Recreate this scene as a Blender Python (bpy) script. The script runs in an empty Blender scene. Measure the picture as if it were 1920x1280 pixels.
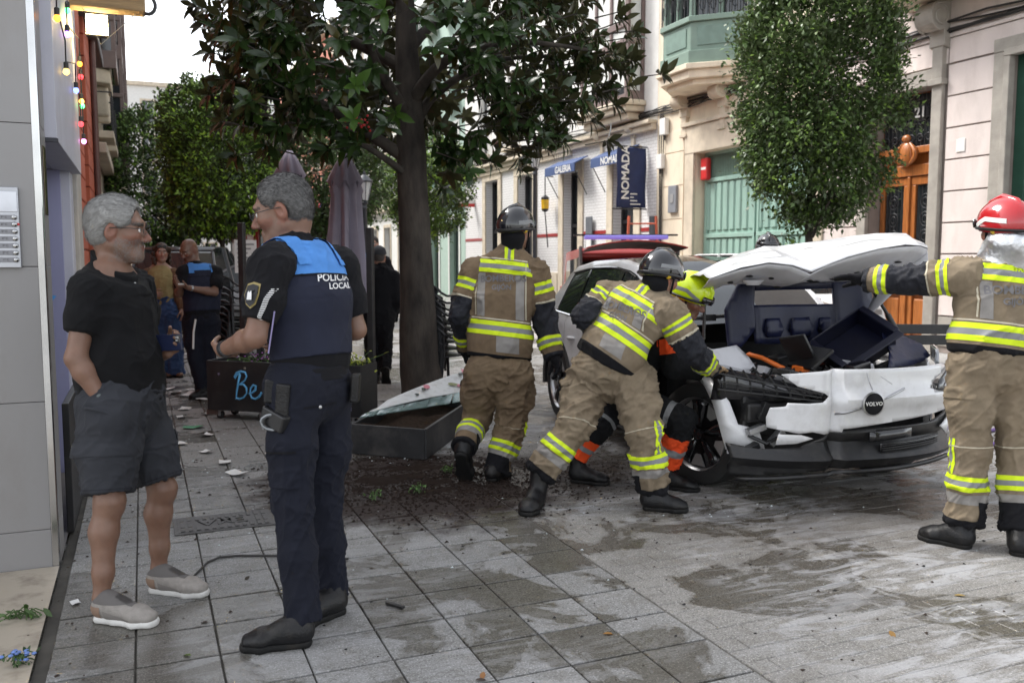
import bpy, bmesh, math, random
import numpy as np
from mathutils import Vector, Matrix
from mathutils.bvhtree import BVHTree

SC = bpy.context.scene
COL = SC.collection
R = math.radians
rnd = random.Random(7)
rng = np.random.default_rng(11)

# ------------------------------------------------------------------ camera
cam = bpy.data.cameras.new('camera')
cam.sensor_width = 36.0
cam.lens = 36.0 * 1655.0 / 1920.0
cam.clip_start = 0.05
cam.clip_end = 600.0
cam.dof.use_dof = True
cam.dof.focus_distance = 4.6
cam.dof.aperture_fstop = 4.0
cam_ob = bpy.data.objects.new('camera', cam)
COL.objects.link(cam_ob)
YAW, PITCH = R(22.694), R(5.2475)
cam_ob.location = (0, 0, 1.5)
cam_ob.rotation_euler = (math.pi / 2 - PITCH, 0, -YAW)
SC.camera = cam_ob

# ------------------------------------------------------------------ sky, sun, exposure (bright overcast)
SUN_EL, SUN_AZ = R(52), R(-44)          # azimuth measured clockwise from +Y
wd = bpy.data.worlds.new('World')
SC.world = wd
wd.use_nodes = True
wn, wl = wd.node_tree.nodes, wd.node_tree.links
sky = wn.new('ShaderNodeTexSky')
sky.sky_type = 'NISHITA'
sky.sun_disc = False
sky.sun_elevation = SUN_EL
sky.sun_rotation = SUN_AZ
sky.dust_density = 1.6
sky.air_density = 1.0
hs = wn.new('ShaderNodeHueSaturation')
hs.inputs['Saturation'].default_value = 0.22
wl.new(sky.outputs[0], hs.inputs['Color'])
wl.new(hs.outputs[0], wn['Background'].inputs['Color'])
wn['Background'].inputs['Strength'].default_value = 0.13
sun = bpy.data.lights.new('sun', 'SUN')
sun.energy = 1.5
sun.angle = R(22)
sun.color = (1.0, 0.97, 0.92)
sun_ob = bpy.data.objects.new('sun', sun)
COL.objects.link(sun_ob)
sdir = Vector((math.sin(SUN_AZ) * math.cos(SUN_EL), math.cos(SUN_AZ) * math.cos(SUN_EL), math.sin(SUN_EL)))
sun_ob.rotation_euler = (-sdir).to_track_quat('-Z', 'Y').to_euler()
sun_ob.location = (0, 0, 30)
SC.view_settings.view_transform = 'Standard'
SC.view_settings.look = 'None'
SC.view_settings.gamma = 1.0
SC.view_settings.exposure = 1.68
SC.cycles.use_denoising = True
SC.cycles.max_bounces = 6
SC.cycles.transparent_max_bounces = 8

# ------------------------------------------------------------------ materials
MATS = {}
def M(name, col, rough=0.6, metal=0.0, var=0.12, vs=6.0, bump=0.0, bs=60.0, coat=0.0, spec=0.5, trans=0.0, emit=None, es=0.0, stretch=None, alpha=1.0, sheen=0.0, dirt=None, ds=3.0, damt=0.45):
    if name in MATS: return MATS[name]
    m = bpy.data.materials.new(name); m.use_nodes = True
    n, l = m.node_tree.nodes, m.node_tree.links
    b = n['Principled BSDF']
    b.inputs['Roughness'].default_value = rough
    b.inputs['Metallic'].default_value = metal
    b.inputs['Specular IOR Level'].default_value = spec
    b.inputs['Coat Weight'].default_value = coat
    b.inputs['Coat Roughness'].default_value = 0.06
    b.inputs['Transmission Weight'].default_value = trans
    b.inputs['Alpha'].default_value = alpha
    b.inputs['Sheen Weight'].default_value = sheen
    if emit:
        b.inputs['Emission Color'].default_value = (*emit, 1); b.inputs['Emission Strength'].default_value = es
    tc = n.new('ShaderNodeTexCoord'); src = tc.outputs['Object']
    if stretch:
        mp = n.new('ShaderNodeMapping'); mp.inputs['Scale'].default_value = stretch
        l.new(src, mp.inputs[0]); src = mp.outputs[0]
    no = n.new('ShaderNodeTexNoise'); no.inputs['Scale'].default_value = vs; no.inputs['Detail'].default_value = 6.0
    l.new(src, no.inputs['Vector'])
    mx = n.new('ShaderNodeMix'); mx.data_type = 'RGBA'
    c = np.array(col)
    mx.inputs[6].default_value = (*np.clip(c * (1 - var), 0, 1), 1)
    mx.inputs[7].default_value = (*np.clip(c * (1 + var), 0, 1), 1)
    rp = n.new('ShaderNodeMapRange'); rp.inputs['From Min'].default_value = 0.3; rp.inputs['From Max'].default_value = 0.7
    l.new(no.outputs[0], rp.inputs['Value']); l.new(rp.outputs[0], mx.inputs[0])
    out = mx.outputs[2]
    if dirt:
        n2 = n.new('ShaderNodeTexNoise'); n2.inputs['Scale'].default_value = ds; n2.inputs['Detail'].default_value = 8.0; n2.inputs['Roughness'].default_value = 0.65
        l.new(src, n2.inputs['Vector'])
        r2 = n.new('ShaderNodeMapRange'); r2.inputs['From Min'].default_value = 0.48; r2.inputs['From Max'].default_value = 0.72; r2.inputs['To Max'].default_value = damt
        l.new(n2.outputs[0], r2.inputs['Value'])
        m2 = n.new('ShaderNodeMix'); m2.data_type = 'RGBA'; m2.inputs[7].default_value = (*dirt, 1)
        l.new(r2.outputs[0], m2.inputs[0]); l.new(out, m2.inputs[6]); out = m2.outputs[2]
    l.new(out, b.inputs['Base Color'])
    if bump:
        nb = n.new('ShaderNodeTexNoise'); nb.inputs['Scale'].default_value = bs; nb.inputs['Detail'].default_value = 5.0
        l.new(src, nb.inputs['Vector'])
        bp = n.new('ShaderNodeBump'); bp.inputs['Strength'].default_value = bump; bp.inputs['Distance'].default_value = 0.01
        l.new(nb.outputs[0], bp.inputs['Height']); l.new(bp.outputs[0], b.inputs['Normal'])
    MATS[name] = m
    return m

# ------------------------------------------------------------------ object helpers
def root(name, label=None, cat=None, loc=(0, 0, 0), rz=0.0, group=None, kind=None):
    o = bpy.data.objects.new(name, None); COL.objects.link(o)
    o.location = loc; o.rotation_euler = (0, 0, rz); o.empty_display_size = 0.1
    tag(o, label, cat, group, kind); return o
def tag(o, label=None, cat=None, group=None, kind=None):
    if label: o['label'] = label
    if cat: o['category'] = cat
    if group: o['group'] = group
    if kind: o['kind'] = kind
    return o
WORLD = set()
def inv_of(p):
    # keeps meshes given in world coordinates in place below a placed root; parts already sit at the identity
    if p.name in WORLD: return Matrix.Identity(4)
    return (Matrix.Translation(p.location) @ p.rotation_euler.to_matrix().to_4x4()).inverted()
def link(name, me, mat=None, parent=None, world=True):
    o = bpy.data.objects.new(name, me); COL.objects.link(o)
    if mat is not None:
        for q in (mat if isinstance(mat, (list, tuple)) else [mat]): me.materials.append(q)
    if parent is not None:
        o.parent = parent
        if world: o.matrix_parent_inverse = inv_of(parent)
    if world: WORLD.add(o.name)
    return o
def mesh_from(name, V, Fc, smooth=False, sharp=None):
    me = bpy.data.meshes.new(name)
    me.from_pydata([tuple(map(float, v)) for v in V] if not isinstance(V, np.ndarray) else V.tolist(), [], Fc if not isinstance(Fc, np.ndarray) else Fc.tolist())
    if smooth:
        me.polygons.foreach_set('use_smooth', [True] * len(me.polygons))
        if sharp: me.set_sharp_from_angle(angle=R(sharp))
    me.update(); return me
def copy_tree(o, parent=None):
    c = o.copy(); COL.objects.link(c); c.parent = parent
    for ch in list(o.children): copy_tree(ch, c)
    return c

class MB:
    def __init__(s): s.v = []; s.f = []
    def add(s, V, Fc):
        k = len(s.v); s.v += [tuple(map(float, q)) for q in V]; s.f += [tuple(i + k for i in f) for f in Fc]; return s
    def box(s, x0, x1, y0, y1, z0, z1):
        return s.add([(x0,y0,z0),(x1,y0,z0),(x1,y1,z0),(x0,y1,z0),(x0,y0,z1),(x1,y0,z1),(x1,y1,z1),(x0,y1,z1)],
                     [(0,3,2,1),(4,5,6,7),(0,1,5,4),(1,2,6,5),(2,3,7,6),(3,0,4,7)])
    def obox(s, c, half, mat3):
        V = [Vector(c) + mat3 @ Vector((sx*half[0], sy*half[1], sz*half[2])) for sz in (-1,1) for sx,sy in ((-1,-1),(1,-1),(1,1),(-1,1))]
        return s.add(V, [(0,3,2,1),(4,5,6,7),(0,1,5,4),(1,2,6,5),(2,3,7,6),(3,0,4,7)])
    def tube(s, pts, rad, n=8, caps=True):
        pts = [Vector(p) for p in pts]; m = len(pts)
        if not isinstance(rad, (list, tuple)): rad = [rad] * m
        V = []; prev = None
        for i, p in enumerate(pts):
            d = (pts[min(i+1, m-1)] - pts[max(i-1, 0)]).normalized()
            if prev is None:
                a = d.orthogonal().normalized()
            else:
                a = (prev - d * prev.dot(d)); a = a.normalized() if a.length > 1e-6 else d.orthogonal().normalized()
            prev = a; b = d.cross(a)
            for k in range(n):
                t = 2*math.pi*k/n; V.append(p + (a*math.cos(t) + b*math.sin(t)) * rad[i])
        Fc = []
        for i in range(m-1):
            for k in range(n):
                Fc.append((i*n+k, i*n+(k+1)%n, (i+1)*n+(k+1)%n, (i+1)*n+k))
        if caps: Fc.append(tuple(range(n-1, -1, -1))); Fc.append(tuple((m-1)*n+k for k in range(n)))
        return s.add(V, Fc)
    def lathe(s, prof, c=(0,0,0), n=20, axis='z', mat3=None, caps=True):
        V = []; m = len(prof)
        for r, z in prof:
            for k in range(n):
                t = 2*math.pi*k/n
                q = Vector((r*math.cos(t), r*math.sin(t), z))
                if axis == 'y': q = Vector((q.x, q.z, q.y))
                if axis == 'x': q = Vector((q.z, q.x, q.y))
                if mat3 is not None: q = mat3 @ q
                V.append(q + Vector(c))
        Fc = [(i*n+k, i*n+(k+1)%n, (i+1)*n+(k+1)%n, (i+1)*n+k) for i in range(m-1) for k in range(n)]
        if caps: Fc.append(tuple(range(n-1,-1,-1))); Fc.append(tuple((m-1)*n+k for k in range(n)))
        return s.add(V, Fc)
    def prism(s, poly, fn, d0, d1):
        # poly: list of (a,b); fn(a,b,d) -> xyz
        n = len(poly)
        V = [fn(a, b, d0) for a, b in poly] + [fn(a, b, d1) for a, b in poly]
        return s.add(V, [tuple(range(n-1,-1,-1)), tuple(range(n, 2*n))] + [(i, (i+1)%n, n+(i+1)%n, n+i) for i in range(n)])
    def grid(s, rows, thick=None):
        m, n = len(rows), len(rows[0])
        return s.add([p for r in rows for p in r], [(i*n+j, i*n+j+1, (i+1)*n+j+1, (i+1)*n+j) for i in range(m-1) for j in range(n-1)])
    def sphere(s, c, r, n=10, m=7):
        r = r if isinstance(r, (tuple, list)) else (r, r, r)
        V = [(c[0], c[1], c[2]-r[2])]
        for i in range(1, m):
            a = -math.pi/2 + math.pi*i/m
            for k in range(n):
                t = 2*math.pi*k/n; V.append((c[0]+r[0]*math.cos(a)*math.cos(t), c[1]+r[1]*math.cos(a)*math.sin(t), c[2]+r[2]*math.sin(a)))
        V.append((c[0], c[1], c[2]+r[2])); L = len(V)-1
        Fc = [(0, 1+(k+1)%n, 1+k) for k in range(n)]
        Fc += [(1+(i)*n+k, 1+i*n+(k+1)%n, 1+(i+1)*n+(k+1)%n, 1+(i+1)*n+k) for i in range(m-2) for k in range(n)]
        Fc += [(1+(m-2)*n+k, 1+(m-2)*n+(k+1)%n, L) for k in range(n)]
        return s.add(V, Fc)
    def build(s, name, mat, parent=None, world=True, smooth=None, bevel=0.0, seg=2, solid=0.0, fix=True):
        me = mesh_from(name, s.v, s.f)
        if fix:
            bm = bmesh.new(); bm.from_mesh(me); bmesh.ops.recalc_face_normals(bm, faces=bm.faces); bm.to_mesh(me); bm.free()
        if smooth:
            me.polygons.foreach_set('use_smooth', [True]*len(me.polygons)); me.set_sharp_from_angle(angle=R(smooth))
        o = link(name, me, mat, parent, world)
        if solid:
            md = o.modifiers.new('solid', 'SOLIDIFY'); md.thickness = solid; md.offset = -1
        if bevel:
            md = o.modifiers.new('bevel', 'BEVEL'); md.width = bevel; md.segments = seg; md.limit_method = 'ANGLE'; md.angle_limit = R(40)
        return o

def text_mesh(body, size, bold=0.0, extrude=0.002, align='CENTER', shear=0.0, space=1.0):
    cu = bpy.data.curves.new('txt', 'FONT'); cu.body = body; cu.size = size; cu.extrude = extrude; cu.offset = bold
    cu.align_x = align; cu.align_y = 'CENTER'; cu.shear = shear; cu.space_character = space; cu.resolution_u = 4
    o = bpy.data.objects.new('txt', cu); COL.objects.link(o)
    dg = bpy.context.evaluated_depsgraph_get()
    me = bpy.data.meshes.new_from_object(o.evaluated_get(dg))
    bpy.data.objects.remove(o); bpy.data.curves.remove(cu)
    return me
def text_at(name, body, size, origin, xdir, ydir, mat, parent, world=True, **k):
    me = text_mesh(body, size, **k)
    X, Y = Vector(xdir).normalized(), Vector(ydir).normalized(); Z = X.cross(Y)
    m3 = Matrix((X, Y, Z)).transposed().to_4x4()
    me.transform(Matrix.Translation(Vector(origin)) @ m3)
    me.name = name
    return link(name, me, mat, parent, world)
# ------------------------------------------------------------------ implicit-surface kit for bodies and clothing
def V3(*a): return np.array(a[0] if len(a) == 1 else a, float)
def nrm(v): v = np.asarray(v, float); return v / (np.linalg.norm(v) + 1e-12)
_LAT = np.random.default_rng(3).random((32, 32, 32))
def noise3(P):
    P = np.asarray(P); i = np.floor(P).astype(int); f = P - i; f = f*f*(3-2*f)
    i0 = i % 32; i1 = (i+1) % 32
    x0, y0, z0 = i0.T; x1, y1, z1 = i1.T; fx, fy, fz = f.T
    L = _LAT
    c0 = (L[x0,y0,z0]*(1-fx)+L[x1,y0,z0]*fx)*(1-fy)+(L[x0,y1,z0]*(1-fx)+L[x1,y1,z0]*fx)*fy
    c1 = (L[x0,y0,z1]*(1-fx)+L[x1,y0,z1]*fx)*(1-fy)+(L[x0,y1,z1]*(1-fx)+L[x1,y1,z1]*fx)*fy
    return (c0*(1-fz)+c1*fz)*2-1
class Seg:
    def __init__(s, a, b, ra, rb, w=None, wa=None, wb=None, k=0.02, cuts=(), sub=False):
        s.a, s.b, s.ra, s.rb = V3(a), V3(b), ra, rb; s.k, s.cuts, s.sub = k, cuts, sub; s.w = None
        if w is not None:
            ax = nrm(s.b - s.a); w = V3(w); w = w - ax*(w@ax); s.w = nrm(w); s.wa, s.wb = wa, wb
        m = max(ra, rb, wa or 0, wb or 0)
        s.lo = np.minimum(s.a, s.b) - m; s.hi = np.maximum(s.a, s.b) + m
    def raw(s, P):
        ab = s.b - s.a; L2 = ab@ab + 1e-12
        t = np.clip((P - s.a)@ab / L2, 0, 1); v = P - s.a - t[..., None]*ab; r = s.ra + (s.rb-s.ra)*t
        if s.w is None: return np.sqrt((v*v).sum(-1)) - r, t
        rw = s.wa + (s.wb-s.wa)*t; vw = v@s.w; v2 = np.maximum((v*v).sum(-1) - vw*vw, 0)
        return (np.sqrt(vw*vw/rw**2 + v2/r**2) - 1)*np.minimum(r, rw), t
    def __call__(s, P):
        d = s.raw(P)[0]
        for c in s.cuts: d = np.maximum(d, (P - V3(c[0]))@nrm(c[1]))
        return d
class Ell:
    def __init__(s, c, r, rot=None, k=0.02, cuts=(), sub=False):
        s.c, s.r = V3(c), V3(r); s.rot = np.eye(3) if rot is None else np.asarray(rot); s.k, s.cuts, s.sub = k, cuts, sub
        m = max(r); s.lo = s.c - m; s.hi = s.c + m
    def __call__(s, P):
        q = (P - s.c)@s.rot / s.r; n = np.sqrt((q*q).sum(-1)); g = np.sqrt((q*q/s.r**2).sum(-1)) + 1e-9
        d = n*(n-1)/g*1.0 if True else n
        d = np.where(n < 1e-4, -min(s.r), d)
        for c in s.cuts: d = np.maximum(d, (P - V3(c[0]))@nrm(c[1]))
        return d
def chain(pts, r, w=None, rw=None, k=0.02, cuts=(), ws=None):
    out = []
    for i in range(len(pts)-1):
        wi = ws[i] if ws is not None else w
        out.append(Seg(pts[i], pts[i+1], r[i], r[i+1], wi, rw[i] if rw else None, rw[i+1] if rw else None, k, cuts))
    return out
def mesh_sdf(prims, h, cuts=()):
    lo = np.min([p.lo for p in prims if not p.sub], 0) - 3*h; hi = np.max([p.hi for p in prims if not p.sub], 0) + 3*h
    n = np.ceil((hi-lo)/h).astype(int) + 1
    D = np.full(n, 1.0, np.float64)
    ax = [lo[i] + h*np.arange(n[i]) for i in range(3)]
    for p in prims:
        mg = p.k + 3*h
        a = np.clip(np.floor((p.lo-mg-lo)/h).astype(int), 0, n-1); b = np.clip(np.ceil((p.hi+mg-lo)/h).astype(int)+1, 1, n)
        if np.any(b <= a): continue
        sl = tuple(slice(a[i], b[i]) for i in range(3))
        G = np.stack(np.meshgrid(ax[0][sl[0]], ax[1][sl[1]], ax[2][sl[2]], indexing='ij'), -1)
        d = p(G); e = D[sl]
        if p.sub:
            q = -d; hh = np.maximum(p.k-np.abs(e-q), 0)/p.k; D[sl] = np.maximum(e, q) + hh*hh*p.k/4
        else:
            hh = np.maximum(p.k-np.abs(e-d), 0)/p.k; D[sl] = np.minimum(e, d) - hh*hh*p.k/4
    for c in cuts:
        c0, nn = V3(c[0]), nrm(c[1])
        pl = (ax[0]-c0[0])[:,None,None]*nn[0] + (ax[1]-c0[1])[None,:,None]*nn[1] + (ax[2]-c0[2])[None,None,:]*nn[2]
        D = np.maximum(D, pl)
    return surface_nets(D, lo, h)
def surface_nets(D, lo, h):
    ins = D < 0
    c = [ins[a:D.shape[0]-1+a, b:D.shape[1]-1+b, e:D.shape[2]-1+e] for a in (0,1) for b in (0,1) for e in (0,1)]
    s = np.zeros(c[0].shape, np.int8)
    for q in c: s += q
    I, J, K = np.nonzero((s > 0) & (s < 8))
    idx = np.full(c[0].shape, -1, np.int64); idx[I,J,K] = np.arange(len(I))
    off = [(a,b,e) for a in (0,1) for b in (0,1) for e in (0,1)]
    val = np.stack([D[I+a, J+b, K+e] for a,b,e in off], 1)
    acc = np.zeros((len(I),3)); cnt = np.zeros(len(I))
    for p in range(8):
        for q in range(p+1, 8):
            dd = np.array(off[q]) - np.array(off[p])
            if np.abs(dd).sum() != 1: continue
            m = (val[:,p] < 0) != (val[:,q] < 0)
            t = val[m,p]/(val[m,p]-val[m,q]); acc[m] += np.array(off[p]) + t[:,None]*dd; cnt[m] += 1
    V = (np.stack([I,J,K],1) + acc/cnt[:,None])*h + lo
    Fs = []
    for ax in range(3):
        u, w = (ax+1)%3, (ax+2)%3
        n = D.shape
        sl0 = [slice(1, n[i]-1) for i in range(3)]; sl0[ax] = slice(0, n[ax]-1)
        sl1 = list(sl0); sl1[ax] = slice(1, n[ax])
        A, B = ins[tuple(sl0)], ins[tuple(sl1)]
        g = np.stack(np.nonzero(A != B), 1)
        flip = A[tuple(g.T)]
        base = g.copy()
        for i in range(3):
            if i != ax: base[:, i] += 1
        def cell(du, dw):
            q = base.copy(); q[:,u] -= du; q[:,w] -= dw; return idx[tuple(q.T)]
        q = np.stack([cell(1,1), cell(0,1), cell(0,0), cell(1,0)], 1)
        q[~flip] = q[~flip][:, ::-1]
        Fs.append(q)
    return V, np.concatenate(Fs)
def vnormals(V, Q):
    a, b, c, d = (V[Q[:,i]] for i in range(4))
    fn = np.cross(c-a, d-b); N = np.zeros_like(V)
    for i in range(4): np.add.at(N, Q[:,i], fn)
    return N/(np.linalg.norm(N, axis=1, keepdims=True)+1e-12)
def chain_param(P, chains):
    """nearest chain index and arc length along it, for every point"""
    bd = np.full(len(P), 9.0); bi = np.zeros(len(P), int); bs = np.zeros(len(P)); allS = []; bc = np.zeros_like(P)
    for ci, ch in enumerate(chains):
        L = 0.0; cd = np.full(len(P), 9.0); cs = np.zeros(len(P)); cc = np.zeros_like(P)
        for sg in ch:
            d, t = sg.raw(P); ln = np.linalg.norm(sg.b-sg.a); m = d < cd
            tt = (P[m]-sg.a)@(sg.b-sg.a)/(ln*ln+1e-12)
            cd[m] = d[m]; cs[m] = L + np.clip(tt, -0.5, 1.5)*ln; cc[m] = sg.a+np.clip(tt, 0, 1)[:,None]*(sg.b-sg.a); L += ln
        allS.append(cs)
        m = cd < bd; bd[m] = cd[m]; bi[m] = ci; bs[m] = cs[m]; bc[m] = cc[m]
    chain_param.axis = bc
    return bi, bs, allS
def clip_faces(V, Q, fields, off=0.0, N=None):
    """keep the part of a mesh where every (field, lo, hi) is inside; exact cut lines; offset along normals"""
    VV = V if N is None else V + N*off
    vals = [(f-lo, hi-f) for f, lo, hi in fields]
    A = np.stack([x for pr in vals for x in pr], 1)
    fa = A[Q]                                   # (F,4,K)
    keep_all = (fa >= 0).all((1,2)); cand = ~keep_all & ~((fa < 0).all(1).any(1))
    outV = [VV]; n0 = len(VV); outF = [tuple(q) for q in Q[keep_all]]
    extra = []; cache = {}
    def ipt(i, j, t):
        key = (min(i,j), max(i,j), round(t if i < j else 1-t, 5))
        if key not in cache:
            cache[key] = n0 + len(extra); extra.append(None)
        return cache[key]
    for q in Q[cand]:
        poly = [(VV[i], A[i]) for i in q]
        for k in range(A.shape[1]):
            if not poly: break
            new = []
            for (p, a), (p2, a2) in zip(poly, poly[1:]+poly[:1]):
                if a[k] >= 0: new.append((p, a))
                if (a[k] >= 0) != (a2[k] >= 0):
                    t = a[k]/(a[k]-a2[k]); new.append((p+(p2-p)*t, a+(a2-a)*t))
            poly = new
        if len(poly) >= 3:
            b = n0 + len(extra); extra += [p for p, a in poly]; outF.append(tuple(range(b, b+len(poly))))
    W = np.concatenate([VV, np.array(extra)]) if extra else VV
    used = sorted({i for f in outF for i in f}); mp = {o: i for i, o in enumerate(used)}
    if not used: return None
    return W[used], [tuple(mp[i] for i in f) for f in outF]
def add_mesh(name, V, Fc, mat, parent, col=None, weld=False, sub=0):
    me = mesh_from(name, V, Fc, smooth=True)
    if weld:
        bm = bmesh.new(); bm.from_mesh(me); bmesh.ops.remove_doubles(bm, verts=bm.verts, dist=0.0004); bm.to_mesh(me); bm.free()
        me.polygons.foreach_set('use_smooth', [True]*len(me.polygons))
    if col is not None:
        a = me.color_attributes.new('tint', 'FLOAT_COLOR', 'POINT')
        a.data.foreach_set('color', np.concatenate([col, np.ones((len(col),1))], 1).ravel())
    return link(name, me, mat, parent)
# ------------------------------------------------------------------ ground
def ground_mat(name, base, soap=0.0, obj_var=0.12, rough=0.75, wetvar=0.17):
    m = bpy.data.materials.new(name); m.use_nodes = True
    n, l = m.node_tree.nodes, m.node_tree.links; b = n['Principled BSDF']
    geo = n.new('ShaderNodeNewGeometry'); P = geo.outputs['Position']
    def noise(sc, det=6, ro=0.55, off=0.0, dist=0.0, st=None):
        mp = n.new('ShaderNodeMapping'); mp.inputs['Location'].default_value = (off, off*0.7, 0)
        if st: mp.inputs['Scale'].default_value = st; mp.inputs['Rotation'].default_value = (0, 0, 0.5)
        l.new(P, mp.inputs[0]); q = n.new('ShaderNodeTexNoise'); q.inputs['Scale'].default_value = sc
        q.inputs['Detail'].default_value = det; q.inputs['Roughness'].default_value = ro; q.inputs['Distortion'].default_value = dist
        l.new(mp.outputs[0], q.inputs['Vector']); return q.outputs[0]
    def rng_(v, a, b_, c=0.0, d=1.0):
        q = n.new('ShaderNodeMapRange'); q.inputs['From Min'].default_value = a; q.inputs['From Max'].default_value = b_
        q.inputs['To Min'].default_value = c; q.inputs['To Max'].default_value = d; l.new(v, q.inputs['Value']); return q.outputs[0]
    def math_(op, a, b_):
        q = n.new('ShaderNodeMath'); q.operation = op; q.use_clamp = False
        for i, x in enumerate((a, b_)):
            if isinstance(x, (int, float)): q.inputs[i].default_value = x
            else: l.new(x, q.inputs[i])
        return q.outputs[0]
    def mix(f, a, c, blend='MIX'):
        q = n.new('ShaderNodeMix'); q.data_type = 'RGBA'; q.blend_type = blend
        if isinstance(f, (int, float)): q.inputs[0].default_value = f
        else: l.new(f, q.inputs[0])
        for i, x in ((6, a), (7, c)):
            if isinstance(x, tuple): q.inputs[i].default_value = (*x, 1)
            else: l.new(x, q.inputs[i])
        return q.outputs[2]
    def blob(cx, cy, sx, sy, r0, r1, amp=0.5, sc=3.0, off=0.0):
        mp = n.new('ShaderNodeMapping'); mp.inputs['Location'].default_value = (-cx/sx, -cy/sy, 0); mp.inputs['Scale'].default_value = (1/sx, 1/sy, 0)
        l.new(P, mp.inputs[0]); ln = n.new('ShaderNodeVectorMath'); ln.operation = 'LENGTH'; l.new(mp.outputs[0], ln.inputs[0])
        d = math_('ADD', ln.outputs['Value'], math_('MULTIPLY', math_('SUBTRACT', noise(sc, 7, 0.65, off), 0.5), -amp*2))
        return rng_(d, r1, r0)
    oi = n.new('ShaderNodeObjectInfo')
    k = np.array(base)
    tone = rng_(noise(0.9, 5), 0.3, 0.7)
    c = mix(tone, tuple(k*0.82), tuple(k*1.15))
    c = mix(rng_(oi.outputs['Random'], 0, 1, 0, obj_var*2), c, tuple(k*0.6))
    fine = noise(125, 3, 0.7)                                   # granite speckle
    c = mix(rng_(fine, 0.52, 0.66, 0, 0.9), c, tuple(np.clip(k*2.1, 0, .8)))
    c = mix(rng_(noise(95, 3, 0.65, 5.0), 0.52, 0.66, 0, 0.8), c, tuple(k*0.3))
    c = mix(rng_(noise(34, 5, 0.7, 6.0), 0.45, 0.68, 0, 0.5), c, tuple(k*np.array((0.52, 0.50, 0.46))))
    c = mix(rng_(noise(5.5, 6, 0.7, 12.0), 0.52, 0.68, 0, 0.45), c, tuple(k*np.array((0.55, 0.50, 0.43))))
    # damp areas: darker and glossier
    wetv = math_('ADD', noise(1.25, 6, 0.62, 3.0, 0.6), math_('MULTIPLY', math_('SUBTRACT', oi.outputs['Random'], 0.5), wetvar))
    wet = rng_(wetv, 0.505, 0.535)
    c = mix(wet, c, (0.50, 0.475, 0.43), 'MULTIPLY')
    # pale dried foam residue
    if soap:
        so = rng_(noise(2.4, 10, 0.74, 9.0, 1.4, (0.9, 2.8, 1)), 0.48, 0.58)
        so = math_('MULTIPLY', so, rng_(noise(0.8, 3, 0.5, 1.0), 0.38, 0.55))
        c = mix(math_('MULTIPLY', so, soap), c, (0.41, 0.41, 0.42))
    # grime flecks
    c = mix(rng_(noise(14, 8, 0.75, 2.0), 0.60, 0.72, 0, 0.6), c, (0.035, 0.028, 0.022))
    # spilled potting soil smeared underfoot
    soil = blob(1.65, 5.65, 1.1, 1.0, 0.8, 1.15, 0.65, 3.2)
    soil2 = blob(2.6, 5.5, 1.4, 0.7, 0.5, 1.2, 0.8, 4.0, 4.0)
    soil3 = blob(3.7, 3.9, 1.3, 0.7, 0.3, 1.3, 0.9, 5.0, 8.0)
    c = mix(math_('MULTIPLY', soil, 0.9), c, (0.030, 0.020, 0.017))
    c = mix(math_('MULTIPLY', soil2, 0.8), c, (0.032, 0.024, 0.021))
    c = mix(math_('MULTIPLY', soil3, 0.55), c, (0.045, 0.034, 0.026))
    l.new(c, b.inputs['Base Color'])
    l.new(rng_(math_('MAXIMUM', soil, soil2), 0, 1, 0.42, 0.06), b.inputs['Specular IOR Level'])
    ro = rng_(wet, 0, 1, rough, 0.22)
    l.new(ro, b.inputs['Roughness'])
    bp = n.new('ShaderNodeBump'); bp.inputs['Strength'].default_value = 0.35; bp.inputs['Distance'].default_value = 0.004
    l.new(math_('ADD', noise(160, 4, 0.6), math_('MULTIPLY', noise(9, 4), 1.5)), bp.inputs['Height']); l.new(bp.outputs[0], b.inputs['Normal'])
    return m
mat_slab = ground_mat('granite_slab', (0.235, 0.232, 0.225), soap=0.3)
mat_brick = ground_mat('street_paver', (0.235, 0.226, 0.212), soap=0.8, obj_var=0.10, wetvar=0.035)
mat_ground = ground_mat('street_stone', (0.36, 0.355, 0.345), soap=0.3, obj_var=0.0)
mat_joint = M('joint_grit', (0.06, 0.055, 0.047), 0.9, var=0.35, vs=9)

def sheet(name, x0, x1, y0, y1, z, mat, kind='structure'):
    o = MB().add([(x0,y0,z),(x1,y0,z),(x1,y1,z),(x0,y1,z)], [(0,1,2,3)]).build(name, mat, fix=False)
    return tag(o, kind=kind)
sheet('ground', -220, 220, -120, 320, -0.034, mat_ground)
pav = sheet('pavement', -0.42, 2.03, 1.2, 15.0, -0.012, mat_joint)
road = sheet('road', 2.03, 9.0, 0.8, 12.5, -0.008, M('sandy_joint', (0.15, 0.14, 0.125), 0.9, var=0.4, vs=4))
sheet('street_surface', -0.42, 12.0, 15.0, 90, -0.008, mat_ground)
sheet('far_pavement', 9.0, 12.0, 0.8, 15.0, -0.004, mat_ground)
sheet('street_strip', 2.03, 9.0, 12.5, 15.0, -0.006, mat_ground)

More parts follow.
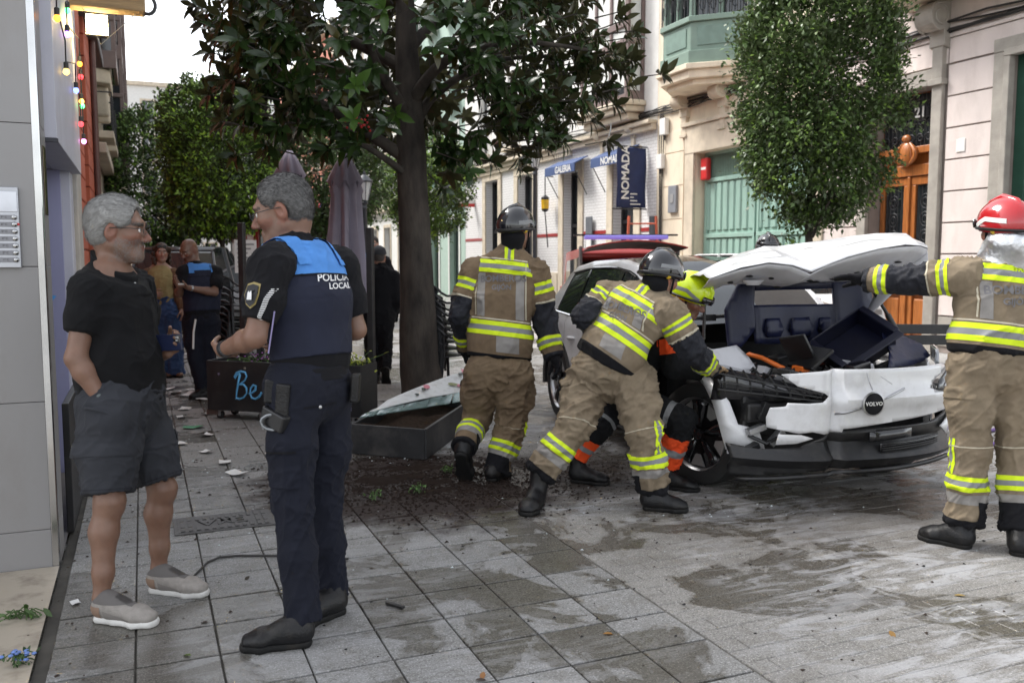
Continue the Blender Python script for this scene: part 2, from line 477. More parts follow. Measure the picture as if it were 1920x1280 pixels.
def paver_mesh(name, sx, sy, t=0.028, ch=0.003):
    a, b = sx/2, sy/2
    V = [(-a,-b,-t),(a,-b,-t),(a,b,-t),(-a,b,-t),(-a,-b,-ch),(a,-b,-ch),(a,b,-ch),(-a,b,-ch),(-a+ch,-b+ch,0),(a-ch,-b+ch,0),(a-ch,b-ch,0),(-a+ch,b-ch,0)]
    Fc = [(8,9,10,11)] + [(i,(i+1)%4,4+(i+1)%4,4+i) for i in range(4)] + [(4+i,4+(i+1)%4,8+(i+1)%4,8+i) for i in range(4)]
    return V, Fc
CF = (math.sin(YAW), math.cos(YAW)); CR = (math.cos(YAW), -math.sin(YAW))
def in_view(x, y, m=0.25):
    d = x*CF[0]+y*CF[1]; r = x*CR[0]+y*CR[1]
    return d > 2.0 and abs(r) < d*0.60 + m
def lay(parent, name, mat, sx, sy, gap, cells, stuffname, limit=300, gy=None):
    V, Fc = paver_mesh(name, sx-gap, sy-(gy or gap))
    me = mesh_from(name, V, Fc); me.materials.append(mat)
    cells = sorted([c for c in cells if in_view(*c)], key=lambda c: c[0]*CF[0]+c[1]*CF[1])
    for x, y in cells[:limit]:
        o = bpy.data.objects.new(name, me); COL.objects.link(o); o.parent = parent
        o.location = (x, y, rnd.uniform(-0.0015, 0.001)); o.rotation_euler = (rnd.gauss(0, 0.003), rnd.gauss(0, 0.003), rnd.gauss(0, 0.002))
    mb = MB()
    for x, y in cells[limit:]:
        dz = rnd.uniform(-0.0015, 0.001); mb.add([(a+x, b+y, c+dz) for a, b, c in V], Fc)
    if mb.v: tag(mb.build(stuffname, mat, parent, fix=False), kind='stuff')
lay(pav, 'slab', mat_slab, 0.30, 0.30, 0.007, [(1.877-0.3*i, 3.285+0.3*j) for i in range(8) for j in range(-4, 39)], 'far_slabs', gy=0.014)
cells = []
for j in range(0, 112):
    y = 1.25 + 0.1*j
    for i in range(0, 35):
        cells.append((2.135+0.2*i+(0.1 if j % 2 else 0.0), y))
lay(road, 'paver', mat_brick, 0.2, 0.1, 0.0016, [c for c in cells if c[0] < 8.9], 'far_pavers')
lay(road, 'half_paver', mat_brick, 0.1, 0.1, 0.0025, [(2.083, 1.25+0.1*j) for j in range(1, 112, 2)], 'far_half_pavers')
# ------------------------------------------------------------------ buildings on the right (facade plane x = 12, seen from the street)
FX = 12.0
def fR(u, z, d): return (FX-d, u, z)
def rbox(mb, u0, u1, z0, z1, d0, d1): return mb.box(FX-d1, FX-d0, u0, u1, z0, z1)
def facade(u0, u1, z0, z1, openings, reveal, side=1, X=None):
    """front sheet with holes and real reveals; side=+1 right hand, -1 left hand"""
    X = FX if X is None else X
    us = sorted({u0, u1, *[o[0] for o in openings], *[o[1] for o in openings]}); zs = sorted({z0, z1, *[o[2] for o in openings], *[o[3] for o in openings]})
    mb = MB()
    for a, b in zip(us, us[1:]):
        for c, d in zip(zs, zs[1:]):
            if any(o[0] <= a and b <= o[1] and o[2] <= c and d <= o[3] for o in openings): continue
            mb.add([(X,a,c),(X,b,c),(X,b,d),(X,a,d)], [(0,3,2,1)] if side > 0 else [(0,1,2,3)])
    xr = X + side*reveal
    for a, b, c, d in openings:
        mb.add([(X,a,c),(xr,a,c),(xr,a,d),(X,a,d)], [(0,1,2,3)]); mb.add([(X,b,c),(xr,b,c),(xr,b,d),(X,b,d)], [(3,2,1,0)])
        mb.add([(X,a,d),(xr,a,d),(xr,b,d),(X,b,d)], [(0,1,2,3)]); mb.add([(X,a,c),(xr,a,c),(xr,b,c),(X,b,c)], [(3,2,1,0)])
    return mb
cream = M('cream_render', (0.76, 0.66, 0.51), 0.85, var=0.08, vs=2, bump=0.25, bs=40, dirt=(0.36, 0.30, 0.22), ds=2.2, damt=0.5, stretch=(1, 1, 0.35))
pink = M('pink_stone', (0.72, 0.63, 0.59), 0.85, var=0.06, vs=3, bump=0.35, bs=70, dirt=(0.38, 0.32, 0.28), ds=2.0, damt=0.45, stretch=(1, 1, 0.4))
greyst = M('grey_stone', (0.36, 0.33, 0.29), 0.85, var=0.15, vs=5, bump=0.4, bs=50)
cstone = M('cream_stone', (0.62, 0.54, 0.42), 0.85, var=0.12, vs=4, bump=0.3, bs=50, dirt=(0.25, 0.2, 0.15), ds=2.2, damt=0.4)
jointm = M('joint_shadow', (0.28, 0.235, 0.21), 0.9)  # plain mortar colour for the backing behind stone courses and building cores
greenp = M('green_paint', (0.30, 0.46, 0.39), 0.5, var=0.07, vs=4, dirt=(0.16, 0.20, 0.17), ds=3, damt=0.45, stretch=(1, 1, 0.3))
greend = M('bay_green_paint', (0.19, 0.27, 0.22), 0.5, var=0.08, vs=4)
wood = M('orange_varnished_wood', (0.40, 0.135, 0.035), 0.35, var=0.25, vs=5, stretch=(6, 6, 0.8), coat=0.3)
iron = M('black_iron', (0.022, 0.022, 0.025), 0.5, var=0.2)
glassd = M('dark_window_glass', (0.03, 0.035, 0.04), 0.06, spec=0.8, var=0.3, vs=1)
curtain = M('pale_curtain', (0.62, 0.63, 0.6), 0.8, var=0.08, vs=8, stretch=(1, 12, 1))
cablem = M('cable_black', (0.03, 0.028, 0.027), 0.6)
pipem = M('grey_pipe', (0.30, 0.30, 0.30), 0.5)
whitep = M('white_paint', (0.74, 0.73, 0.70), 0.55, var=0.05)
redm = M('red_plastic', (0.55, 0.03, 0.03), 0.4)

def cable(parent, pts, r, name='cable', mat=None, n=5): return MB().tube(pts, r, n).build(name, mat or cablem, parent, smooth=60)
def scroll_bracket(parent, u, z, mat, s=1.0, w=0.3):
    """stone console: scroll on top, tapering shaft with a foot"""
    mb = MB(); prof = []
    for i in range(22):
        t = i/21; a = -0.5*math.pi + t*2.9*math.pi; r = 0.23*s*(1-0.62*t); prof.append((0.25*s+math.cos(a)*r, z+math.sin(a)*r))
    mb.prism([(0.0, z+0.24*s)] + [(0.25*s+0.22*s*math.sin(a), z+0.22*s*math.cos(a)) for a in np.linspace(0, math.pi*1.15, 12)] + [(0.14*s, z-0.45*s), (0.0, z-0.5*s)],
             lambda a, b, d: (FX-a, d, b), u-w/2, u+w/2)
    o = mb.build('bracket', mat, parent, bevel=0.012)
    for sgn in (-1, 1): MB().tube([(FX-q[0], u+sgn*(w/2+0.012), q[1]) for q in prof], 0.018*s, 5).build('scroll', mat, o, smooth=50)
    m3 = MB(); rbox(m3, u-w*0.33, u+w*0.33, z-0.95*s, z-0.46*s, 0.002, 0.12*s); rbox(m3, u-w*0.45, u+w*0.45, z-1.05*s, z-0.95*s, 0.002, 0.15*s)
    m3.build('shaft', mat, o, bevel=0.01)

# --- house with garage and carved wooden door
hb = root('town_house', 'cream and pink stone house with green garage door and tall orange wooden door', 'building', (FX, 12.6, 0))
ops = [(7.0, 9.5, 1.0, 4.58), (10.86, 12.2, 0.0, 4.32), (13.66, 17.6, 0.0, 3.98)]
facade(5.0, 13.2, 0.0, 11.5, ops[:2], 0.35).build('pink_wall', jointm, hb, fix=False)
facade(13.2, 19.28, 0.0, 11.5, ops[2:], 0.35).build('cream_wall', cream, hb, fix=False)
MB().box(FX+0.4, FX+8, 5.0, 19.28, 0, 11.4).build('house_core', jointm, hb)
spans = [(5.0, 6.72), (9.78, 10.60), (12.46, 13.38)]
z = 0.10
while z < 4.6:
    for a, b in spans:
        mb = MB(); rbox(mb, a, b-0.004, z+0.012, z+0.488, 0.002, 0.03); mb.build('stone_course', pink if z > 0.55 else greyst, hb, bevel=0.006)
    z += 0.5
for a, b, c, d in [(5.0, 10.6, 4.62, 5.0), (5.0, 13.38, 5.02, 7.5), (10.62, 12.45, 4.62, 5.0), (12.46, 13.38, 4.62, 5.0)]:
    mb = MB(); rbox(mb, a, b-0.006, c, d, 0.002, 0.03); mb.build('stone_course', pink, hb, bevel=0.006)
for (u, zz, w_, h_) in [(18.62, 0.9, 1.1, .78), (18.62, 1.7, 1.1, .78), (18.62, 2.5, 1.1, .78), (18.62, 3.3, 1.1, .78), (18.62, 4.1, 1.1, .5)]:
    mb = MB(); rbox(mb, u-w_/2, u+w_/2, zz, zz+h_, 0.002, 0.02); mb.build('stone_course', cream, hb, bevel=0.006)
# surrounds
def surround(parent, a, b, top, w, d, mat, z0=0.0, head=None, name='door_surround'):
    mb = MB(); rbox(mb, a-w, a, z0, top, 0.003, d); rbox(mb, b, b+w, z0, top, 0.003, d); rbox(mb, a-w, b+w, top, top+(head or w), 0.003, d+0.012); return mb.build(name, mat, parent, bevel=0.012)
surround(hb, 13.66, 17.6, 3.98, 0.36, 0.07, cstone, head=0.62)
mb = MB(); rbox(mb, 13.2, 18.05, 4.61, 4.70, 0.004, 0.14); mb.build('lintel_moulding', cstone, hb, bevel=0.01)
surround(hb, 10.86, 12.2, 4.32, 0.2, 0.09, greyst, head=0.26)
surround(hb, 7.0, 9.5, 4.58, 0.24, 0.09, greyst, z0=0.9, head=0.2, name='window_surround')
surround(hb, 7.06, 9.44, 4.5, 0.10, 0.13, greyst, z0=0.9, name='window_surround')
mb = MB(); rbox(mb, 7.0, 9.5, 1.0, 4.58, -0.3, -0.25); mb.build('window_glass', glassd, hb)
mb = MB(); rbox(mb, 9.3, 9.5, 1.0, 4.58, -0.25, -0.12); rbox(mb, 8.2, 8.32, 1.0, 4.58, -0.25, -0.14); mb.build('window_frame', M('dark_green_paint', (0.03, 0.09, 0.06), 0.5), hb, bevel=0.01)
# garage door: framed sheet with corrugations
mb = MB(); rbox(mb, 13.66, 17.6, 0.0, 3.98, -0.30, -0.26); g_ = mb.build('garage_door', greenp, hb)
for (a, b) in [(13.75, 15.60), (15.66, 17.5)]:
    for (c, d) in [(0.1, 2.02), (2.14, 3.3)]:
        u = a+0.05
        while u < b-0.1:
            mb = MB(); mb.prism([(u, -0.258), (u+0.03, -0.225), (u+0.17, -0.225), (u+0.2, -0.258)], lambda p, q, w_: (FX-q, p, w_), c+0.06, d-0.04)
            mb.build('rib_panel', greenp, g_); u += 0.235
    mb = MB()
    for zz in (0.05, 2.02, 3.3, 3.92): rbox(mb, a, b, zz, zz+0.09, -0.258, -0.20)
    for uu in (a, b-0.07): rbox(mb, uu, uu+0.07, 0.14, 3.92, -0.258, -0.205)
    mb.build('door_rail', greenp, g_, bevel=0.006)
for i in range(60):
    u = 13.86+i*0.061
    if 15.5 < u < 15.75: continue
    mb = MB(); rbox(mb, u, u+0.02, 3.4, 3.9, -0.258, -0.235); mb.build('vent_bar', greend, g_)
mb = MB(); rbox(mb, 14.2, 14.24, 1.1, 1.3, -0.2, -0.14); mb.build('handle', iron, g_)
mb = MB(); rbox(mb, 17.25, 17.5, 3.35, 3.85, -0.19, -0.06)
o = mb.build('alarm_box', redm, None, bevel=0.03); tag(o, 'red alarm box at the top corner of the green garage door', 'alarm box')
mb = MB(); rbox(mb, 17.28, 17.47, 3.58, 3.64, -0.07, -0.058); mb.build('label_strip', whitep, o)
# carved wooden double door
wd_ = MB(); rbox(wd_, 10.86, 12.2, 0.0, 4.32, -0.32, -0.29); dr = wd_.build('wooden_door', wood, hb)
mb = MB()
for (a, b) in [(10.88, 11.50), (11.56, 12.18)]:
    for (c, d) in [(0.02, 0.16), (0.9, 1.06), (2.78, 2.92)]: rbox(mb, a, b, c, d, -0.289, -0.235)
    for u in (a, b-0.1): rbox(mb, u, u+0.1, 0.16, 2.78, -0.289, -0.237)
rbox(mb, 11.5, 11.56, 0.02, 2.92, -0.289, -0.2)
rbox(mb, 10.86, 12.2, 2.93, 3.12, -0.289, -0.2); rbox(mb, 10.86, 12.2, 3.3, 3.42, -0.289, -0.16)
mb.build('door_frame', wood, dr, bevel=0.012)
for (a, b) in [(10.98, 11.4), (11.66, 12.08)]:
    mb = MB(); rbox(mb, a+.03, b-.03, 0.22, 0.84, -0.289, -0.25); mb.build('door_panel', wood, dr, bevel=0.02)
    mb = MB(); rbox(mb, a, b, 1.06, 2.78, -0.2885, -0.28); mb.build('pane', glassd, dr)
    mb = MB(); um = (a+b)/2
    for i in range(5): mb.tube([(FX+0.25, a+0.05+i*(b-a-0.1)/4, 1.08), (FX+0.25, a+0.05+i*(b-a-0.1)/4, 2.76)], 0.008, 5)
    for zz in (1.3, 1.6, 1.9, 2.2, 2.5):
        for rr in (0.05, 0.1): mb.tube([(FX+0.245, um+rr*math.cos(t), zz+1.2*rr*math.sin(t)) for t in np.linspace(0, 6.283, 13)], 0.009, 5, caps=False)
    mb.build('iron_grille', iron, dr, smooth=50)
mb = MB(); rbox(mb, 10.9, 12.16, 3.42, 4.3, -0.2885, -0.28); mb.build('transom_pane', glassd, dr)
mb = MB()
for i in range(15): mb.tube([(FX+0.25, 10.92+i*0.087, 3.43), (FX+0.25, 10.92+i*0.087, 4.3)], 0.008, 5)
for i in range(7):
    for j in range(3):
        c0, z0 = 11.0+i*0.18, 3.56+j*0.27; rr = 0.085
        mb.tube([(FX+0.24, c0+rr*(1-t/8)*math.cos(t*1.3), z0+rr*(1-t/8)*math.sin(t*1.3)) for t in np.linspace(0, 6.5, 15)], 0.010, 5)
mb.build('transom_grille', iron, dr, smooth=50)
mb = MB()                                                        # carved cartouche over the door
mb.sphere((FX+0.13, 11.53, 3.30), (0.07, 0.14, 0.22), 12, 8)
for s in (-1, 1):
    mb.tube([(FX+0.12, 11.53+s*(0.10+0.10*math.sin(t)), 3.14+0.1*t) for t in np.linspace(0, 3.4, 9)], [0.03, .04, .045, .04, .05, .045, .04, .03, .02], 7)
mb.sphere((FX+0.12, 11.53, 3.56), (0.06, 0.09, 0.07), 9, 6); mb.build('carving', wood, dr, smooth=60)
mb = MB(); mb.lathe([(0.0, 0.0), (0.15, 0.0), (0.16, 0.012), (0.0, 0.016)], (FX+0.235, 11.35, 3.98), 20, 'x'); 
o = mb.build('number_plate', M('plate_black', (0.02, 0.02, 0.025), 0.3), None, smooth=40); tag(o, 'small oval black number plate reading 21 on the iron transom', 'number plate')
text_at('numeral', '21', 0.24, (FX+0.212, 11.35, 3.98), (0, -1, 0), (0, 0, 1), whitep, o, bold=0.006)
mb = MB(); rbox(mb, 10.22, 10.38, 3.2, 3.4, 0.03, 0.045); o = mb.build('house_plaque', whitep, None, bevel=0.004); tag(o, 'little white square plaque on pink stone right of the wooden door', 'plaque')
# cornice, brackets, balcony, bay
for u, zz in ((18.0, 5.22), (16.5, 5.22), (10.75, 5.35), (8.6, 5.35)): scroll_bracket(hb, u, zz, cstone if u > 13 else greyst, 1.0 if u < 13 else 0.8)
mb = MB(); mb.box(FX-0.95, FX-0.035, 7.6, 11.5, 5.66, 5.82); mb.box(FX-1.02, FX-0.036, 7.5, 11.6, 5.822, 5.95); mb.box(FX-0.85, FX-0.037, 7.7, 11.4, 5.58, 5.658); mb.build('balcony_slab', cstone, hb, bevel=0.02)
mb = MB()
for i in range(30): mb.tube([(FX-0.92, 7.65+i*0.13, 5.95), (FX-0.92, 7.65+i*0.13, 6.9)], 0.009, 5)
mb.tube([(FX-0.92, 7.6, 6.9), (FX-0.92, 11.5, 6.9), (FX-0.04, 11.5, 6.9)], 0.02, 6); mb.build('balcony_railing', iron, hb, smooth=50)
bay_plan = lambda g: [(FX-0.002, 18.55+g), (FX-0.9-g, 17.65+g*0.4), (FX-0.9-g, 16.56-g*0.4), (FX-0.002, 15.66-g)]
def bay_ring(parent, name, z0, z1, g, mat, bevel=0.012):
    mb = MB(); pl = bay_plan(g); mb.prism(pl, lambda a, b, d: (a, b, d), z0, z1); return mb.build(name, mat, parent, bevel=bevel)
bay_ring(hb, 'bay_base', 5.30, 5.42, -0.1, cream); bay_ring(hb, 'bay_base', 5.422, 5.60, 0.05, cream); bay_ring(hb, 'bay_base', 5.602, 5.72, 0.14, cream)
bay_ring(hb, 'bay_apron', 5.722, 6.0, 0.06, greend); bay_ring(hb, 'bay_body', 6.002, 6.6, 0.0, greend); bay_ring(hb, 'bay_rail', 6.602, 6.72, 0.07, greend)
bay_ring(hb, 'bay_glazing', 6.722, 9.6, -0.16, glassd, 0); bay_ring(hb, 'bay_rail', 7.42, 7.5, 0.08, greend)
pl = bay_plan(0.0)
for (p, q) in zip(pl, pl[1:]):
    P0, P1 = Vector((*p, 0)), Vector((*q, 0)); L = (P1-P0).length; d = (P1-P0)/L; nn = Vector((d.y, -d.x, 0)); nn = nn if nn.x < 0 or abs(nn.x) < .01 else -nn
    m3 = Matrix((d, nn, Vector((0,0,1)))).transposed()
    for t in (0.04, L-0.04, L/2): 
        mb = MB(); mb.obox(P0+d*t-nn*0.06+Vector((0,0,8.15)), (0.05, 0.05, 1.42), m3); mb.build('bay_mullion', greend, hb, bevel=0.008)
    mb = MB(); mb.obox(P0+d*L/2+nn*0.008+Vector((0,0,6.3)), (L/2-0.15, 0.012, 0.2), m3); mb.build('bay_panel', M('bay_panel_green', (0.16, 0.24, 0.2), 0.5), hb, bevel=0.008)
    mb = MB()
    k = int(L/0.11)
    for i in range(k):
        c0 = P0+d*(0.05+i*(L-0.1)/max(k-1,1))+nn*0.05; mb.tube([c0+Vector((0,0,6.72)), c0+Vector((0,0,7.42))], 0.009, 4)
        if i % 2: mb.tube([c0+Vector((0,0,7.07))+d*0.06*math.cos(t)+Vector((0,0,0.16*math.sin(t))) for t in np.linspace(0, 6.283, 9)], 0.009, 4, caps=False)
    mb.build('bay_ironwork', iron, hb)
    mb = MB(); mb.obox(P0+d*L/2-nn*0.19+Vector((0,0,8.2)), (L/2-0.2, 0.004, 1.2), m3); mb.build('bay_curtain', curtain, hb)
# service cables along the fronts
cab = root('cable_bundle', 'black service cables sagging along the house fronts above the doors', 'cables', (FX, 15, 5.2))
for k in range(6):
    pts = [(FX-0.05-0.02*(k % 3), u, 5.12+0.018*k+0.045*math.sin(u*0.9+k)+0.03*math.sin(u*2.3+k*2)) for u in np.arange(5, 34, 0.7)]
    cable(cab, pts, 0.014+0.004*(k % 2))
for k in range(3): cable(cab, [(FX-0.05, 18.95+0.06*k, 5.1), (FX-0.06, 18.9+0.1*k, 4.4), (FX-0.05, 18.97+0.05*k, 3.2), (FX-0.05, 18.95+.05*k, 1.2)], 0.013)
mb = MB(); rbox(mb, 17.98+.3, 18.62, 2.65, 3.3, 0.022, 0.09); o = mb.build('meter_box', M('meter_grey', (0.22, 0.23, 0.25), 0.5), None, bevel=0.01); tag(o, 'grey metal meter box on the cream wall beside the garage', 'meter box')
mb = MB(); rbox(mb, 18.38, 18.52, 2.88, 3.1, 0.09, 0.1); mb.build('meter_door', pipem, o, bevel=0.004)
for uu, zz, hh, lb in ((18.85, 4.55, 0.4, 'white junction box high under the cables near the green bay'), (19.0, 3.75, 0.35, 'white junction box on the wall just right of the blue banner')):
    mb = MB(); rbox(mb, uu-0.13, uu+0.13, zz, zz+hh, 0.022, 0.14); o = mb.build('junction_box', whitep, None, bevel=0.015); tag(o, lb, 'junction box'); mb = MB(); mb.tube([(FX-0.07, uu, zz), (FX-0.07, uu, zz-0.12)], 0.03, 6); mb.build('cable_gland', cablem, o)
mb = MB(); mb.tube([(FX-0.09, 19.3, 0.0), (FX-0.09, 19.3, 2.6)], 0.09, 10); o = mb.build('drain_pipe', M('dark_pipe', (0.10, 0.11, 0.12), 0.5), None, smooth=50); tag(o, 'dark drain pipe between the gallery and the cream house', 'pipe')
# --- tiled gallery building
def tile_mat():
    m = bpy.data.materials.new('white_tile'); m.use_nodes = True; n, l = m.node_tree.nodes, m.node_tree.links; b = n['Principled BSDF']
    tc = n.new('ShaderNodeTexCoord'); mp = n.new('ShaderNodeMapping'); mp.inputs['Rotation'].default_value = (0, R(90), 0); sx = n.new('ShaderNodeSeparateXYZ'); cx = n.new('ShaderNodeCombineXYZ')
    l.new(tc.outputs['Object'], sx.inputs[0]); l.new(sx.outputs[1], cx.inputs[0]); l.new(sx.outputs[2], cx.inputs[1])
    br = n.new('ShaderNodeTexBrick'); br.inputs['Scale'].default_value = 1.0; br.inputs['Brick Width'].default_value = 0.22; br.inputs['Row Height'].default_value = 0.085; br.inputs['Mortar Size'].default_value = 0.006
    br.inputs['Color1'].default_value = (0.82, 0.81, 0.80, 1); br.inputs['Color2'].default_value = (0.78, 0.77, 0.76, 1); br.inputs['Mortar'].default_value = (0.48, 0.46, 0.44, 1)
    l.new(cx.outputs[0], br.inputs['Vector']); l.new(br.outputs[0], b.inputs['Base Color']); b.inputs['Roughness'].default_value = 0.3
    return m
tilem = tile_mat()
ga = root('gallery_building', 'white tiled gallery building with stone trim, thin red band and blue awnings', 'building', (FX, 26, 0))
opsA = [(20.34, 21.49, 0, 4.15), (23.57, 24.58, 0, 4.15), (26.87, 28.13, 0, 4.35), (29.95, 31.2, 1.15, 4.4)]
facade(19.285, 33.5, 0, 4.9, opsA, 0.4).build('tiled_wall', tilem, ga, fix=False)
facade(19.285, 33.5, 4.9, 12.5, [(24.6, 25.7, 5.4, 8.0), (28.0, 29.1, 5.4, 8.0), (30.9, 32.0, 5.4, 8.0)], 0.3).build('upper_wall', M('pale_render', (0.76, 0.745, 0.71), 0.85, var=0.05, dirt=(0.4, 0.37, 0.33), ds=0.9, damt=0.35), ga, fix=False)
MB().box(FX+0.42, FX+8, 19.285, 33.5, 0, 12.4).build('building_core', jointm, ga)
for a, b, c, d in opsA:
    for w0, w1 in ((a-0.32, a), (b, b+0.32)):
        mb = MB(); rbox(mb, w0, w1, 0, d, 0.003, 0.05); mb.build('stone_pier', cstone, ga, bevel=0.01)
    mb = MB(); rbox(mb, a-0.32, b+0.32, d+0.002, d+0.3, 0.003, 0.06); mb.build('stone_lintel', cstone, ga, bevel=0.01)
    mb = MB(); rbox(mb, a, b, c, d, -0.37, -0.33); fr = mb.build('shop_glazing', glassd, ga)
    mb = MB()
    for uu in (a, b-0.08): rbox(mb, uu, uu+0.08, c, d, -0.33, -0.25)
    rbox(mb, a, b, 2.5, 2.6, -0.33, -0.255); rbox(mb, a, b, d-0.08, d, -0.33, -0.252); mb.build('glazing_frame', iron, fr, bevel=0.005)
mb = MB(); rbox(mb, 23.9, 24.3, 0.6, 1.6, -0.33, -0.32); mb.build('poster', redm, ga)
segs = [(19.3, 20.0), (21.83, 23.23), (24.92, 26.53), (28.47, 29.61), (31.54, 33.5)]
for a, b in segs:
    mb = MB(); rbox(mb, a, b, 2.24, 2.34, 0.003, 0.015); mb.build('red_band', M('red_tile', (0.33, 0.04, 0.04), 0.3), ga)
    mb = MB(); rbox(mb, a, b, 0, 1.12, 0.003, 0.07); mb.build('stone_plinth', cstone, ga, bevel=0.015)
mb = MB(); rbox(mb, 19.3, 33.5, 4.75, 4.9, 0.003, 0.16); rbox(mb, 19.3, 33.5, 4.902, 5.0, 0.003, 0.26); mb.build('cornice', cstone, ga, bevel=0.02)
mb = MB()
for i in range(62): rbox(mb, 24.0+i*0.15, 24.09+i*0.15, 4.62, 4.748, 0.003, 0.12)
tag(mb.build('dentils', cstone, ga), kind='stuff')
for (a, b, c, d) in [(24.6, 25.7, 5.4, 8.0), (28.0, 29.1, 5.4, 8.0), (30.9, 32.0, 5.4, 8.0)]:
    mb = MB(); rbox(mb, a, b, c, d, -0.26, -0.22); w_ = mb.build('window', glassd, ga); mb = MB()
    for uu in (a, (a+b)/2-0.03, b-0.07): rbox(mb, uu, uu+0.07, c, d, -0.22, -0.17)
    mb.build('window_frame', whitep, w_); mb = MB(); rbox(mb, a-0.1, b+0.1, c-0.14, c, 0.003, 0.35); mb.build('window_sill', cstone, ga, bevel=0.01)
    mb = MB()
    for i in range(12): mb.tube([(FX-0.3, a-0.05+i*(b-a+0.1)/11, c), (FX-0.3, a-0.05+i*(b-a+0.1)/11, c+0.9)], 0.012, 4)
    mb.tube([(FX-0.3, a-0.06, c+0.9), (FX-0.3, b+0.06, c+0.9)], 0.02, 5); mb.build('window_railing', iron, ga)
# glazed oriel
brown = M('brown_oriel_paint', (0.17, 0.12, 0.11), 0.5, var=0.1)
mb = MB(); rbox(mb, 19.9, 22.65, 5.28, 5.42, 0.003, 0.56); rbox(mb, 20.05, 22.5, 5.10, 5.278, 0.004, 0.42); rbox(mb, 19.82, 22.73, 5.422, 5.56, 0.003, 0.64); mb.build('oriel_base', cstone, ga, bevel=0.03)
mb = MB(); rbox(mb, 20.0, 22.55, 5.562, 10, 0.003, 0.44); mb.build('oriel_glazing', glassd, ga)
mb = MB(); rbox(mb, 20.06, 22.5, 5.9, 9.5, 0.44, 0.446); mb.build('oriel_blind', curtain, ga)
mb = MB()
for uu in (20.0, 20.8, 21.63, 22.45): rbox(mb, uu, uu+0.10, 5.562, 10, 0.442, 0.5)
for zz in (5.562, 6.95, 7.4): rbox(mb, 20.0, 22.55, zz, zz+0.16, 0.443, 0.51)
mb.box(FX-0.5, FX-0.003, 19.93, 19.998, 5.562, 5.8); mb.box(FX-0.5, FX-0.42, 19.93, 19.998, 5.8, 10); mb.box(FX-0.09, FX-0.003, 19.93, 19.998, 5.8, 10); mb.box(FX-0.5, FX-0.003, 19.94, 19.997, 6.95, 7.1)
mb.build('oriel_frame', brown, ga, bevel=0.008)
mb = MB(); mb.box(FX-0.4, FX-0.1, 19.985, 19.995, 5.8, 10); mb.build('oriel_blind', curtain, ga)
for u in (20.4, 22.1): scroll_bracket(ga, u, 4.93, cstone, 0.55, 0.22)
bluem = M('awning_blue', (0.05, 0.085, 0.20), 0.7, var=0.1)
for u0, u1, zt, txt, lb in ((22.9, 24.9, 4.5, 'GALERIA', 'small blue awning lettered GALERIA over the left gallery door'), (20.05, 21.9, 4.48, 'NOMADA', 'small blue awning lettered NOMADA behind the hanging banner')):
    mb = MB(); mb.prism([(0.06, zt), (0.5, zt-0.22), (0.5, zt-0.46), (0.47, zt-0.46), (0.47, zt-0.24), (0.06, zt-0.03)], lambda a, b, d: (FX-a, d, b), u0, u1)
    o = mb.build('awning', bluem, None); tag(o, lb, 'awning')
    text_at('lettering', txt, 0.27, (FX-0.504, (u0+u1)/2-0.25, zt-0.345), (0, -1, 0), (0, 0, 1), whitep, o, bold=0.006)
    mb = MB(); mb.tube([(FX-0.47, u1-0.05, zt-0.4), (FX-0.06, u1-0.05, zt-1.1)], 0.015, 5); mb.tube([(FX-0.47, u0+0.05, zt-0.4), (FX-0.06, u0+0.05, zt-1.1)], 0.015, 5); mb.build('awning_arm', iron, o)
o = root('hanging_banner', 'navy fabric banner with vertical white NOMADA lettering on a wall rod', 'banner', (11.5, 19.75, 2.7))
mb = MB(); mb.grid([[(11.12+0.84*i/8, 19.75+0.02*math.sin(i*1.1+j), 4.33-1.5*j/8) for i in range(9)] for j in range(9)])
mb.build('cloth', M('banner_navy', (0.016, 0.026, 0.085), 0.7), o, smooth=60, solid=0.006)
mb = MB(); mb.tube([(FX, 19.75, 4.36), (11.0, 19.75, 4.36)], 0.018, 6); mb.tube([(FX, 19.75, 2.8), (11.0, 19.75, 2.8)], 0.018, 6)
mb.build('rod', iron, o)
text_at('lettering', 'NOMADA', 0.30, (11.36, 19.722, 3.70), (0, 0, 1), (-1, 0, 0), whitep, o, bold=0.008)
mb = MB()
for i, w_ in enumerate((0.2, 0.1, 0.2, 0.3)): mb.box(11.5, 11.5+w_, 19.722, 19.726, 3.16-i*0.085, 3.19-i*0.085)
mb.build('small_print', whitep, o)
mb = MB(); rbox(mb, 22.55, 22.95, 1.0, 2.75, 0.072, 0.1); o = mb.build('info_board', M('board_grey', (0.13, 0.14, 0.155), 0.5), None, bevel=0.01); tag(o, 'tall grey notice board on white tiles between the gallery doors', 'notice board')
mb = MB(); rbox(mb, 22.6, 22.9, 1.85, 2.2, 0.1, 0.104); mb.build('notice', whitep, o)
mb = MB(); mb.tube([(FX-0.02, 25.3, 4.1), (FX-0.3, 25.3, 4.1), (FX-0.3, 25.3, 3.5)], 0.02, 5); mb.lathe([(0.03, -0.5), (0.11, -0.45), (0.13, -0.05), (0.04, 0.02)], (FX-0.3, 25.3, 3.5), 8)
mb.tube([(FX-0.3, 25.3, 3.0), (FX-0.22, 25.25, 1.9)], 0.02, 5); o = mb.build('wall_lantern', iron, None); tag(o, 'wall lantern with yellow glass left of the gallery door', 'lantern')
mb = MB(); mb.lathe([(0.12, -0.4), (0.135, -0.12)], (FX-0.3, 25.3, 3.5), 8); mb.build('lantern_glass', M('yellow_glass', (0.75, 0.45, 0.02), 0.4), o)
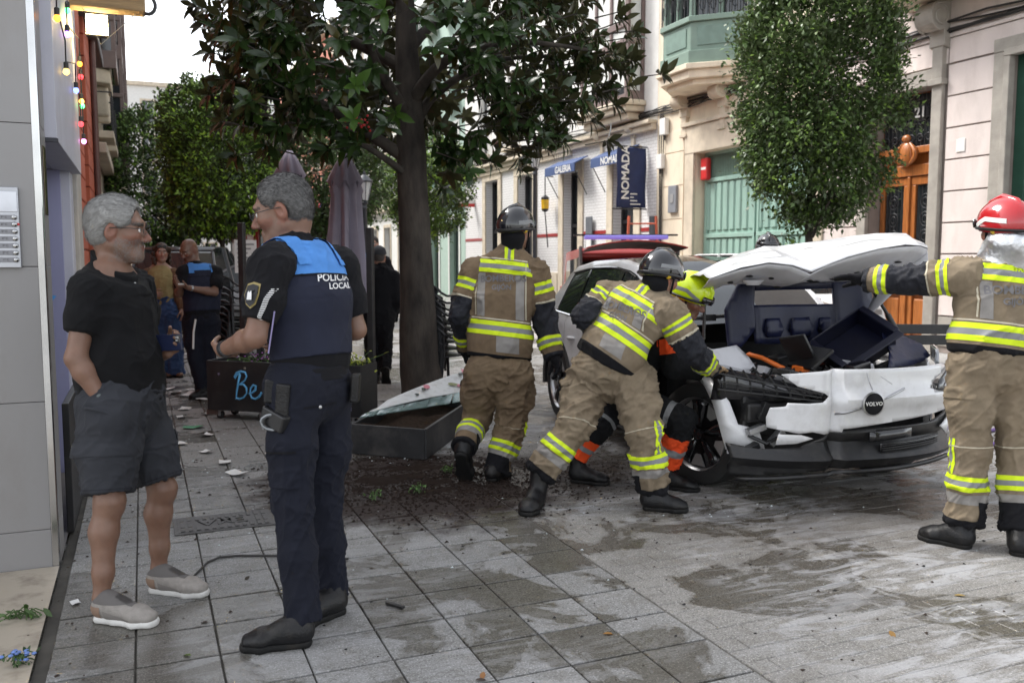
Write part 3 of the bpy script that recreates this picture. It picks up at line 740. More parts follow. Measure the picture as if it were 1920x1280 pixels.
mb = MB(); mb.box(FX-0.7, FX-0.02, 32.4, 32.5, 3.55, 3.85); o = mb.build('shop_sign', whitep, None, bevel=0.01); tag(o, 'small white and red projecting shop sign at the far end of the tiled front', 'sign'); mb = MB(); mb.box(FX-0.7, FX-0.02, 32.38, 32.398, 3.55, 3.68); mb.build('red_strip', redm, o)
# --- buildings further along the right side
def block(name, label, u0, u1, h, wall, trim, frame, X=FX, side=1, nwin=4, floors=3, ground=None, seed=0):
    rt = root(name, label, 'building', (X, (u0+u1)/2, 0)); rr = random.Random(seed); w = (u1-u0)/nwin; ops = []
    for i in range(nwin):
        c0 = u0+w*(i+0.5); ops.append((c0-0.6, c0+0.6, 0.02, 3.2))
        for k in range(floors): ops.append((c0-0.55, c0+0.55, 4.6+3.4*k, 7.0+3.4*k))
    facade(u0, u1, 0, h, ops, 0.3, side, X).build('wall', wall, rt, fix=False)
    MB().box(min(X+side*0.35, X+side*8), max(X+side*0.35, X+side*8), u0, u1, 0, h-0.1).build('building_core', jointm, rt)
    for (a, b, c, d) in ops:
        xs = sorted((X+side*0.24, X+side*0.28)); mb = MB().box(*xs, a, b, c, d); g = mb.build('window', glassd, rt)
        xs = sorted((X+side*0.17, X+side*0.239)); mb = MB()
        for uu in (a, (a+b)/2-0.035, b-0.07): mb.box(*xs, uu, uu+0.07, c, d)
        mb.build('window_frame', frame, g)
        mb = MB(); xs = sorted((X-side*0.04, X-side*0.003)); 
        for uu in (a-0.16, b): mb.box(*xs, uu, uu+0.16, c, d)
        mb.box(*xs, a-0.16, b+0.16, d, d+0.16); mb.build('window_surround', trim, rt, bevel=0.01)
        if c > 1:
            mb = MB(); xs = sorted((X-side*0.45, X-side*0.003)); mb.box(*xs, a-0.25, b+0.25, c-0.18, c-0.01); bl = mb.build('balcony', trim, rt, bevel=0.02)
            mb = MB(); xo = X-side*0.42
            for i in range(11): mb.tube([(xo, a-0.2+i*(b-a+0.4)/10, c), (xo, a-0.2+i*(b-a+0.4)/10, c+0.9)], 0.014, 4)
            mb.tube([(X, a-0.22, c+0.9), (xo, a-0.22, c+0.9), (xo, b+0.22, c+0.9), (X, b+0.22, c+0.9)], 0.02, 4); mb.build('railing', iron, bl)
    mb = MB(); xs = sorted((X-side*0.3, X-side*0.003)); mb.box(*xs, u0, u1, 4.0, 4.25); mb.box(*xs, u0, u1, h-0.4, h); mb.build('cornice', trim, rt, bevel=0.03)
    return rt
offw = M('far_white_render', (0.72, 0.72, 0.69), 0.85, var=0.05)
block('far_house', 'pale green painted house beyond the tiled gallery with a planted window', 33.52, 41.5, 13, M('mint_render', (0.40, 0.52, 0.45), 0.85, var=0.06), offw, greend, nwin=3, seed=2)
block('far_house', 'off white house with balconies far down the right side', 41.52, 58, 15, offw, cstone, whitep, nwin=6, seed=3)
block('far_house', 'brick red house at the far right end of the street', 58.02, 84, 17, M('far_brick', (0.36, 0.13, 0.08), 0.85), cstone, whitep, nwin=8, seed=4)
# --- left side of the street
orange = M('orange_red_render', (0.46, 0.11, 0.055), 0.8, var=0.08, vs=3, dirt=(0.2, 0.06, 0.04), ds=2)
XL = -0.95
lo_ = root('orange_house', 'orange red rendered house front with stone pilasters behind the string lights', 'building', (XL, 15, 0))
facade(7.72, 23.0, 0, 5.9, [(13, 14.2, 0, 3.4), (17, 18.2, 0, 3.4)], 0.35, -1, XL).build('wall', jointm, lo_, fix=False)
MB().box(XL-8, XL-0.36, 7.72, 23, 0, 9.1).build('building_core', jointm, lo_)
for (a, b) in ((7.72, 12.9), (14.3, 16.9), (18.3, 22.99)):
    zz = 0.1
    while zz < 5.8:
        MB().box(XL+0.002, XL+0.12, a, b, zz, zz+0.375).build('stone_course', orange, lo_, bevel=0.012); zz += 0.395
MB().box(XL, XL+0.3, 7.72, 22.99, 5.92, 6.15).build('cornice', M('slate_trim', (0.10, 0.09, 0.10), 0.6), lo_, bevel=0.03)
facade(7.72, 23.0, 6.15, 9.3, [(13, 14.2, 6.5, 9), (17, 18.2, 6.5, 9)], 0.35, -1, XL).build('upper_wall', cstone, lo_, fix=False)
MB().tube([(XL+0.18, 20.2, 0), (XL+0.18, 20.2, 6)], 0.06, 8).build('drain_pipe', M('brown_pipe', (0.12, 0.06, 0.05), 0.5), lo_, smooth=50)
block('balcony_house', 'stone house with ironwork balconies past the orange front', 23.02, 34, 10.2, M('sand_stone', (0.42, 0.36, 0.29), 0.85, var=0.15, vs=2), cstone, brown, X=XL, side=-1, nwin=4, floors=1, seed=6)
block('balcony_house', 'dark timber fronted house at the far left end of street', 34.02, 60, 17, M('dull_stone', (0.38, 0.34, 0.30), 0.85), cstone, brown, X=XL, side=-1, nwin=9, seed=7)
for (y, z0, p, h_, m_, lb) in ((25.5, 6.2, 0.55, 3.4, brown, 'glazed brown bay nearest the orange house'), (31.5, 4.2, 0.62, 9.5, brown, 'tall dark glazed bay stack down the left side'), (40, 4.6, 0.66, 10, brown, 'farthest dark glazed bay against the white sky')):
    bo = root('bay_window', lb, 'bay window', (XL, y, z0)); 
    MB().prism([(XL, y-1.2), (XL+p-0.15, y-1.0), (XL+p-0.15, y+1.0), (XL, y+1.2)], lambda a, b, d: (a, b, d), z0-0.35, z0).build('bay_base', cstone, bo, bevel=0.04)
    MB().box(XL+0.002, XL+p*0.6, y-0.7, y-0.45, z0-1.1, z0-0.352).build('bracket', cstone, bo, bevel=0.06); MB().box(XL+0.002, XL+p*0.6, y+0.45, y+0.7, z0-1.1, z0-0.352).build('bracket', cstone, bo, bevel=0.06)
    MB().box(XL+0.002, XL+p-0.08, y-1.1, y+1.1, z0+0.002, z0+h_).build('bay_glazing', glassd, bo)
    k = 0
    while k*1.15 < h_:
        zz = z0+0.004+k*1.15; MB().box(XL+0.004, XL+p, y-1.18, y+1.18, zz, zz+(0.42 if k % 3 == 0 else 0.12)).build('bay_rail', m_, bo, bevel=0.012); k += 1
    for t in (-1.15, -0.4, 0.36, 1.1):
        MB().box(XL+p-0.1, XL+p-0.01, y+t, y+t+0.08, z0+0.3, z0+h_).build('bay_mullion', m_, bo)
        MB().box(XL+0.05+abs(t)*0.1, XL+0.13+abs(t)*0.1, y-1.16, y-1.1, z0+0.3, z0+h_).build('bay_mullion', m_, bo)
# --- clad shop front on the near left
clad = M('beige_stone_cladding', (0.27, 0.262, 0.26), 0.35, var=0.06, vs=1.5, dirt=(0.21, 0.19, 0.17), ds=3, damt=0.55, bump=0.05, stretch=(1, 1, 0.45))
chrome = M('steel_trim', (0.5, 0.5, 0.5), 0.16, metal=1.0, var=0.1)
lilac = M('white_panel_paint', (0.50, 0.50, 0.56), 0.5, var=0.05, vs=3, dirt=(0.33, 0.32, 0.34), ds=5, damt=0.35)
sf = root('corner_building', 'beige stone clad corner building with white boxed canopy and steel corner', 'building', (-1.5, 5.0, 0))
MB().box(-4.5, -0.45, 4.80, 5.12, 0, 6.5).build('wall_core', jointm, sf)
zs = [0.0, 0.19, 0.82, 1.47, 2.14, 2.8, 3.45, 4.1, 4.8]
for a, b in zip(zs, zs[1:]):
    for x0, x1 in ((-1.62, -0.455), (-2.8, -1.625)):
        MB().box(x0, x1, 4.77, 4.799, a+0.0015, b-0.0015).build('cladding_panel', clad, sf, bevel=0.002)
    MB().box(-0.449, -0.422, 4.795, 5.03, a+0.0015, b-0.0015).build('cladding_panel', clad, sf, bevel=0.002)
MB().box(-0.456, -0.4205, 4.766, 4.794, 0, 4.8).build('corner_trim', chrome, sf, bevel=0.006)
MB().box(-0.50, -0.43, 5.035, 5.10, 0, 4.6).build('door_jamb', lilac, sf, bevel=0.006)
MB().box(-0.54, -0.38, 5.14, 7.2, 2.12, 5.4).build('canopy_box', lilac, sf, bevel=0.004)
MB().box(-1.5, -0.545, 5.12, 7.19, 2.125, 2.2).build('canopy_soffit', lilac, sf)
MB().box(-0.545, -0.375, 5.115, 5.138, 2.12, 5.4).build('canopy_end', lilac, sf, bevel=0.002)
MB().box(-0.55, -0.37, 5.112, 5.14, 2.10, 2.118).build('canopy_edge', M('dark_edge', (0.04, 0.04, 0.05), 0.5), sf)
MB().box(-1.45, -0.50, 6.9, 6.95, 0, 2.12).build('painted_panel', M('pale_blue_panel', (0.34, 0.34, 0.52), 0.45, var=0.05, vs=2), sf)
MB().box(-0.52, -0.44, 6.96, 7.2, 0, 2.12).build('door_jamb', lilac, sf, bevel=0.006)
MB().box(-1.5, -1.46, 5.12, 6.9, 0, 2.12).build('shop_door', glassd, sf)
MB().box(-0.62, -0.59, 5.13, 5.75, 0.02, 2.1).build('open_door_leaf', M('dark_blue_door', (0.05, 0.05, 0.10), 0.3), sf, bevel=0.005)
MB().box(-4.5, -0.41, 7.25, 7.68, 0, 6.5).build('side_wall', M('stone_quoin', (0.42, 0.39, 0.35), 0.85, bump=0.3), sf, bevel=0.01)
MB().box(-0.421, -0.416, 4.85, 4.96, 1.72, 2.05).build('brass_plate', M('smoked_brass', (0.12, 0.10, 0.06), 0.25, metal=0.8), sf, bevel=0.002)
# decals on the panel: a leafy sprig and a small bird
mb = MB(); gx, gz, gy = -0.72, 1.50, 6.898
for i in range(16):
    t = i/15; s = (1 if i % 2 else -1)*(0.10*(1-t)+0.02); c0 = (gx+s, gy, gz+0.34*t)
    mb.add([(gx, gy, gz+0.34*t), (gx+s*0.6, gy, gz+0.34*t+0.035), (gx+s, gy, gz+0.34*t+0.01), (gx+s*0.55, gy, gz+0.34*t-0.015)], [(0,1,2,3)])
mb.build('leaf_decal', M('decal_green', (0.12, 0.25, 0.08), 0.6), sf, fix=False)
mb = MB(); mb.add([(gx+.10+a*0.06, gy, 1.23+b*0.06) for a, b in ((-1,-.3),(-.4,-.7),(.3,-.6),(.8,0),(1.1,.4),(.7,.45),(.4,.7),(.1,.4),(-.3,.45),(-.9,.8),(-.8,.3))], [tuple(range(11))]); mb.build('bird_decal', M('decal_blue', (0.08, 0.35, 0.75), 0.6), sf, fix=False)
sheet('threshold', -2.4, -0.425, 1.2, 4.76, 0.004, M('worn_beige_marble', (0.40, 0.35, 0.28), 0.5, var=0.1, vs=3, dirt=(0.12, 0.09, 0.07), ds=6, damt=0.8))
sheet('doorway_floor', -1.5, -0.425, 4.76, 7.25, 0.002, M('doorway_floor', (0.2, 0.19, 0.18), 0.5))
ic = root('intercom', 'steel door intercom panel with seven buttons on beige cladding', 'intercom', (-0.594, 4.77, 1.47))
MB().box(-0.754, -0.522, 4.748, 4.769, 1.465, 1.84).build('face_plate', M('brushed_steel', (0.42, 0.43, 0.46), 0.35, metal=0.9, stretch=(1, 1, 40)), ic, bevel=0.003)
MB().box(-0.754, -0.528, 4.744, 4.7475, 1.725, 1.82).build('speaker_plate', M('plain_steel', (0.5, 0.51, 0.55), 0.3, metal=0.9), ic, bevel=0.002)
for i in range(7):
    zz = 1.70-i*0.033; MB().box(-0.744, -0.549, 4.743, 4.7475, zz-0.011, zz+0.011).build('name_strip', M('name_strip_grey', (0.25, 0.25, 0.27), 0.3), ic, bevel=0.001)
    text_at('name_text', '%dº C' % (7-i if i != 1 else 6), 0.014, (-0.584, 4.7425, zz), (1, 0, 0), (0, 0, 1), iron, ic, extrude=0.0003)
    MB().lathe([(0.012, 0), (0.012, 0.006), (0.008, 0.010), (0.0, 0.011)], (-0.542, 4.743, zz), 14, 'y', Matrix(((1,0,0),(0,-1,0),(0,0,1)))).build('button', chrome, ic, smooth=50)
MB().lathe([(0.007, 0), (0.006, 0.003), (0.0, 0.004)], (-0.527, 4.747, 1.668), 10, 'y', Matrix(((1,0,0),(0,-1,0),(0,0,1)))).build('red_dot', redm, ic)
# ------------------------------------------------------------------ trees
def leaf_mat(name, col, rough, back):
    m = bpy.data.materials.new(name); m.use_nodes = True; n, l = m.node_tree.nodes, m.node_tree.links; b = n['Principled BSDF']
    at = n.new('ShaderNodeAttribute'); at.attribute_name = 'tint'
    ge = n.new('ShaderNodeNewGeometry'); mx = n.new('ShaderNodeMix'); mx.data_type = 'RGBA'
    mu = n.new('ShaderNodeMix'); mu.data_type = 'RGBA'; mu.blend_type = 'MULTIPLY'; mu.inputs[0].default_value = 1.0; mu.inputs[6].default_value = (*col, 1)
    l.new(at.outputs['Color'], mu.inputs[7]); l.new(ge.outputs['Backfacing'], mx.inputs[0]); l.new(mu.outputs[2], mx.inputs[6]); mx.inputs[7].default_value = (*back, 1)
    l.new(mx.outputs[2], b.inputs['Base Color']); b.inputs['Roughness'].default_value = rough; b.inputs['Specular IOR Level'].default_value = 0.5
    tr = n.new('ShaderNodeBsdfTranslucent'); l.new(mx.outputs[2], tr.inputs['Color']); ms = n.new('ShaderNodeMixShader'); ms.inputs[0].default_value = 0.22
    l.new(b.outputs[0], ms.inputs[1]); l.new(tr.outputs[0], ms.inputs[2]); l.new(ms.outputs[0], n['Material Output'].inputs[0])
    return m
mag_leaf = leaf_mat('magnolia_leaf', (0.034, 0.066, 0.019), 0.22, (0.06, 0.06, 0.028))
box_leaf = leaf_mat('clipped_leaf', (0.055, 0.095, 0.028), 0.42, (0.07, 0.10, 0.04))
bark = M('grey_brown_bark', (0.042, 0.034, 0.028), 0.9, var=0.6, vs=9, bump=1.0, bs=26, dirt=(0.085, 0.075, 0.06), ds=5, damt=0.6, stretch=(1, 1, 0.35))
def leaf_shape(n=4, fold=0.18, droop=0.25):
    """one pointed leaf along +y, unit length, half width 0.21, folded on the midrib; both halves"""
    prof = [(0.0, 0.015), (0.22, 0.15), (0.5, 0.21), (0.78, 0.13), (1.0, 0.0)]
    V = []; Fc = []
    for t, w in prof:
        zz = -droop*t*t
        V += [(-w, t, zz+w*fold), (0, t, zz), (w, t, zz+w*fold)]
    for i in range(4):
        a = i*3; Fc += [(a, a+1, a+4, a+3), (a+1, a+2, a+5, a+4)]
    return np.array(V), Fc
def leaves_mesh(name, pos, dirs, ups, size, tint, mat, parent, shape=None):
    LV, LF = shape or leaf_shape(); k = len(LV); n = len(pos)
    D = dirs/np.linalg.norm(dirs, axis=1, keepdims=True); X = np.cross(D, ups); X /= np.linalg.norm(X, axis=1, keepdims=True)+1e-9; Z = np.cross(X, D)
    V = pos[:,None,:] + size[:,None,None]*(LV[None,:,0:1]*X[:,None,:] + LV[None,:,1:2]*D[:,None,:] + LV[None,:,2:3]*Z[:,None,:])
    FA = [np.array([f for f in LF if len(f) == 4])]
    Fc = (FA[0][None] + (np.arange(n)*k)[:,None,None]).reshape(-1, 4)
    me = mesh_from(name, V.reshape(-1,3), Fc, smooth=True)
    a = me.color_attributes.new('tint', 'FLOAT_COLOR', 'POINT')
    a.data.foreach_set('color', np.concatenate([np.repeat(tint, k, 0), np.ones((n*k,1))], 1).ravel())
    return link(name, me, mat, parent)
def bark_trunk(name, pts, rad, parent, n=16, seed=0):
    """smooth tapering limb with uneven bark and root flare"""
    pts = [Vector(p) for p in pts]; m = (len(pts)-1)*6+1; P = []; Rr = []
    for i in range(m):
        t = i/6; k = min(int(t), len(pts)-2); f = t-k
        p0, p1, p2, p3 = (pts[max(k-1,0)], pts[k], pts[k+1], pts[min(k+2,len(pts)-1)])
        P.append(0.5*((2*p1)+(p2-p0)*f+(2*p0-5*p1+4*p2-p3)*f*f+(3*p1-p0-3*p2+p3)*f**3)); Rr.append(rad[k]*(1-f)+rad[k+1]*f)
    mb = MB().tube(P, Rr, n); V = np.array(mb.v)
    ctr = np.repeat(np.array([tuple(p) for p in P]), n, 0); dv = V-ctr; nz = noise3(V*np.array([9, 9, 2.2])+seed)*0.5+noise3(V*np.array([22, 22, 6])+seed)*0.25
    V = ctr + dv*(1+0.13*nz[:,None]); mb.v = [tuple(v) for v in V]
    return mb.build(name, bark, parent, smooth=80)

# --- broad-leaved magnolia in the middle
mg = root('magnolia_tree', 'large magnolia with thick dark trunk and big glossy leaves in the middle', 'tree', (2.75, 9.08, 0))
tb = (2.63, 9.12)
bark_trunk('trunk', [(2.76, 9.08, -0.05), (2.75, 9.08, 0.12), (2.72, 9.10, 0.5), (2.71, 9.11, 1.2), (2.69, 9.13, 2.0), (2.67, 9.14, 2.75), (2.66, 9.2, 3.4), (2.66, 9.3, 4.4), (2.68, 9.4, 5.6)],
           [0.27, 0.235, 0.205, 0.18, 0.165, 0.155, 0.13, 0.09, 0.05], mg, 20, 1)
limbs = [[(2.45,9.15,2.55),(2.0,9.2,2.95),(1.4,9.1,3.25),(1.1,8.9,3.45)], [(2.46,9.15,2.7),(2.9,9.2,3.2),(3.5,9.0,3.6),(4.3,8.8,3.7)], [(2.45,9.15,3.0),(2.2,8.7,3.4),(1.9,8.2,3.7),(1.4,7.9,3.9)],
         [(2.45,9.2,3.1),(2.9,8.7,3.5),(3.4,8.1,3.6),(4.0,7.7,3.5)], [(2.46,9.2,3.5),(1.9,9.8,4.0),(1.2,10.2,4.4)], [(2.47,9.25,3.7),(3.2,9.8,4.2),(4.0,10.0,4.6)], [(2.5,9.15,2.35),(2.2,8.9,2.6),(1.7,8.7,2.75)], [(2.5,9.3,4.2),(1.8,9.0,4.8),(1.3,8.8,5.2)], [(2.5,9.3,4.3),(3.3,8.9,4.8),(4.1,8.6,5.0)]]
for i, lb in enumerate(limbs):
    lb[0] = (lb[0][0]+.2, *lb[0][1:])
    bark_trunk('limb', lb, [0.072, 0.05, 0.03, 0.015][:len(lb)] if i != 6 else [0.05, 0.03, 0.015], mg, 8, i+3)
g2 = np.random.default_rng(5)
tips = []
while len(tips) < 900:
    p = g2.uniform((0.0, 7.2, 2.4), (5.2, 11.2, 5.9))
    q = (p-np.array((2.65, 9.2, 4.1)))/np.array((2.5, 1.95, 1.75)); r = np.linalg.norm(q)
    if r > 1 or r < 0.42 and g2.random() < 0.75: continue
    if p[0] < 0.55+0.2*abs(p[2]-4.2): continue
    # the crown's underside is higher at the rim and broken by gaps
    if p[2] < 2.62+0.10*abs(p[0]-2.9)+0.35*noise3(np.array([[p[0]*1.3, p[1]*1.3, 2.0]]))[0]: continue
    if noise3(p[None]*np.array([1.1, 1.1, 1.4])+3.3)[0] < -0.42: continue
    if p[0] > 3.1 and 9.4 < p[1] and p[2] < 3.4 and g2.random() < 0.6: continue
    tips.append(p)
# a drooping outer skirt, as on the left and right of the trunk
for c0, n_, sp in (((0.9, 8.6, 3.1), 50, (0.30, 0.6, 0.5)), ((1.65, 8.5, 2.78), 34, (0.45, 0.5, 0.26)), ((3.75, 8.4, 2.95), 44, (0.6, 0.6, 0.4)), ((3.05, 8.9, 2.62), 20, (0.3, 0.5, 0.22)), ((4.6, 8.3, 3.5), 20, (0.35, 0.5, 0.4)), ((1.0, 8.4, 3.8), 26, (0.25, 0.6, 0.5))):
    tips += list(np.array(c0)+g2.normal(0, 0.55, (n_, 3))*np.array(sp))
tips = np.array(tips)
pos, dr_, up, sz, ti = [], [], [], [], []
twig = MB()
for p in tips:
    out = nrm((p-np.array((2.6, 9.2, 3.6)))*np.array((1, 1, 0.6))+g2.normal(0, 0.35, 3)); out[2] = out[2]*0.6+0.12
    out = nrm(out); a = nrm(np.cross(out, g2.normal(0, 1, 3))); b = np.cross(out, a); m_ = g2.integers(7, 11); fresh = g2.random() < 0.08
    if g2.random() < 0.55: twig.tube([p-out*0.28-np.array((0, 0, 0.03)), p], [0.010, 0.006], 4, caps=False)
    for k in range(m_):
        t = 2.4*k; sp_ = 0.55+0.75*k/m_
        d = nrm(out*math.cos(sp_)+(a*math.cos(t)+b*math.sin(t))*math.sin(sp_)+np.array((0, 0, -0.28 if not fresh else 0.2)))
        pos.append(p-out*0.05*k/m_); dr_.append(d); up.append(nrm(out+np.array((0, 0, 0.5)))); sz.append(g2.uniform(0.10, 0.225))
        base = g2.uniform(0.55, 1.15); c_ = np.array((1.0, 1.0, 1.0))*base
        if fresh: c_ = np.array((2.3, 2.4, 1.6))*base
        elif g2.random() < 0.04: c_ = np.array((1.9, 0.9, 0.7))*base
        ti.append(c_)
twig.build('twigs', bark, mg, fix=False)['kind'] = 'stuff'
pos, dr_, up, sz, ti = map(np.array, (pos, dr_, up, sz, ti))
vis = np.argsort((pos[:,0]*CF[0]+pos[:,1]*CF[1]) + 0.5*np.abs(pos[:,2]-3.1) - 3*sz)
top, rest = vis[:300], vis[300:]
for i in top: leaves_mesh('leaf', pos[[i]], dr_[[i]], up[[i]], sz[[i]], ti[[i]], mag_leaf, mg)
tag(leaves_mesh('crown', pos[rest], dr_[rest], up[rest], sz[rest], ti[rest], mag_leaf, mg), kind='stuff')
mb = MB()
for i in range(46): mb.sphere(tuple(np.array((1.92, 8.35, 2.80))+g2.normal(0, (0.055, 0.05, 0.045))), 0.013, 6, 4)
mb.build('seed_cluster', M('red_seed', (0.45, 0.02, 0.02), 0.3), mg, smooth=60)['kind'] = 'stuff'
# --- clipped street trees
def clipped(label, x, y, rx, z0, z1, h_trunk, n, seed, tint=(1, 1, 1), lsize=(0.045, 0.08), square=2.6, top_flat=True):
    t = root('clipped_tree', label, 'tree', (x, y, 0), group='clipped street trees'); gg = np.random.default_rng(seed)
    lean = gg.normal(0, 0.06, 2)
    bark_trunk('trunk', [(x, y, -0.05), (x+lean[0]*.5, y, 0.8), (x+lean[0], y+lean[1], z0), (x, y, z0+0.8), (x+.05, y, (z0+z1)/2)], [0.085, 0.065, 0.055, 0.05, 0.03], t, 10, seed)
    mb = MB()
    for i in range(16):
        a = gg.uniform(0, 6.28); zz = gg.uniform(z0-0.1, z0+(z1-z0)*0.5); r_ = rx*gg.uniform(0.5, 0.9)
        mb.tube([(x+lean[0]*.5, y, zz-0.25), (x+math.cos(a)*r_*0.5, y+math.sin(a)*r_*0.5, zz+0.15), (x+math.cos(a)*r_, y+math.sin(a)*r_, zz+0.45)], [0.03, 0.018, 0.006], 5)
    mb.build('branches', bark, t)
    # points through a barrel-shaped volume, weighted to the skin, in clumps
    C = []
    nc = n//14
    while len(C) < nc:
        q = gg.uniform(-1, 1, 3); r = (abs(q[0])**square+abs(q[1])**square+abs(q[2])**(square+1.2))**(1/square)
        if r > 1 or (r < 0.72 and gg.random() < 0.72): continue
        taper = 1-0.14*max(0, -q[2])-0.05*max(0, q[2])
        p = np.array((x+q[0]*rx*taper, y+q[1]*rx*taper, (z0+z1)/2+q[2]*(z1-z0)/2))
        bul = 1+0.16*noise3(p[None]*1.6+seed)[0]; p[:2] = np.array((x, y))+(p[:2]-np.array((x, y)))*bul
        if noise3(p[None]*2.3+seed*1.7)[0] < -0.34: continue
        C.append(p)
    for _ in range(nc//9):
        p = C[gg.integers(len(C))]; o_ = p-np.array((x, y, (z0+z1)/2)); C.append(p+o_/np.linalg.norm(o_)*gg.uniform(.05, .22)*rx)
    nc = len(C); C = np.array(C); P = np.repeat(C, 14, 0)+gg.normal(0, 0.075, (nc*14, 3)); N_ = len(P)
    out = P-np.array((x, y, (z0+z1)/2)); out /= np.linalg.norm(out, axis=1, keepdims=True)+1e-9
    D = out*0.8+gg.normal(0, 0.75, (N_, 3))+np.array((0, 0, 0.15)); U = gg.normal(0, 0.5, (N_, 3))+np.array((0, 0, 1.0))
    clump = np.repeat(gg.uniform(0.6, 1.25, nc), 14); fresh = np.repeat(gg.random(nc) < 0.22, 14)
    T = (clump*gg.uniform(0.75, 1.25, N_))[:,None]*np.array(tint)[None]; T[fresh] *= np.array((1.9, 1.75, 1.2))
    quad = (np.array([(-0.28, 0.35, 0.04), (0, 0, 0), (0.28, 0.35, 0.04), (0, 1, -0.1)]), [(0, 1, 2, 3)])
    tag(leaves_mesh('crown', P, D, U, gg.uniform(*lsize, N_), T, box_leaf, t, quad), kind='stuff')
    return t
clipped('dense clipped tree in front of the garage and the wooden door', 8.93, 10.15, 1.04, 2.02, 5.6, 2.1, 46000, 21, (1.5, 1.5, 1.25), lsize=(0.055, 0.095))
clipped('small clipped tree behind the magnolia trunk at the tiled front', 9.0, 28.9, 1.45, 2.3, 5.6, 2.4, 17000, 22, (2.6, 2.5, 1.3), (0.09, 0.15))
clipped('bright green clipped tree above the standing couple on the left', 1.75, 22.0, 1.35, 2.1, 5.6, 2.2, 26000, 23, (3.6, 3.6, 1.8), (0.08, 0.14))
clipped('dark clipped tree farthest left against the white sky', 0.75, 30.0, 1.75, 1.9, 6.2, 2.0, 20000, 24, (2.4, 2.5, 1.9), (0.10, 0.16))
clipped('dark clipped tree behind the two folded parasols', 4.35, 23.0, 1.5, 2.2, 5.2, 2.3, 20000, 25, (1.4, 1.5, 1.3), (0.08, 0.14))
clipped('distant clipped tree between the parasols and magnolia trunk', 3.2, 34.0, 1.8, 2.2, 6.4, 2.3, 14000, 26, (0.9, 1.0, 1.0), (0.12, 0.18))
# ------------------------------------------------------------------ the crashed white car (local: x forward, y to its left, z up; origin under the front axle)
carw = M('white_car_paint', (0.72, 0.72, 0.73), 0.28, var=0.03, vs=2, coat=0.8, dirt=(0.40, 0.38, 0.36), ds=7, damt=0.45)
carin = M('white_primer_metal', (0.60, 0.60, 0.63), 0.4, var=0.08, vs=6, dirt=(0.35, 0.34, 0.36), ds=5, damt=0.4)
carb = M('black_car_plastic', (0.009, 0.009, 0.010), 0.42, var=0.3, vs=8, bump=0.1, bs=120, dirt=(0.07, 0.065, 0.06), ds=5, damt=0.5)
carg = M('gloss_black', (0.012, 0.012, 0.014), 0.1, coat=0.6, dirt=(0.08, 0.08, 0.08), ds=6, damt=0.25)
liner = M('navy_hood_liner', (0.006, 0.009, 0.036), 0.45, var=0.3, vs=5, bump=0.2, bs=30)
glassc = M('tinted_car_glass', (0.02, 0.024, 0.026), 0.03, spec=0.9, var=0.1)
rubber = M('tyre_rubber', (0.02, 0.02, 0.02), 0.75, bump=0.2, bs=80)
silver = M('rim_silver', (0.42, 0.42, 0.43), 0.3, metal=0.9)
alum = M('cast_aluminium', (0.45, 0.45, 0.46), 0.4, metal=0.8, var=0.2, vs=15)
orangec = M('orange_cable', (0.75, 0.16, 0.02), 0.5)
CAR = root('crashed_car', 'white electric hatchback with smashed front and buckled raised bonnet', 'car', (4.20, 4.817, 0), R(-98))
YC = -0.07
def cb(mb, name, mat, parent=None, **k): return mb.build(name, mat, parent or CAR, world=False, **k)
# body stations: x, then (y, z) of sill low, sill, mid, shoulder, belt, window top, roof edge, roof middle
ST = [(-0.42, (.80,.22),(.85,.32),(.875,.58),(.865,.84),(.82,.95),(.70,1.01),(.58,1.035),(0,1.06)),
      (-0.80, (.80,.21),(.85,.31),(.875,.58),(.868,.85),(.83,.96),(.70,1.19),(.61,1.25),(0,1.28)),
      (-1.25, (.80,.21),(.85,.31),(.875,.58),(.87,.86),(.835,.97),(.67,1.40),(.585,1.46),(0,1.50)),
      (-1.70, (.80,.21),(.85,.31),(.875,.58),(.87,.87),(.835,.98),(.66,1.44),(.575,1.51),(0,1.545)),
      (-2.30, (.80,.21),(.85,.31),(.878,.58),(.875,.88),(.84,1.0),(.655,1.43),(.565,1.50),(0,1.535)),
      (-2.80, (.80,.24),(.85,.33),(.88,.60),(.88,.90),(.84,1.02),(.65,1.38),(.55,1.45),(0,1.485)),
      (-3.10, (.79,.28),(.84,.38),(.875,.62),(.875,.90),(.83,1.04),(.655,1.27),(.55,1.36),(0,1.40)),
      (-3.32, (.74,.33),(.80,.42),(.84,.63),(.85,.89),(.80,1.03),(.69,1.10),(.58,1.13),(0,1.15)),
      (-3.45, (.64,.36),(.70,.46),(.74,.64),(.76,.86),(.72,.96),(.64,1.00),(.5,1.01),(0,1.02))]
sx_ = np.array([s[0] for s in ST]); sp_ = np.array([[p for p in s[1:]] for s in ST])
def station(x):
    o = np.argsort(sx_); return np.array([[np.interp(x, sx_[o], sp_[o, i, j]) for j in (0, 1)] for i in range(8)])
def subdiv(P, a, b, n):
    out = []
    for i in range(a, b):
        for k in range(n):
            t = k/n; p0, p1, p2, p3 = P[max(i-1, 0)], P[i], P[i+1], P[min(i+2, 7)]
            out.append(0.5*((2*p1)+(p2-p0)*t+(2*p0-5*p1+4*p2-p3)*t*t+(3*p1-p0-3*p2+p3)*t**3))
    out.append(P[b]); return out
xs = np.linspace(-0.42, -3.45, 62)
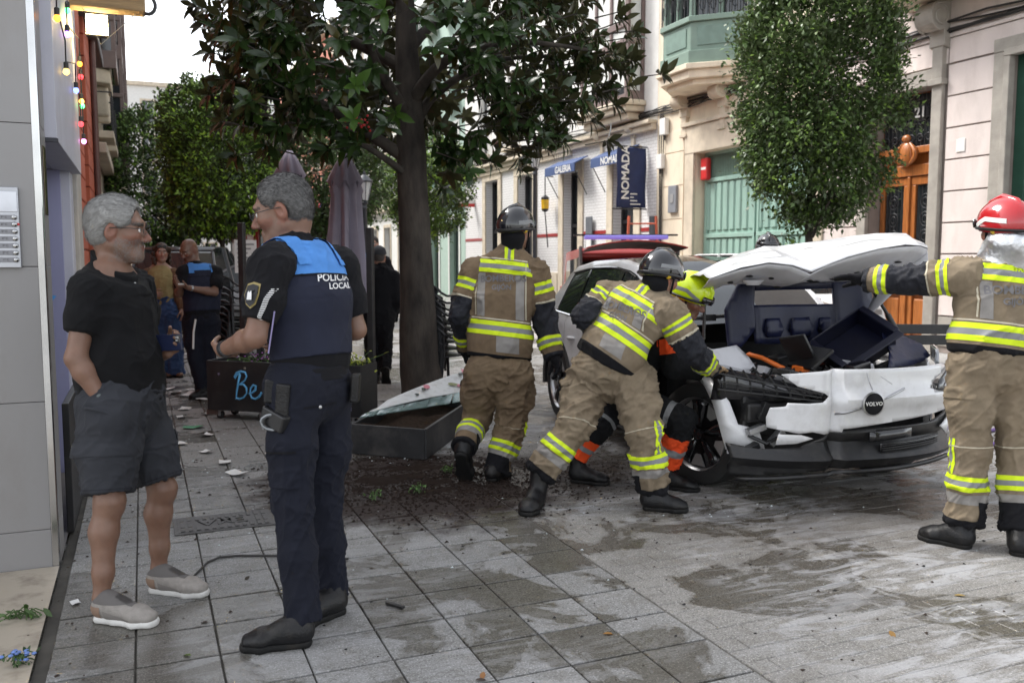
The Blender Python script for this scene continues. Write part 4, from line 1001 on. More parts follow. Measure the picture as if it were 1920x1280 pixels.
def strip(a, b, n, x0, x1, s, inset=0.0):
    V = []; xx = [x for x in xs if x1-1e-6 <= x <= x0+1e-6]
    for x in xx:
        for p in subdiv(station(x), a, b, n): V.append((x, YC+s*(p[0]-inset), p[1]-inset*0.3))
    m = len(V)//len(xx); Q = [(i*m+j, i*m+j+1, (i+1)*m+j+1, (i+1)*m+j) for i in range(len(xx)-1) for j in range(m-1)]
    V = np.array(V); Q = np.array(Q)
    return V, (Q if s < 0 else Q[:, ::-1])
def cut_panel(name, V, Q, fields, mat, parent=CAR, thick=0.0):
    r = clip_faces(V, Q, fields)
    if r is None: return None
    me = mesh_from(name, r[0], r[1], smooth=True); me.set_sharp_from_angle(angle=R(35)); o = link(name, me, mat, parent, world=False)
    if thick: md = o.modifiers.new('solid', 'SOLIDIFY'); md.thickness = thick; md.offset = 0
    return o
for s in (-1, 1):
    V, Q = strip(0, 4, 4, -0.42, -3.45, s)
    wheel = np.minimum(np.hypot(V[:,0]+2.65, V[:,2]-0.345), np.hypot(V[:,0], V[:,2]-0.345))
    for a, b, nm in ((-0.42, -0.60, 'front_wing'), (-0.605, -1.52, 'front_door'), (-1.526, -2.42, 'rear_door'), (-2.426, -3.45, 'rear_quarter')):
        cut_panel(nm, V, Q, [(V[:,0], b, a), (wheel, 0.40, 99)], carw)
    V, Q = strip(4, 5, 4, -0.42, -3.20, s, 0.006)
    for a, b in ((-0.85, -1.46), (-1.54, -2.28), (-2.33, -2.78)): cut_panel('side_window', V, Q, [(V[:,0], b, a)], glassc)
    V, Q = strip(4, 5, 4, -0.42, -3.45, s, 0.0)
    for a, b in ((-0.42, -0.85), (-1.46, -1.54), (-2.28, -2.33)): cut_panel('pillar', V, Q, [(V[:,0], b, a)], carg)
    cut_panel('rear_pillar', V, Q, [(V[:,0], -3.45, -2.78)], carw)
    V, Q = strip(5, 6, 3, -0.42, -3.45, s); cut_panel('roof_rail', V, Q, [(V[:,0], -3.05, -0.42)], carw if s > 0 else carw); cut_panel('tail_pillar', V, Q, [(V[:,0], -3.45, -3.05)], carg)
    mb = MB(); mb.tube([(x, YC+s*(station(x)[4][0]+0.004), station(x)[4][1]-0.004) for x in np.linspace(-0.85, -2.8, 14)], 0.011, 6); cb(mb, 'window_trim', chrome if s < 0 else carg)
    mb = MB(); mb.tube([(x, YC+s*(station(x)[5][0]+0.004), station(x)[5][1]+0.002) for x in np.linspace(-0.9, -2.8, 14)], 0.010, 6); cb(mb, 'window_trim', carg)
    for x in (-1.40, -2.30):
        mb = MB(); mb.tube([(x, YC+s*0.878, 0.80), (x+0.05, YC+s*0.90, 0.80), (x+0.13, YC+s*0.90, 0.805), (x+0.17, YC+s*0.88, 0.805)], [0.010, 0.014, 0.014, 0.010], 7); cb(mb, 'door_handle', carw, smooth=60)
    mb = MB(); mb.add([], []); 
    for c in (-2.65, 0.0):
        if c == 0.0 and s < 0: continue
        rr = MB(); rows = []
        for t in np.linspace(-0.15, math.pi+0.15, 20): rows.append([(c+math.cos(t)*r_, YC+s*(0.875+o_), 0.345+math.sin(t)*r_) for r_, o_ in ((0.375, -0.02), (0.375, 0.012), (0.44, 0.012), (0.445, -0.01))])
        rr.grid(rows); cb(rr, 'wheel_arch', carb, smooth=40)
    mb = MB(); mb.box(-2.25, -0.4, min(YC+s*.80, YC+s*.872), max(YC+s*.80, YC+s*.872), 0.19, 0.33); cb(mb, 'sill', carb, bevel=0.02)
    mi = MB(); mi.sphere((-0.62, YC+s*0.96, 1.0), (0.07, 0.11, 0.075), 14, 9); mo = cb(mi, 'door_mirror', carw, smooth=60); mi = MB(); mi.tube([(-0.62, YC+s*0.8, .97), (-0.62, YC+s*0.9, .97)], 0.03, 7); cb(mi, 'mirror_arm', carg, mo)
both = []
def full(a, b, n):
    V = []
    for x in xs:
        h_ = [(p[0], p[1]) for p in subdiv(station(x), a, b, n)]; row = [(x, YC-p[0], p[1]) for p in h_] + [(x, YC+p[0], p[1]) for p in h_[-2::-1]]; V += row
    m = len(row); V = np.array(V); Q = np.array([(i*m+j, i*m+j+1, (i+1)*m+j+1, (i+1)*m+j) for i in range(len(xs)-1) for j in range(m-1)]); return V, Q
V, Q = full(6, 7, 5)
cut_panel('windscreen', V, Q, [(V[:,0], -1.28, -0.42)], glassc); cut_panel('roof', V, Q, [(V[:,0], -2.92, -1.285)], carg); cut_panel('rear_window', V, Q, [(V[:,0], -3.40, -2.925)], glassc)
mb = MB(); P8 = station(-3.45); mb.add([(-3.449, YC-p[0], p[1]) for p in P8] + [(-3.449, YC+p[0], p[1]) for p in P8[-2::-1]], [tuple(range(15))]); cb(mb, 'tailgate', carw)
mb = MB(); mb.box(-3.2, -0.5, YC-0.72, YC+0.72, 0.2, 0.9); cb(mb, 'floor_pan', carb)
for s in (-1, 1):
    mb = MB(); mb.box(-3.44, -3.2, YC+s*0.74-0.05, YC+s*0.74+0.05, 0.78, 1.12); cb(mb, 'tail_lamp', redm, bevel=0.02)
def wheel(x, y, s, rz=0.0):
    w = root('wheel', None, None); w.parent = CAR; w.location = (x, y, 0.345); w.rotation_euler = (0, 0, rz)
    def q(mb, nm, m, **k): return mb.build(nm, m, w, world=False, **k)
    m3 = Matrix(((1,0,0),(0,s,0),(0,0,1)))
    mb = MB(); mb.lathe([(0.235,-0.10),(0.30,-0.108),(0.335,-0.095),(0.345,-0.06),(0.345,0.06),(0.335,0.095),(0.30,0.108),(0.252,0.10),(0.24,0.07),(0.235,-0.1)], (0,0,0), 40, 'y', m3); q(mb, 'tyre', rubber, smooth=40)
    mb = MB(); mb.lathe([(0.238,0.055),(0.252,0.085),(0.246,0.098),(0.236,0.088),(0.226,0.06)], (0,0,0), 40, 'y', m3, False); q(mb, 'rim', silver, smooth=40)
    mb = MB(); mb.lathe([(0.0,0.02),(0.235,0.03),(0.235,0.02),(0.0,0.01)], (0,0,0), 30, 'y', m3); q(mb, 'wheel_disc', carb)
    for k in range(5):
        a = 2*math.pi*k/5+0.3; mb = MB(); sp = []
        for r_, wd_ in ((0.05, .42), (0.12, .30), (0.19, .27), (0.232, .30)): sp.append([(r_*math.cos(a-wd_), s*(0.075-0.02*(0.23-r_)), r_*math.sin(a-wd_)), (r_*math.cos(a), s*0.085, r_*math.sin(a)), (r_*math.cos(a+wd_), s*(0.075-0.02*(0.23-r_)), r_*math.sin(a+wd_))])
        mb.grid(sp); q(mb, 'spoke', carg, solid=0.02, smooth=50)
        a += math.pi/5; mb = MB(); mb.add([(r_*math.cos(a+d_), s*0.066, r_*math.sin(a+d_)) for r_, d_ in ((0.14, -.13), (0.225, -.27), (0.225, .27), (0.14, .13))], [(0,1,2,3)]); q(mb, 'aero_insert', M('grey_aero_insert', (0.30, 0.29, 0.28), 0.45, metal=0.3), solid=0.01)
    mb = MB(); mb.lathe([(0.04,0.08),(0.04,0.09),(0.03,0.095),(0,0.096)], (0,0,0), 16, 'y', m3); q(mb, 'hub_cap', carg, smooth=40)
    return w
wheel(0.0, YC-0.66, -1, R(22)); wheel(-2.65, YC-0.77, -1); wheel(-2.65, YC+0.77, 1); wheel(0.0, YC+0.68, 1, R(24))
# --- front sheet parts: outlines in (y, z), bent round the nose
def nose_x(y, z):
    d = abs((y+0.05)/0.85); x = 0.80-0.32*d**2.8
    return x - 0.10*max(0, z-0.62) - 0.05*math.exp(-((y+0.28)/0.035)**2) + 0.004*math.sin(9*y+4*z)
def ry(y): return 0.2+(y-0.2)*1.3 if y > 0.2 else (-0.6+(y+0.6)*0.68 if y < -0.6 else y)
NOSE = {'bumper_cover', 'bumper_fragment', 'lower_bumper', 'air_intake', 'intake_slat', 'plate_mount', 'bumper_insert', 'front_lip', 'daytime_lamp', 'lamp_element', 'headlamp'}
def bent(name, poly, fx, mat, step=0.045, thick=0.006, parent=None, bevel=0, nose=None):
    nose = name in NOSE
    if nose: poly = [(ry(a), b) for a, b in poly]
    bm = bmesh.new(); f = bm.faces.new([bm.verts.new((0, a, b)) for a, b in poly])
    ys = [p[0] for p in poly]; zs_ = [p[1] for p in poly]
    for ax, (lo, hi) in ((1, (min(ys), max(ys))), (2, (min(zs_), max(zs_)))):
        t = lo+step
        while t < hi:
            co = [0, 0, 0]; no = [0, 0, 0]; co[ax] = t; no[ax] = 1
            bmesh.ops.bisect_plane(bm, geom=bm.verts[:]+bm.edges[:]+bm.faces[:], plane_co=co, plane_no=no); t += step
    bmesh.ops.triangulate(bm, faces=[f for f in bm.faces if len(f.verts) > 4])
    for v in bm.verts: v.co.x = fx(v.co.y, v.co.z)
    bmesh.ops.recalc_face_normals(bm, faces=bm.faces)
    me = bpy.data.meshes.new(name); bm.to_mesh(me); bm.free(); me.polygons.foreach_set('use_smooth', [True]*len(me.polygons)); me.set_sharp_from_angle(angle=R(30))
    o = link(name, me, mat, parent or CAR, world=False); md = o.modifiers.new('solid', 'SOLIDIFY'); md.thickness = thick; md.offset = 0
    return o
def bump_x(y, z):
    x = nose_x(y, z)
    x += 0.035*math.exp(-((z-0.66)/0.05)**2)*(1 if y > -0.28 else 0.2)            # soft horizontal shoulder
    if y < -0.28: x += 0.04*(z-0.6)
    return x
bent('bumper_cover', [(-0.6,0.82),(-0.44,0.835),(-0.27,0.85),(0.11,0.845),(0.49,0.85),(0.56,0.835),(0.5,0.80),(0.41,0.76),(0.36,0.71),(0.41,0.69),(0.55,0.72),(0.64,0.74),(0.64,0.58),(0.55,0.56),(0.1,0.52),(-0.23,0.49),(-0.235,0.47),(-0.35,0.46),(-0.42,0.475),(-0.5,0.465),(-0.6,0.485),(-0.71,0.5),(-0.715,0.56),(-0.69,0.62),(-0.62,0.625),(-0.58,0.63),(-0.57,0.652),(-0.45,0.648),(-0.37,0.655),(-0.33,0.69),(-0.36,0.71),(-0.51,0.75)], bump_x, carw, 0.03)
bent('bumper_fragment', [(-0.60,0.455),(-0.47,0.452),(-0.40,0.43),(-0.50,0.40),(-0.62,0.39)], lambda y, z: nose_x(y, z)-0.03, carw, 0.05)
bent('lower_bumper', [(-0.97,0.38),(-0.75,0.36),(-0.48,0.375),(-0.33,0.43),(-0.24,0.475),(0.4,0.49),(0.54,0.53),(0.66,0.54),(0.67,0.38),(0.51,0.28),(0.1,0.255),(-0.25,0.245),(-0.55,0.22),(-0.96,0.18)], lambda y, z: nose_x(y, z)-0.02+0.05*math.exp(-((z-0.30)/0.03)**2)-0.03*math.exp(-((z-0.40)/0.03)**2), carb, 0.025, 0.012)
bent('air_intake', [(0.02,0.335),(0.45,0.355),(0.45,0.41),(0.02,0.39)], lambda y, z: nose_x(y, z)+0.0, carg, 0.05)
for i in range(4): bent('intake_slat', [(0.03,0.345+i*0.014),(0.44,0.362+i*0.014),(0.44,0.368+i*0.014),(0.03,0.351+i*0.014)], lambda y, z: nose_x(y, z)+0.012, carb, 0.08)
bent('plate_mount', [(-0.06,0.405),(0.24,0.42),(0.24,0.475),(-0.06,0.465)], lambda y, z: nose_x(y, z)+0.005, carg, 0.08, 0.012)
bent('bumper_insert', [(0.46,0.455),(0.60,0.53),(0.64,0.44),(0.53,0.395)], lambda y, z: nose_x(y, z)+0.012, carw, 0.05, 0.01)
bent('front_lip', [(-0.95,0.165),(-0.55,0.20),(-0.25,0.225),(0.1,0.235),(0.5,0.26),(0.5,0.28),(0.1,0.257),(-0.25,0.247),(-0.55,0.222),(-0.95,0.185)], lambda y, z: nose_x(y, z)+0.05, carb, 0.06, 0.02)
bent('daytime_lamp', [(0.40,0.70),(0.45,0.755),(0.56,0.815),(0.62,0.815),(0.61,0.73),(0.46,0.682)], lambda y, z: bump_x(y, z)+0.012, carg, 0.04, 0.01)
for i in range(3): bent('lamp_element', [(0.47+i*0.045,0.715+i*0.022),(0.50+i*0.045,0.735+i*0.02),(0.505+i*0.045,0.72+i*0.02),(0.475+i*0.045,0.70+i*0.02)], lambda y, z: bump_x(y, z)+0.022, silver, 0.05)
bent('headlamp', [(0.52,0.85),(0.58,0.92),(0.66,0.93),(0.72,0.87),(0.70,0.83),(0.54,0.82)], lambda y, z: nose_x(y, z)-0.12+0.05*math.sin((y-0.52)*14), M('headlamp_glass', (0.25, 0.26, 0.28), 0.08, coat=1.0), 0.04, 0.02)
MB().lathe([(0,0.0),(0.066,0.0),(0.07,0.008),(0.064,0.012),(0.0,0.013)], (bump_x(-0.07,0.65)+0.004,-0.07,0.645), 28, 'x').build('badge', M('badge_black_enamel', (0.01, 0.01, 0.012), 0.6, spec=0.2), CAR, world=False, smooth=40)
MB().lathe([(0.066,0.0),(0.074,0.004),(0.074,0.012),(0.066,0.015)], (bump_x(-0.07,0.65)+0.004,-0.07,0.645), 28, 'x', None, False).build('badge_ring', silver, CAR, world=False, smooth=40)
text_at('badge_text', 'VOLVO', 0.032, (bump_x(-0.07,0.65)+0.021,-0.07,0.645), (0, 1, 0), (0, 0, 1), whitep, CAR, world=False, bold=0.0006, space=1.15)
bent('badge_strip', [(0.0,0.660),(0.19,0.715),(0.19,0.727),(0.0,0.672)], lambda y, z: bump_x(y, z)+0.006, silver, 0.04)
bent('badge_strip', [(-0.27,0.572),(-0.14,0.612),(-0.14,0.624),(-0.27,0.584)], lambda y, z: bump_x(y, z)+0.008, silver, 0.04)
for (a, b, c, d) in ((-0.08, 0.85, -0.05, 0.72), (0.02, 0.82, 0.10, 0.75)): bent('scratch', [(a, b-0.02), (c, d), (c+0.006, d), (a+0.006, b-0.02)], lambda y, z: bump_x(y, z)+0.0045, carin, 0.05, 0.001)
# intact wing on the far side
rows = []
for x in np.linspace(-0.43, 0.56, 15):
    k = max(0.0, (x-0.05)/0.5); yo = YC+0.875-0.22*k**2.2; zt = 0.86-0.02*k; row = []
    for t in np.linspace(0, 1, 7):
        z_ = 0.30+(zt-0.30)*t; row.append((x, yo+0.012*math.sin(t*3.1)-(0.06*max(0, t-0.75)*4)**1.0*0.6, z_))
    rows.append(row)
A = np.array(rows); V = A.reshape(-1, 3); m = A.shape[1]; Q = np.array([(i*m+j, (i+1)*m+j, (i+1)*m+j+1, i*m+j+1) for i in range(A.shape[0]-1) for j in range(m-1)])
wr_ = np.hypot(V[:,0], V[:,2]-0.345); cut_panel('front_wing', V, Q, [(wr_, 0.395, 99)], carw, thick=0.006)
# broken wing in front of the wheel
rows = []
inn = [(0.03,-0.84,0.745),(0.20,-0.85,0.69),(0.31,-0.85,0.60),(0.375,-0.84,0.48),(0.40,-0.82,0.38),(0.40,-0.80,0.315)]
out = [(0.05,-0.80,0.80),(0.30,-0.83,0.725),(0.42,-0.79,0.62),(0.445,-0.74,0.48),(0.50,-0.63,0.455),(0.52,-0.585,0.315)]
ot2 = out
for a, b, c in zip(inn, out, ot2): rows.append([a, tuple((np.array(a)+np.array(b))/2+np.array((0.01,-0.012,0))), b])
mb = MB().grid(rows); cb(mb, 'broken_wing', carw, smooth=50, solid=0.006)
mb = MB()
for i in range(7): mb.box(0.40+i*0.018, 0.412+i*0.018, -0.79+i*0.03, -0.775+i*0.03, 0.29, 0.318)
cb(mb, 'torn_clips', carin)['kind'] = 'stuff'
# exposed lamp housing, crash beam, radiator
mb = MB(); rows = []
for t in np.linspace(0, 1, 9):
    y = -0.88+0.62*t; x = 0.36+0.36*t-0.12*max(0, t-0.8)*5*0.3; zt = 0.845-0.15*t-0.03*max(0, t-0.8); zb = 0.625+0.035*t
    rows.append([(x-0.28*(1-0.5*t), y+0.02, zt+0.015), (x-0.08, y, zt), (x, y, zt-0.04), (x+0.015, y, (zt+zb)/2), (x-0.02, y, zb), (x-0.14, y, zb-0.01)])
mb.grid(rows); cb(mb, 'lamp_housing', carg, smooth=35, solid=0.01)
for i in range(8):
    t = 0.08+i*0.11; y = -0.88+0.62*t; x = 0.36+0.36*t; mb = MB(); mb.tube([(x-0.06, y, 0.845-0.15*t+0.012), (x+0.012, y+0.01, 0.80-0.15*t), (x+0.024, y+0.01, 0.68-0.02*t)], 0.007, 5); cb(mb, 'housing_rib', carb)
for i in range(3): mb = MB(); mb.tube([(0.39+0.33*t+0.005, -0.86+0.6*t, 0.80-0.05*i-(0.12-0.03*i)*t) for t in np.linspace(0, 0.9, 6)], 0.006, 5); cb(mb, 'housing_rib', carb)
mb = MB(); mb.box(0.30, 0.52, -0.72, 0.60, 0.50, 0.62); cb(mb, 'crash_beam', carb, bevel=0.02)
mb = MB(); mb.box(0.20, 0.40, -0.66, 0.50, 0.22, 0.60); cb(mb, 'radiator', carb, bevel=0.01)
for k, (y, z, a) in enumerate([(-0.66,0.46,.3),(-0.60,0.52,-.5),(-0.52,0.40,.8),(-0.62,0.57,1.2),(-0.45,0.56,-.2),(-0.70,0.34,.4)]): mb = MB(); mb.obox((0.52, y, z), (0.03, 0.06, 0.018), Matrix.Rotation(a, 3, 'X')); cb(mb, 'broken_bracket', carb if k % 2 else alum, bevel=0.004)
mb = MB(); mb.tube([(0.5,-0.7,0.42),(0.58,-0.62,0.38),(0.56,-0.5,0.42),(0.6,-0.38,0.40)], 0.012, 6); cb(mb, 'loose_hose', carb, smooth=50)
# engine bay
mb = MB(); mb.box(-0.36, 0.46, -0.72, 0.62, 0.40, 0.66); cb(mb, 'bay_floor', carb, bevel=0.02)
bent('inner_wing', [(-0.80,0.80),(-0.79,0.92),(-0.58,0.94),(-0.50,0.86),(-0.46,0.79),(-0.57,0.76),(-0.66,0.78)], lambda y, z: 0.20-0.25*(z-0.76)*4*0.5-0.2*(y+0.6), carin, 0.04, 0.012)
rows = [[(-0.40+0.5*t, -0.80+0.02*t, 0.94-0.05*t), (-0.40+0.5*t, -0.70, 0.955-0.07*t), (-0.40+0.55*t, -0.58, 0.90-0.06*t), (-0.40+0.55*t, -0.55, 0.78)] for t in np.linspace(0, 1, 5)]
mb = MB().grid(rows); cb(mb, 'inner_wing_rail', carin, smooth=40, solid=0.008)
r5 = random.Random(4)
for k in range(44):
    x, y, z = r5.uniform(0.0, 0.50), r5.uniform(-0.5, 0.55), r5.uniform(0.66, 0.80); h_ = (r5.uniform(0.02, 0.07), r5.uniform(0.02, 0.09), r5.uniform(0.015, 0.06))
    mb = MB(); mb.obox((x, y, z), h_, Matrix.Rotation(r5.uniform(-.5, .5), 3, 'Z') @ Matrix.Rotation(r5.uniform(-.3, .3), 3, 'X')); cb(mb, 'bay_component', (carb, carb, carg, alum, carin)[k % 5], bevel=0.006)
for k in range(26):
    x, y = r5.uniform(0.1, 0.45), r5.uniform(-0.55, 0.3); mb = MB(); mb.tube([(x, y, 0.68), (x+r5.uniform(-.1,.1), y+r5.uniform(-.1,.1), 0.80), (x+r5.uniform(-.2,.2), y+r5.uniform(-.2,.2), 0.74), (x, y+r5.uniform(-.3,.3), 0.66)], 0.010, 6); cb(mb, 'bay_hose', carb, smooth=50)
mb = MB(); mb.tube([(-0.10,-0.46,0.80),(0.0,-0.42,0.865),(0.1,-0.38,0.85),(0.18,-0.30,0.80),(0.22,-0.22,0.76)], 0.016, 8); cb(mb, 'high_voltage_cable', orangec, smooth=50)
mb = MB(); mb.obox((0.25,-0.16,0.79), (0.05, 0.06, 0.02), Matrix.Rotation(0.2, 3, 'Z')); cb(mb, 'orange_connector', orangec, bevel=0.006)
for (y, z) in ((-0.40, 0.74), (-0.33, 0.745), (-0.26, 0.73), (-0.2, 0.725), (-0.36, 0.70)): mb = MB(); mb.obox((0.44, y, z), (0.025, 0.028, 0.035), Matrix.Rotation(y*3, 3, 'Y')); cb(mb, 'white_bracket', alum, bevel=0.006)
# black frunk tray, tipped up
mb = MB()
for c, h_ in (((0,0,-0.08), (0.20,0.25,0.008)), ((0,0.255,0), (0.20,0.008,0.09)), ((0,-0.255,0), (0.20,0.008,0.09)), ((0.205,0,0), (0.008,0.26,0.09)), ((-0.205,0,0), (0.008,0.26,0.09)), ((0.235,0,0.09), (0.035,0.29,0.008)), ((0,-0.28,0.09), (0.2,0.03,0.008)), ((0,0.28,0.09), (0.2,0.03,0.008))):
    mb.obox(Vector((0.18, 0.26, 0.94)) + Matrix.Rotation(R(30), 3, 'X') @ (Matrix.Rotation(R(30), 3, 'Y') @ (Vector(c)*0.80)), tuple(q*0.80 for q in h_), Matrix.Rotation(R(30), 3, 'X') @ Matrix.Rotation(R(30), 3, 'Y'))
cb(mb, 'storage_tray', M('navy_tray_plastic', (0.005, 0.006, 0.018), 0.35, var=0.2), bevel=0.006)
mb = MB(); mb.obox((0.26, -0.12, 0.86), (0.14, 0.012, 0.10), Matrix.Rotation(R(-52), 3, 'X')); cb(mb, 'broken_cover', carb, bevel=0.006)
mb = MB(); mb.obox((0.22, -0.18, 0.90), (0.10, 0.012, 0.12), Matrix.Rotation(R(30), 3, 'X') @ Matrix.Rotation(0.4, 3, 'Z')); cb(mb, 'broken_cover', carb, bevel=0.006)
bent('cowl_cover', [(0.28,0.81),(0.40,0.90),(0.43,1.0),(0.50,1.045),(0.58,1.01),(0.73,0.93),(0.74,0.86),(0.66,0.83),(0.54,0.81)], lambda y, z: 0.50-1.1*(z-0.80)-0.9*max(0, y-0.5)*0.5+0.05*math.sin(9*y), liner, 0.04, 0.01)
# bonnet: liner wall with slot, folded outer skin, inner frame
def ring(name, outer, holes, fx, mat, thick):
    o = bent(name, outer, fx, mat, 0.05, thick); return o
lx = lambda y, z: -0.10-0.16*(z-0.9)+0.012*math.sin(14*y)
bent('bonnet_liner', [(-0.52,0.91),(-0.53,1.16),(-0.41,1.37),(-0.30,1.37),(-0.32,1.20),(-0.32,1.03),(-0.43,0.90)], lx, liner, 0.05, 0.025)
bent('bonnet_liner', [(-0.32,0.93),(-0.32,1.19),(0.33,1.19),(0.33,0.93),(0.11,0.92),(-0.21,0.92)], lx, liner, 0.05, 0.025)
bent('bonnet_liner', [(0.33,0.93),(0.33,1.37),(0.62,1.36),(0.64,1.10),(0.55,0.96)], lx, liner, 0.05, 0.025)
bent('bonnet_liner', [(-0.30,1.29),(-0.30,1.37),(0.33,1.37),(0.33,1.30)], lx, liner, 0.05, 0.02)
for (a, b) in ((-0.26, -0.10), (-0.06, 0.12), (0.16, 0.30)): bent('liner_emboss', [(a,1.02),(a+0.03,1.10),(b-0.03,1.10),(b,1.02),(b-0.03,0.97),(a+0.03,0.97)], lambda y, z: lx(y, z)+0.028, liner, 0.05, 0.02)
r9 = random.Random(12)
cy = [-0.90, -0.72, -0.55, -0.40, -0.29, -0.16, 0.0, 0.25, 0.45, 0.60, 0.70, 0.75]
fe = [1.395, 1.455, 1.49, 1.475, 1.425, 1.475, 1.525, 1.58, 1.60, 1.605, 1.59, 1.55]
rg = [1.40, 1.485, 1.555, 1.59, 1.60, 1.615, 1.635, 1.66, 1.68, 1.69, 1.68, 1.60]
fxs = [0.34, 0.40, 0.44, 0.47, 0.50, 0.47, 0.46, 0.44, 0.42, 0.38, 0.33, 0.26]
rows = []
for t in np.linspace(0, 1, 9):
    row = []
    for y, a, b, x0 in zip(cy, fe, rg, fxs):
        if t <= 0.7:
            k = t/0.7; x = x0+(0.08-x0)*k; z_ = a+(b-a)*(1-(1-k)**1.35)+0.006*math.sin(17*y+9*k)
        else:
            k = (t-0.7)/0.3; x = 0.08-0.22*k; z_ = b-0.20*k*k-0.03*k
        row.append((x, y, z_+r9.gauss(0, 0.007)*(1 if 0 < t < .7 else .3)))
    rows.append(row)
def refine(rows, n):
    A = np.array(rows)
    for ax in (0, 1):
        m = A.shape[ax]; t = np.linspace(0, m-1, (m-1)*n+1); i = np.minimum(t.astype(int), m-2); f = t-i; f = f.reshape((-1, 1, 1) if ax == 0 else (1, -1, 1))
        A = np.take(A, i, ax)*(1-f)+np.take(A, i+1, ax)*f
    return [[tuple(p) for p in r] for r in A]
mb = MB().grid(refine(rows, 3)); o = cb(mb, 'bonnet_skin', carw, smooth=9, solid=0.004)
rows2 = []
for t in np.linspace(0, 1, 6): rows2.append([(x0-0.012+(-0.14-x0)*t, y*(1-0.14*t), a-0.012+(1.36-a)*t-0.05*math.sin(math.pi*t)) for y, a, x0 in zip(cy, fe, fxs)])
mb = MB().grid(refine(rows2, 2)); inner = cb(mb, 'bonnet_inner_frame', carin, smooth=40, solid=0.004)
flap = [[(0.26, 0.75, 1.60), (0.10, 0.70, 1.66)], [(0.28, 0.745, 1.50), (0.08, 0.69, 1.52)], [(0.20, 0.68, 1.38), (0.02, 0.64, 1.40)], [(0.12, 0.60, 1.27), (-0.05, 0.60, 1.28)], [(0.04, 0.54, 1.16), (-0.08, 0.56, 1.15)], [(0.0, 0.46, 1.08), (-0.09, 0.50, 1.06)]]
mb = MB().grid(refine(flap, 3)); cb(mb, 'bonnet_side_fold', carin, smooth=40, solid=0.005)
for (y, k, r_) in ((0.55, .25, .018), (0.42, .30, .012), (0.64, .42, .02), (0.30, .45, .016), (0.18, .62, .02), (-0.62, .22, .018), (-0.45, .3, .013), (-0.72, .35, .014), (0.5, .62, .026), (-0.3, .62, .022), (0.05, .7, .025), (-0.1, .45, .015)):
    a = np.interp(y, cy, fe); x0 = np.interp(y, cy, fxs); c = (x0-0.012+(-0.14-x0)*k+0.004, y*(1-0.14*k), a-0.020+(1.36-a)*k-0.05*math.sin(math.pi*k))
    mb = MB(); mb.sphere(c, (r_*1.5, r_*1.4, 0.008), 10, 6); cb(mb, 'frame_opening', carb, inner)
for (y, k, r_) in ((0.50, .32, .085), (-0.58, .3, .07)):
    a = np.interp(y, cy, fe); x0 = np.interp(y, cy, fxs); c = (x0+(-0.14-x0)*k, y*(1-0.14*k), a-0.045+(1.36-a)*k-0.05*math.sin(math.pi*k))
    mb = MB(); mb.lathe([(r_*0.25,-0.012),(r_*0.55,-0.02),(r_*0.8,-0.004),(r_,0.012)], c, 20); cb(mb, 'pressed_boss', carin, inner, smooth=50)
mb = MB(); mb.tube([(-0.05,0.56,1.30),(-0.0,0.66,1.12)], 0.012, 8); mb.tube([(-0.0,0.66,1.12),(0.06,0.73,0.95)], 0.02, 8); cb(mb, 'gas_strut', carb, smooth=50)
mb = MB(); mb.tube([(-0.20,-0.66,1.40),(-0.16,-0.68,0.96)], 0.012, 7); cb(mb, 'gas_strut', carb, smooth=50)
mb = MB(); mb.tube([(-0.30,-0.75,1.09),(-0.34,-0.2,1.12)], 0.014, 6); mb.box(-0.33,-0.29,-0.62,-0.52,1.075,1.12); cb(mb, 'wiper', carb)
# --- red fire van behind, tailgate up
FV = root('fire_van', 'red fire service van behind the wreck with its tailgate raised', 'van', (7.6, 13.05, 0), R(-112))
redp = M('fire_red_paint', (0.36, 0.028, 0.022), 0.35, var=0.06, coat=0.5)
def fb(mb, nm, m, par=None, **k): return mb.build(nm, m, par or FV, world=False, **k)
# local: x toward the open rear, y sideways
mb = MB(); mb.prism([(-4.2,.35),(-4.3,.9),(-3.5,1.05),(-2.9,1.66),(-0.1,1.70),(0.0,1.62),(0.0,1.55),(-0.3,1.5),(-2.8,1.45),(-3.3,1.0),(-4.1,.8)], lambda a, b, d: (a, d, b), -0.85, 0.85); fb(mb, 'body', redp, bevel=0.04)
for s in (-1, 1): mb = MB(); mb.prism([(-4.2,.3),(-4.2,.95),(0,1.0),(0,.3)], lambda a, b, d: (a, d, b), s*0.86-0.03, s*0.86+0.03); fb(mb, 'side_panel', redp, bevel=0.02); mb = MB(); mb.prism([(-3.1,1.02),(-2.75,1.48),(-0.1,1.55),(0,1.02)], lambda a, b, d: (a, d, b), s*0.84-0.01, s*0.84+0.01); fb(mb, 'side_window', glassc)
mb = MB(); mb.box(-4.0, -0.4, -0.8, 0.8, 0.3, 0.62); fb(mb, 'load_floor', carb)
mb = MB(); mb.box(-2.2, -2.1, -0.8, 0.8, 0.62, 1.5); fb(mb, 'bulkhead', carb)
rows = [[(0.0+0.95*t, -0.80+1.6*k/8, 1.72+0.10*t-0.06*((k-4)/4)**2-0.05*t*((k-4)/4)**2) for k in range(9)] for t in np.linspace(0, 1, 5)]
mb = MB().grid(rows); fb(mb, 'tailgate', redp, smooth=50, solid=0.022)
mb = MB().grid([[(p[0]*0.99+0.005, p[1]*0.97, p[2]-0.026) for p in r] for r in rows]); fb(mb, 'tailgate_lining', M('grey_lining', (0.16, 0.14, 0.135), 0.8, var=0.2), smooth=50)
for s in (-1, 1): mb = MB(); mb.box(-0.05, 0.05, s*0.82-0.03, s*0.82+0.03, 0.9, 1.74); fb(mb, 'rear_pillar', M('grey_lining', (0.16, 0.14, 0.135)), bevel=0.02)
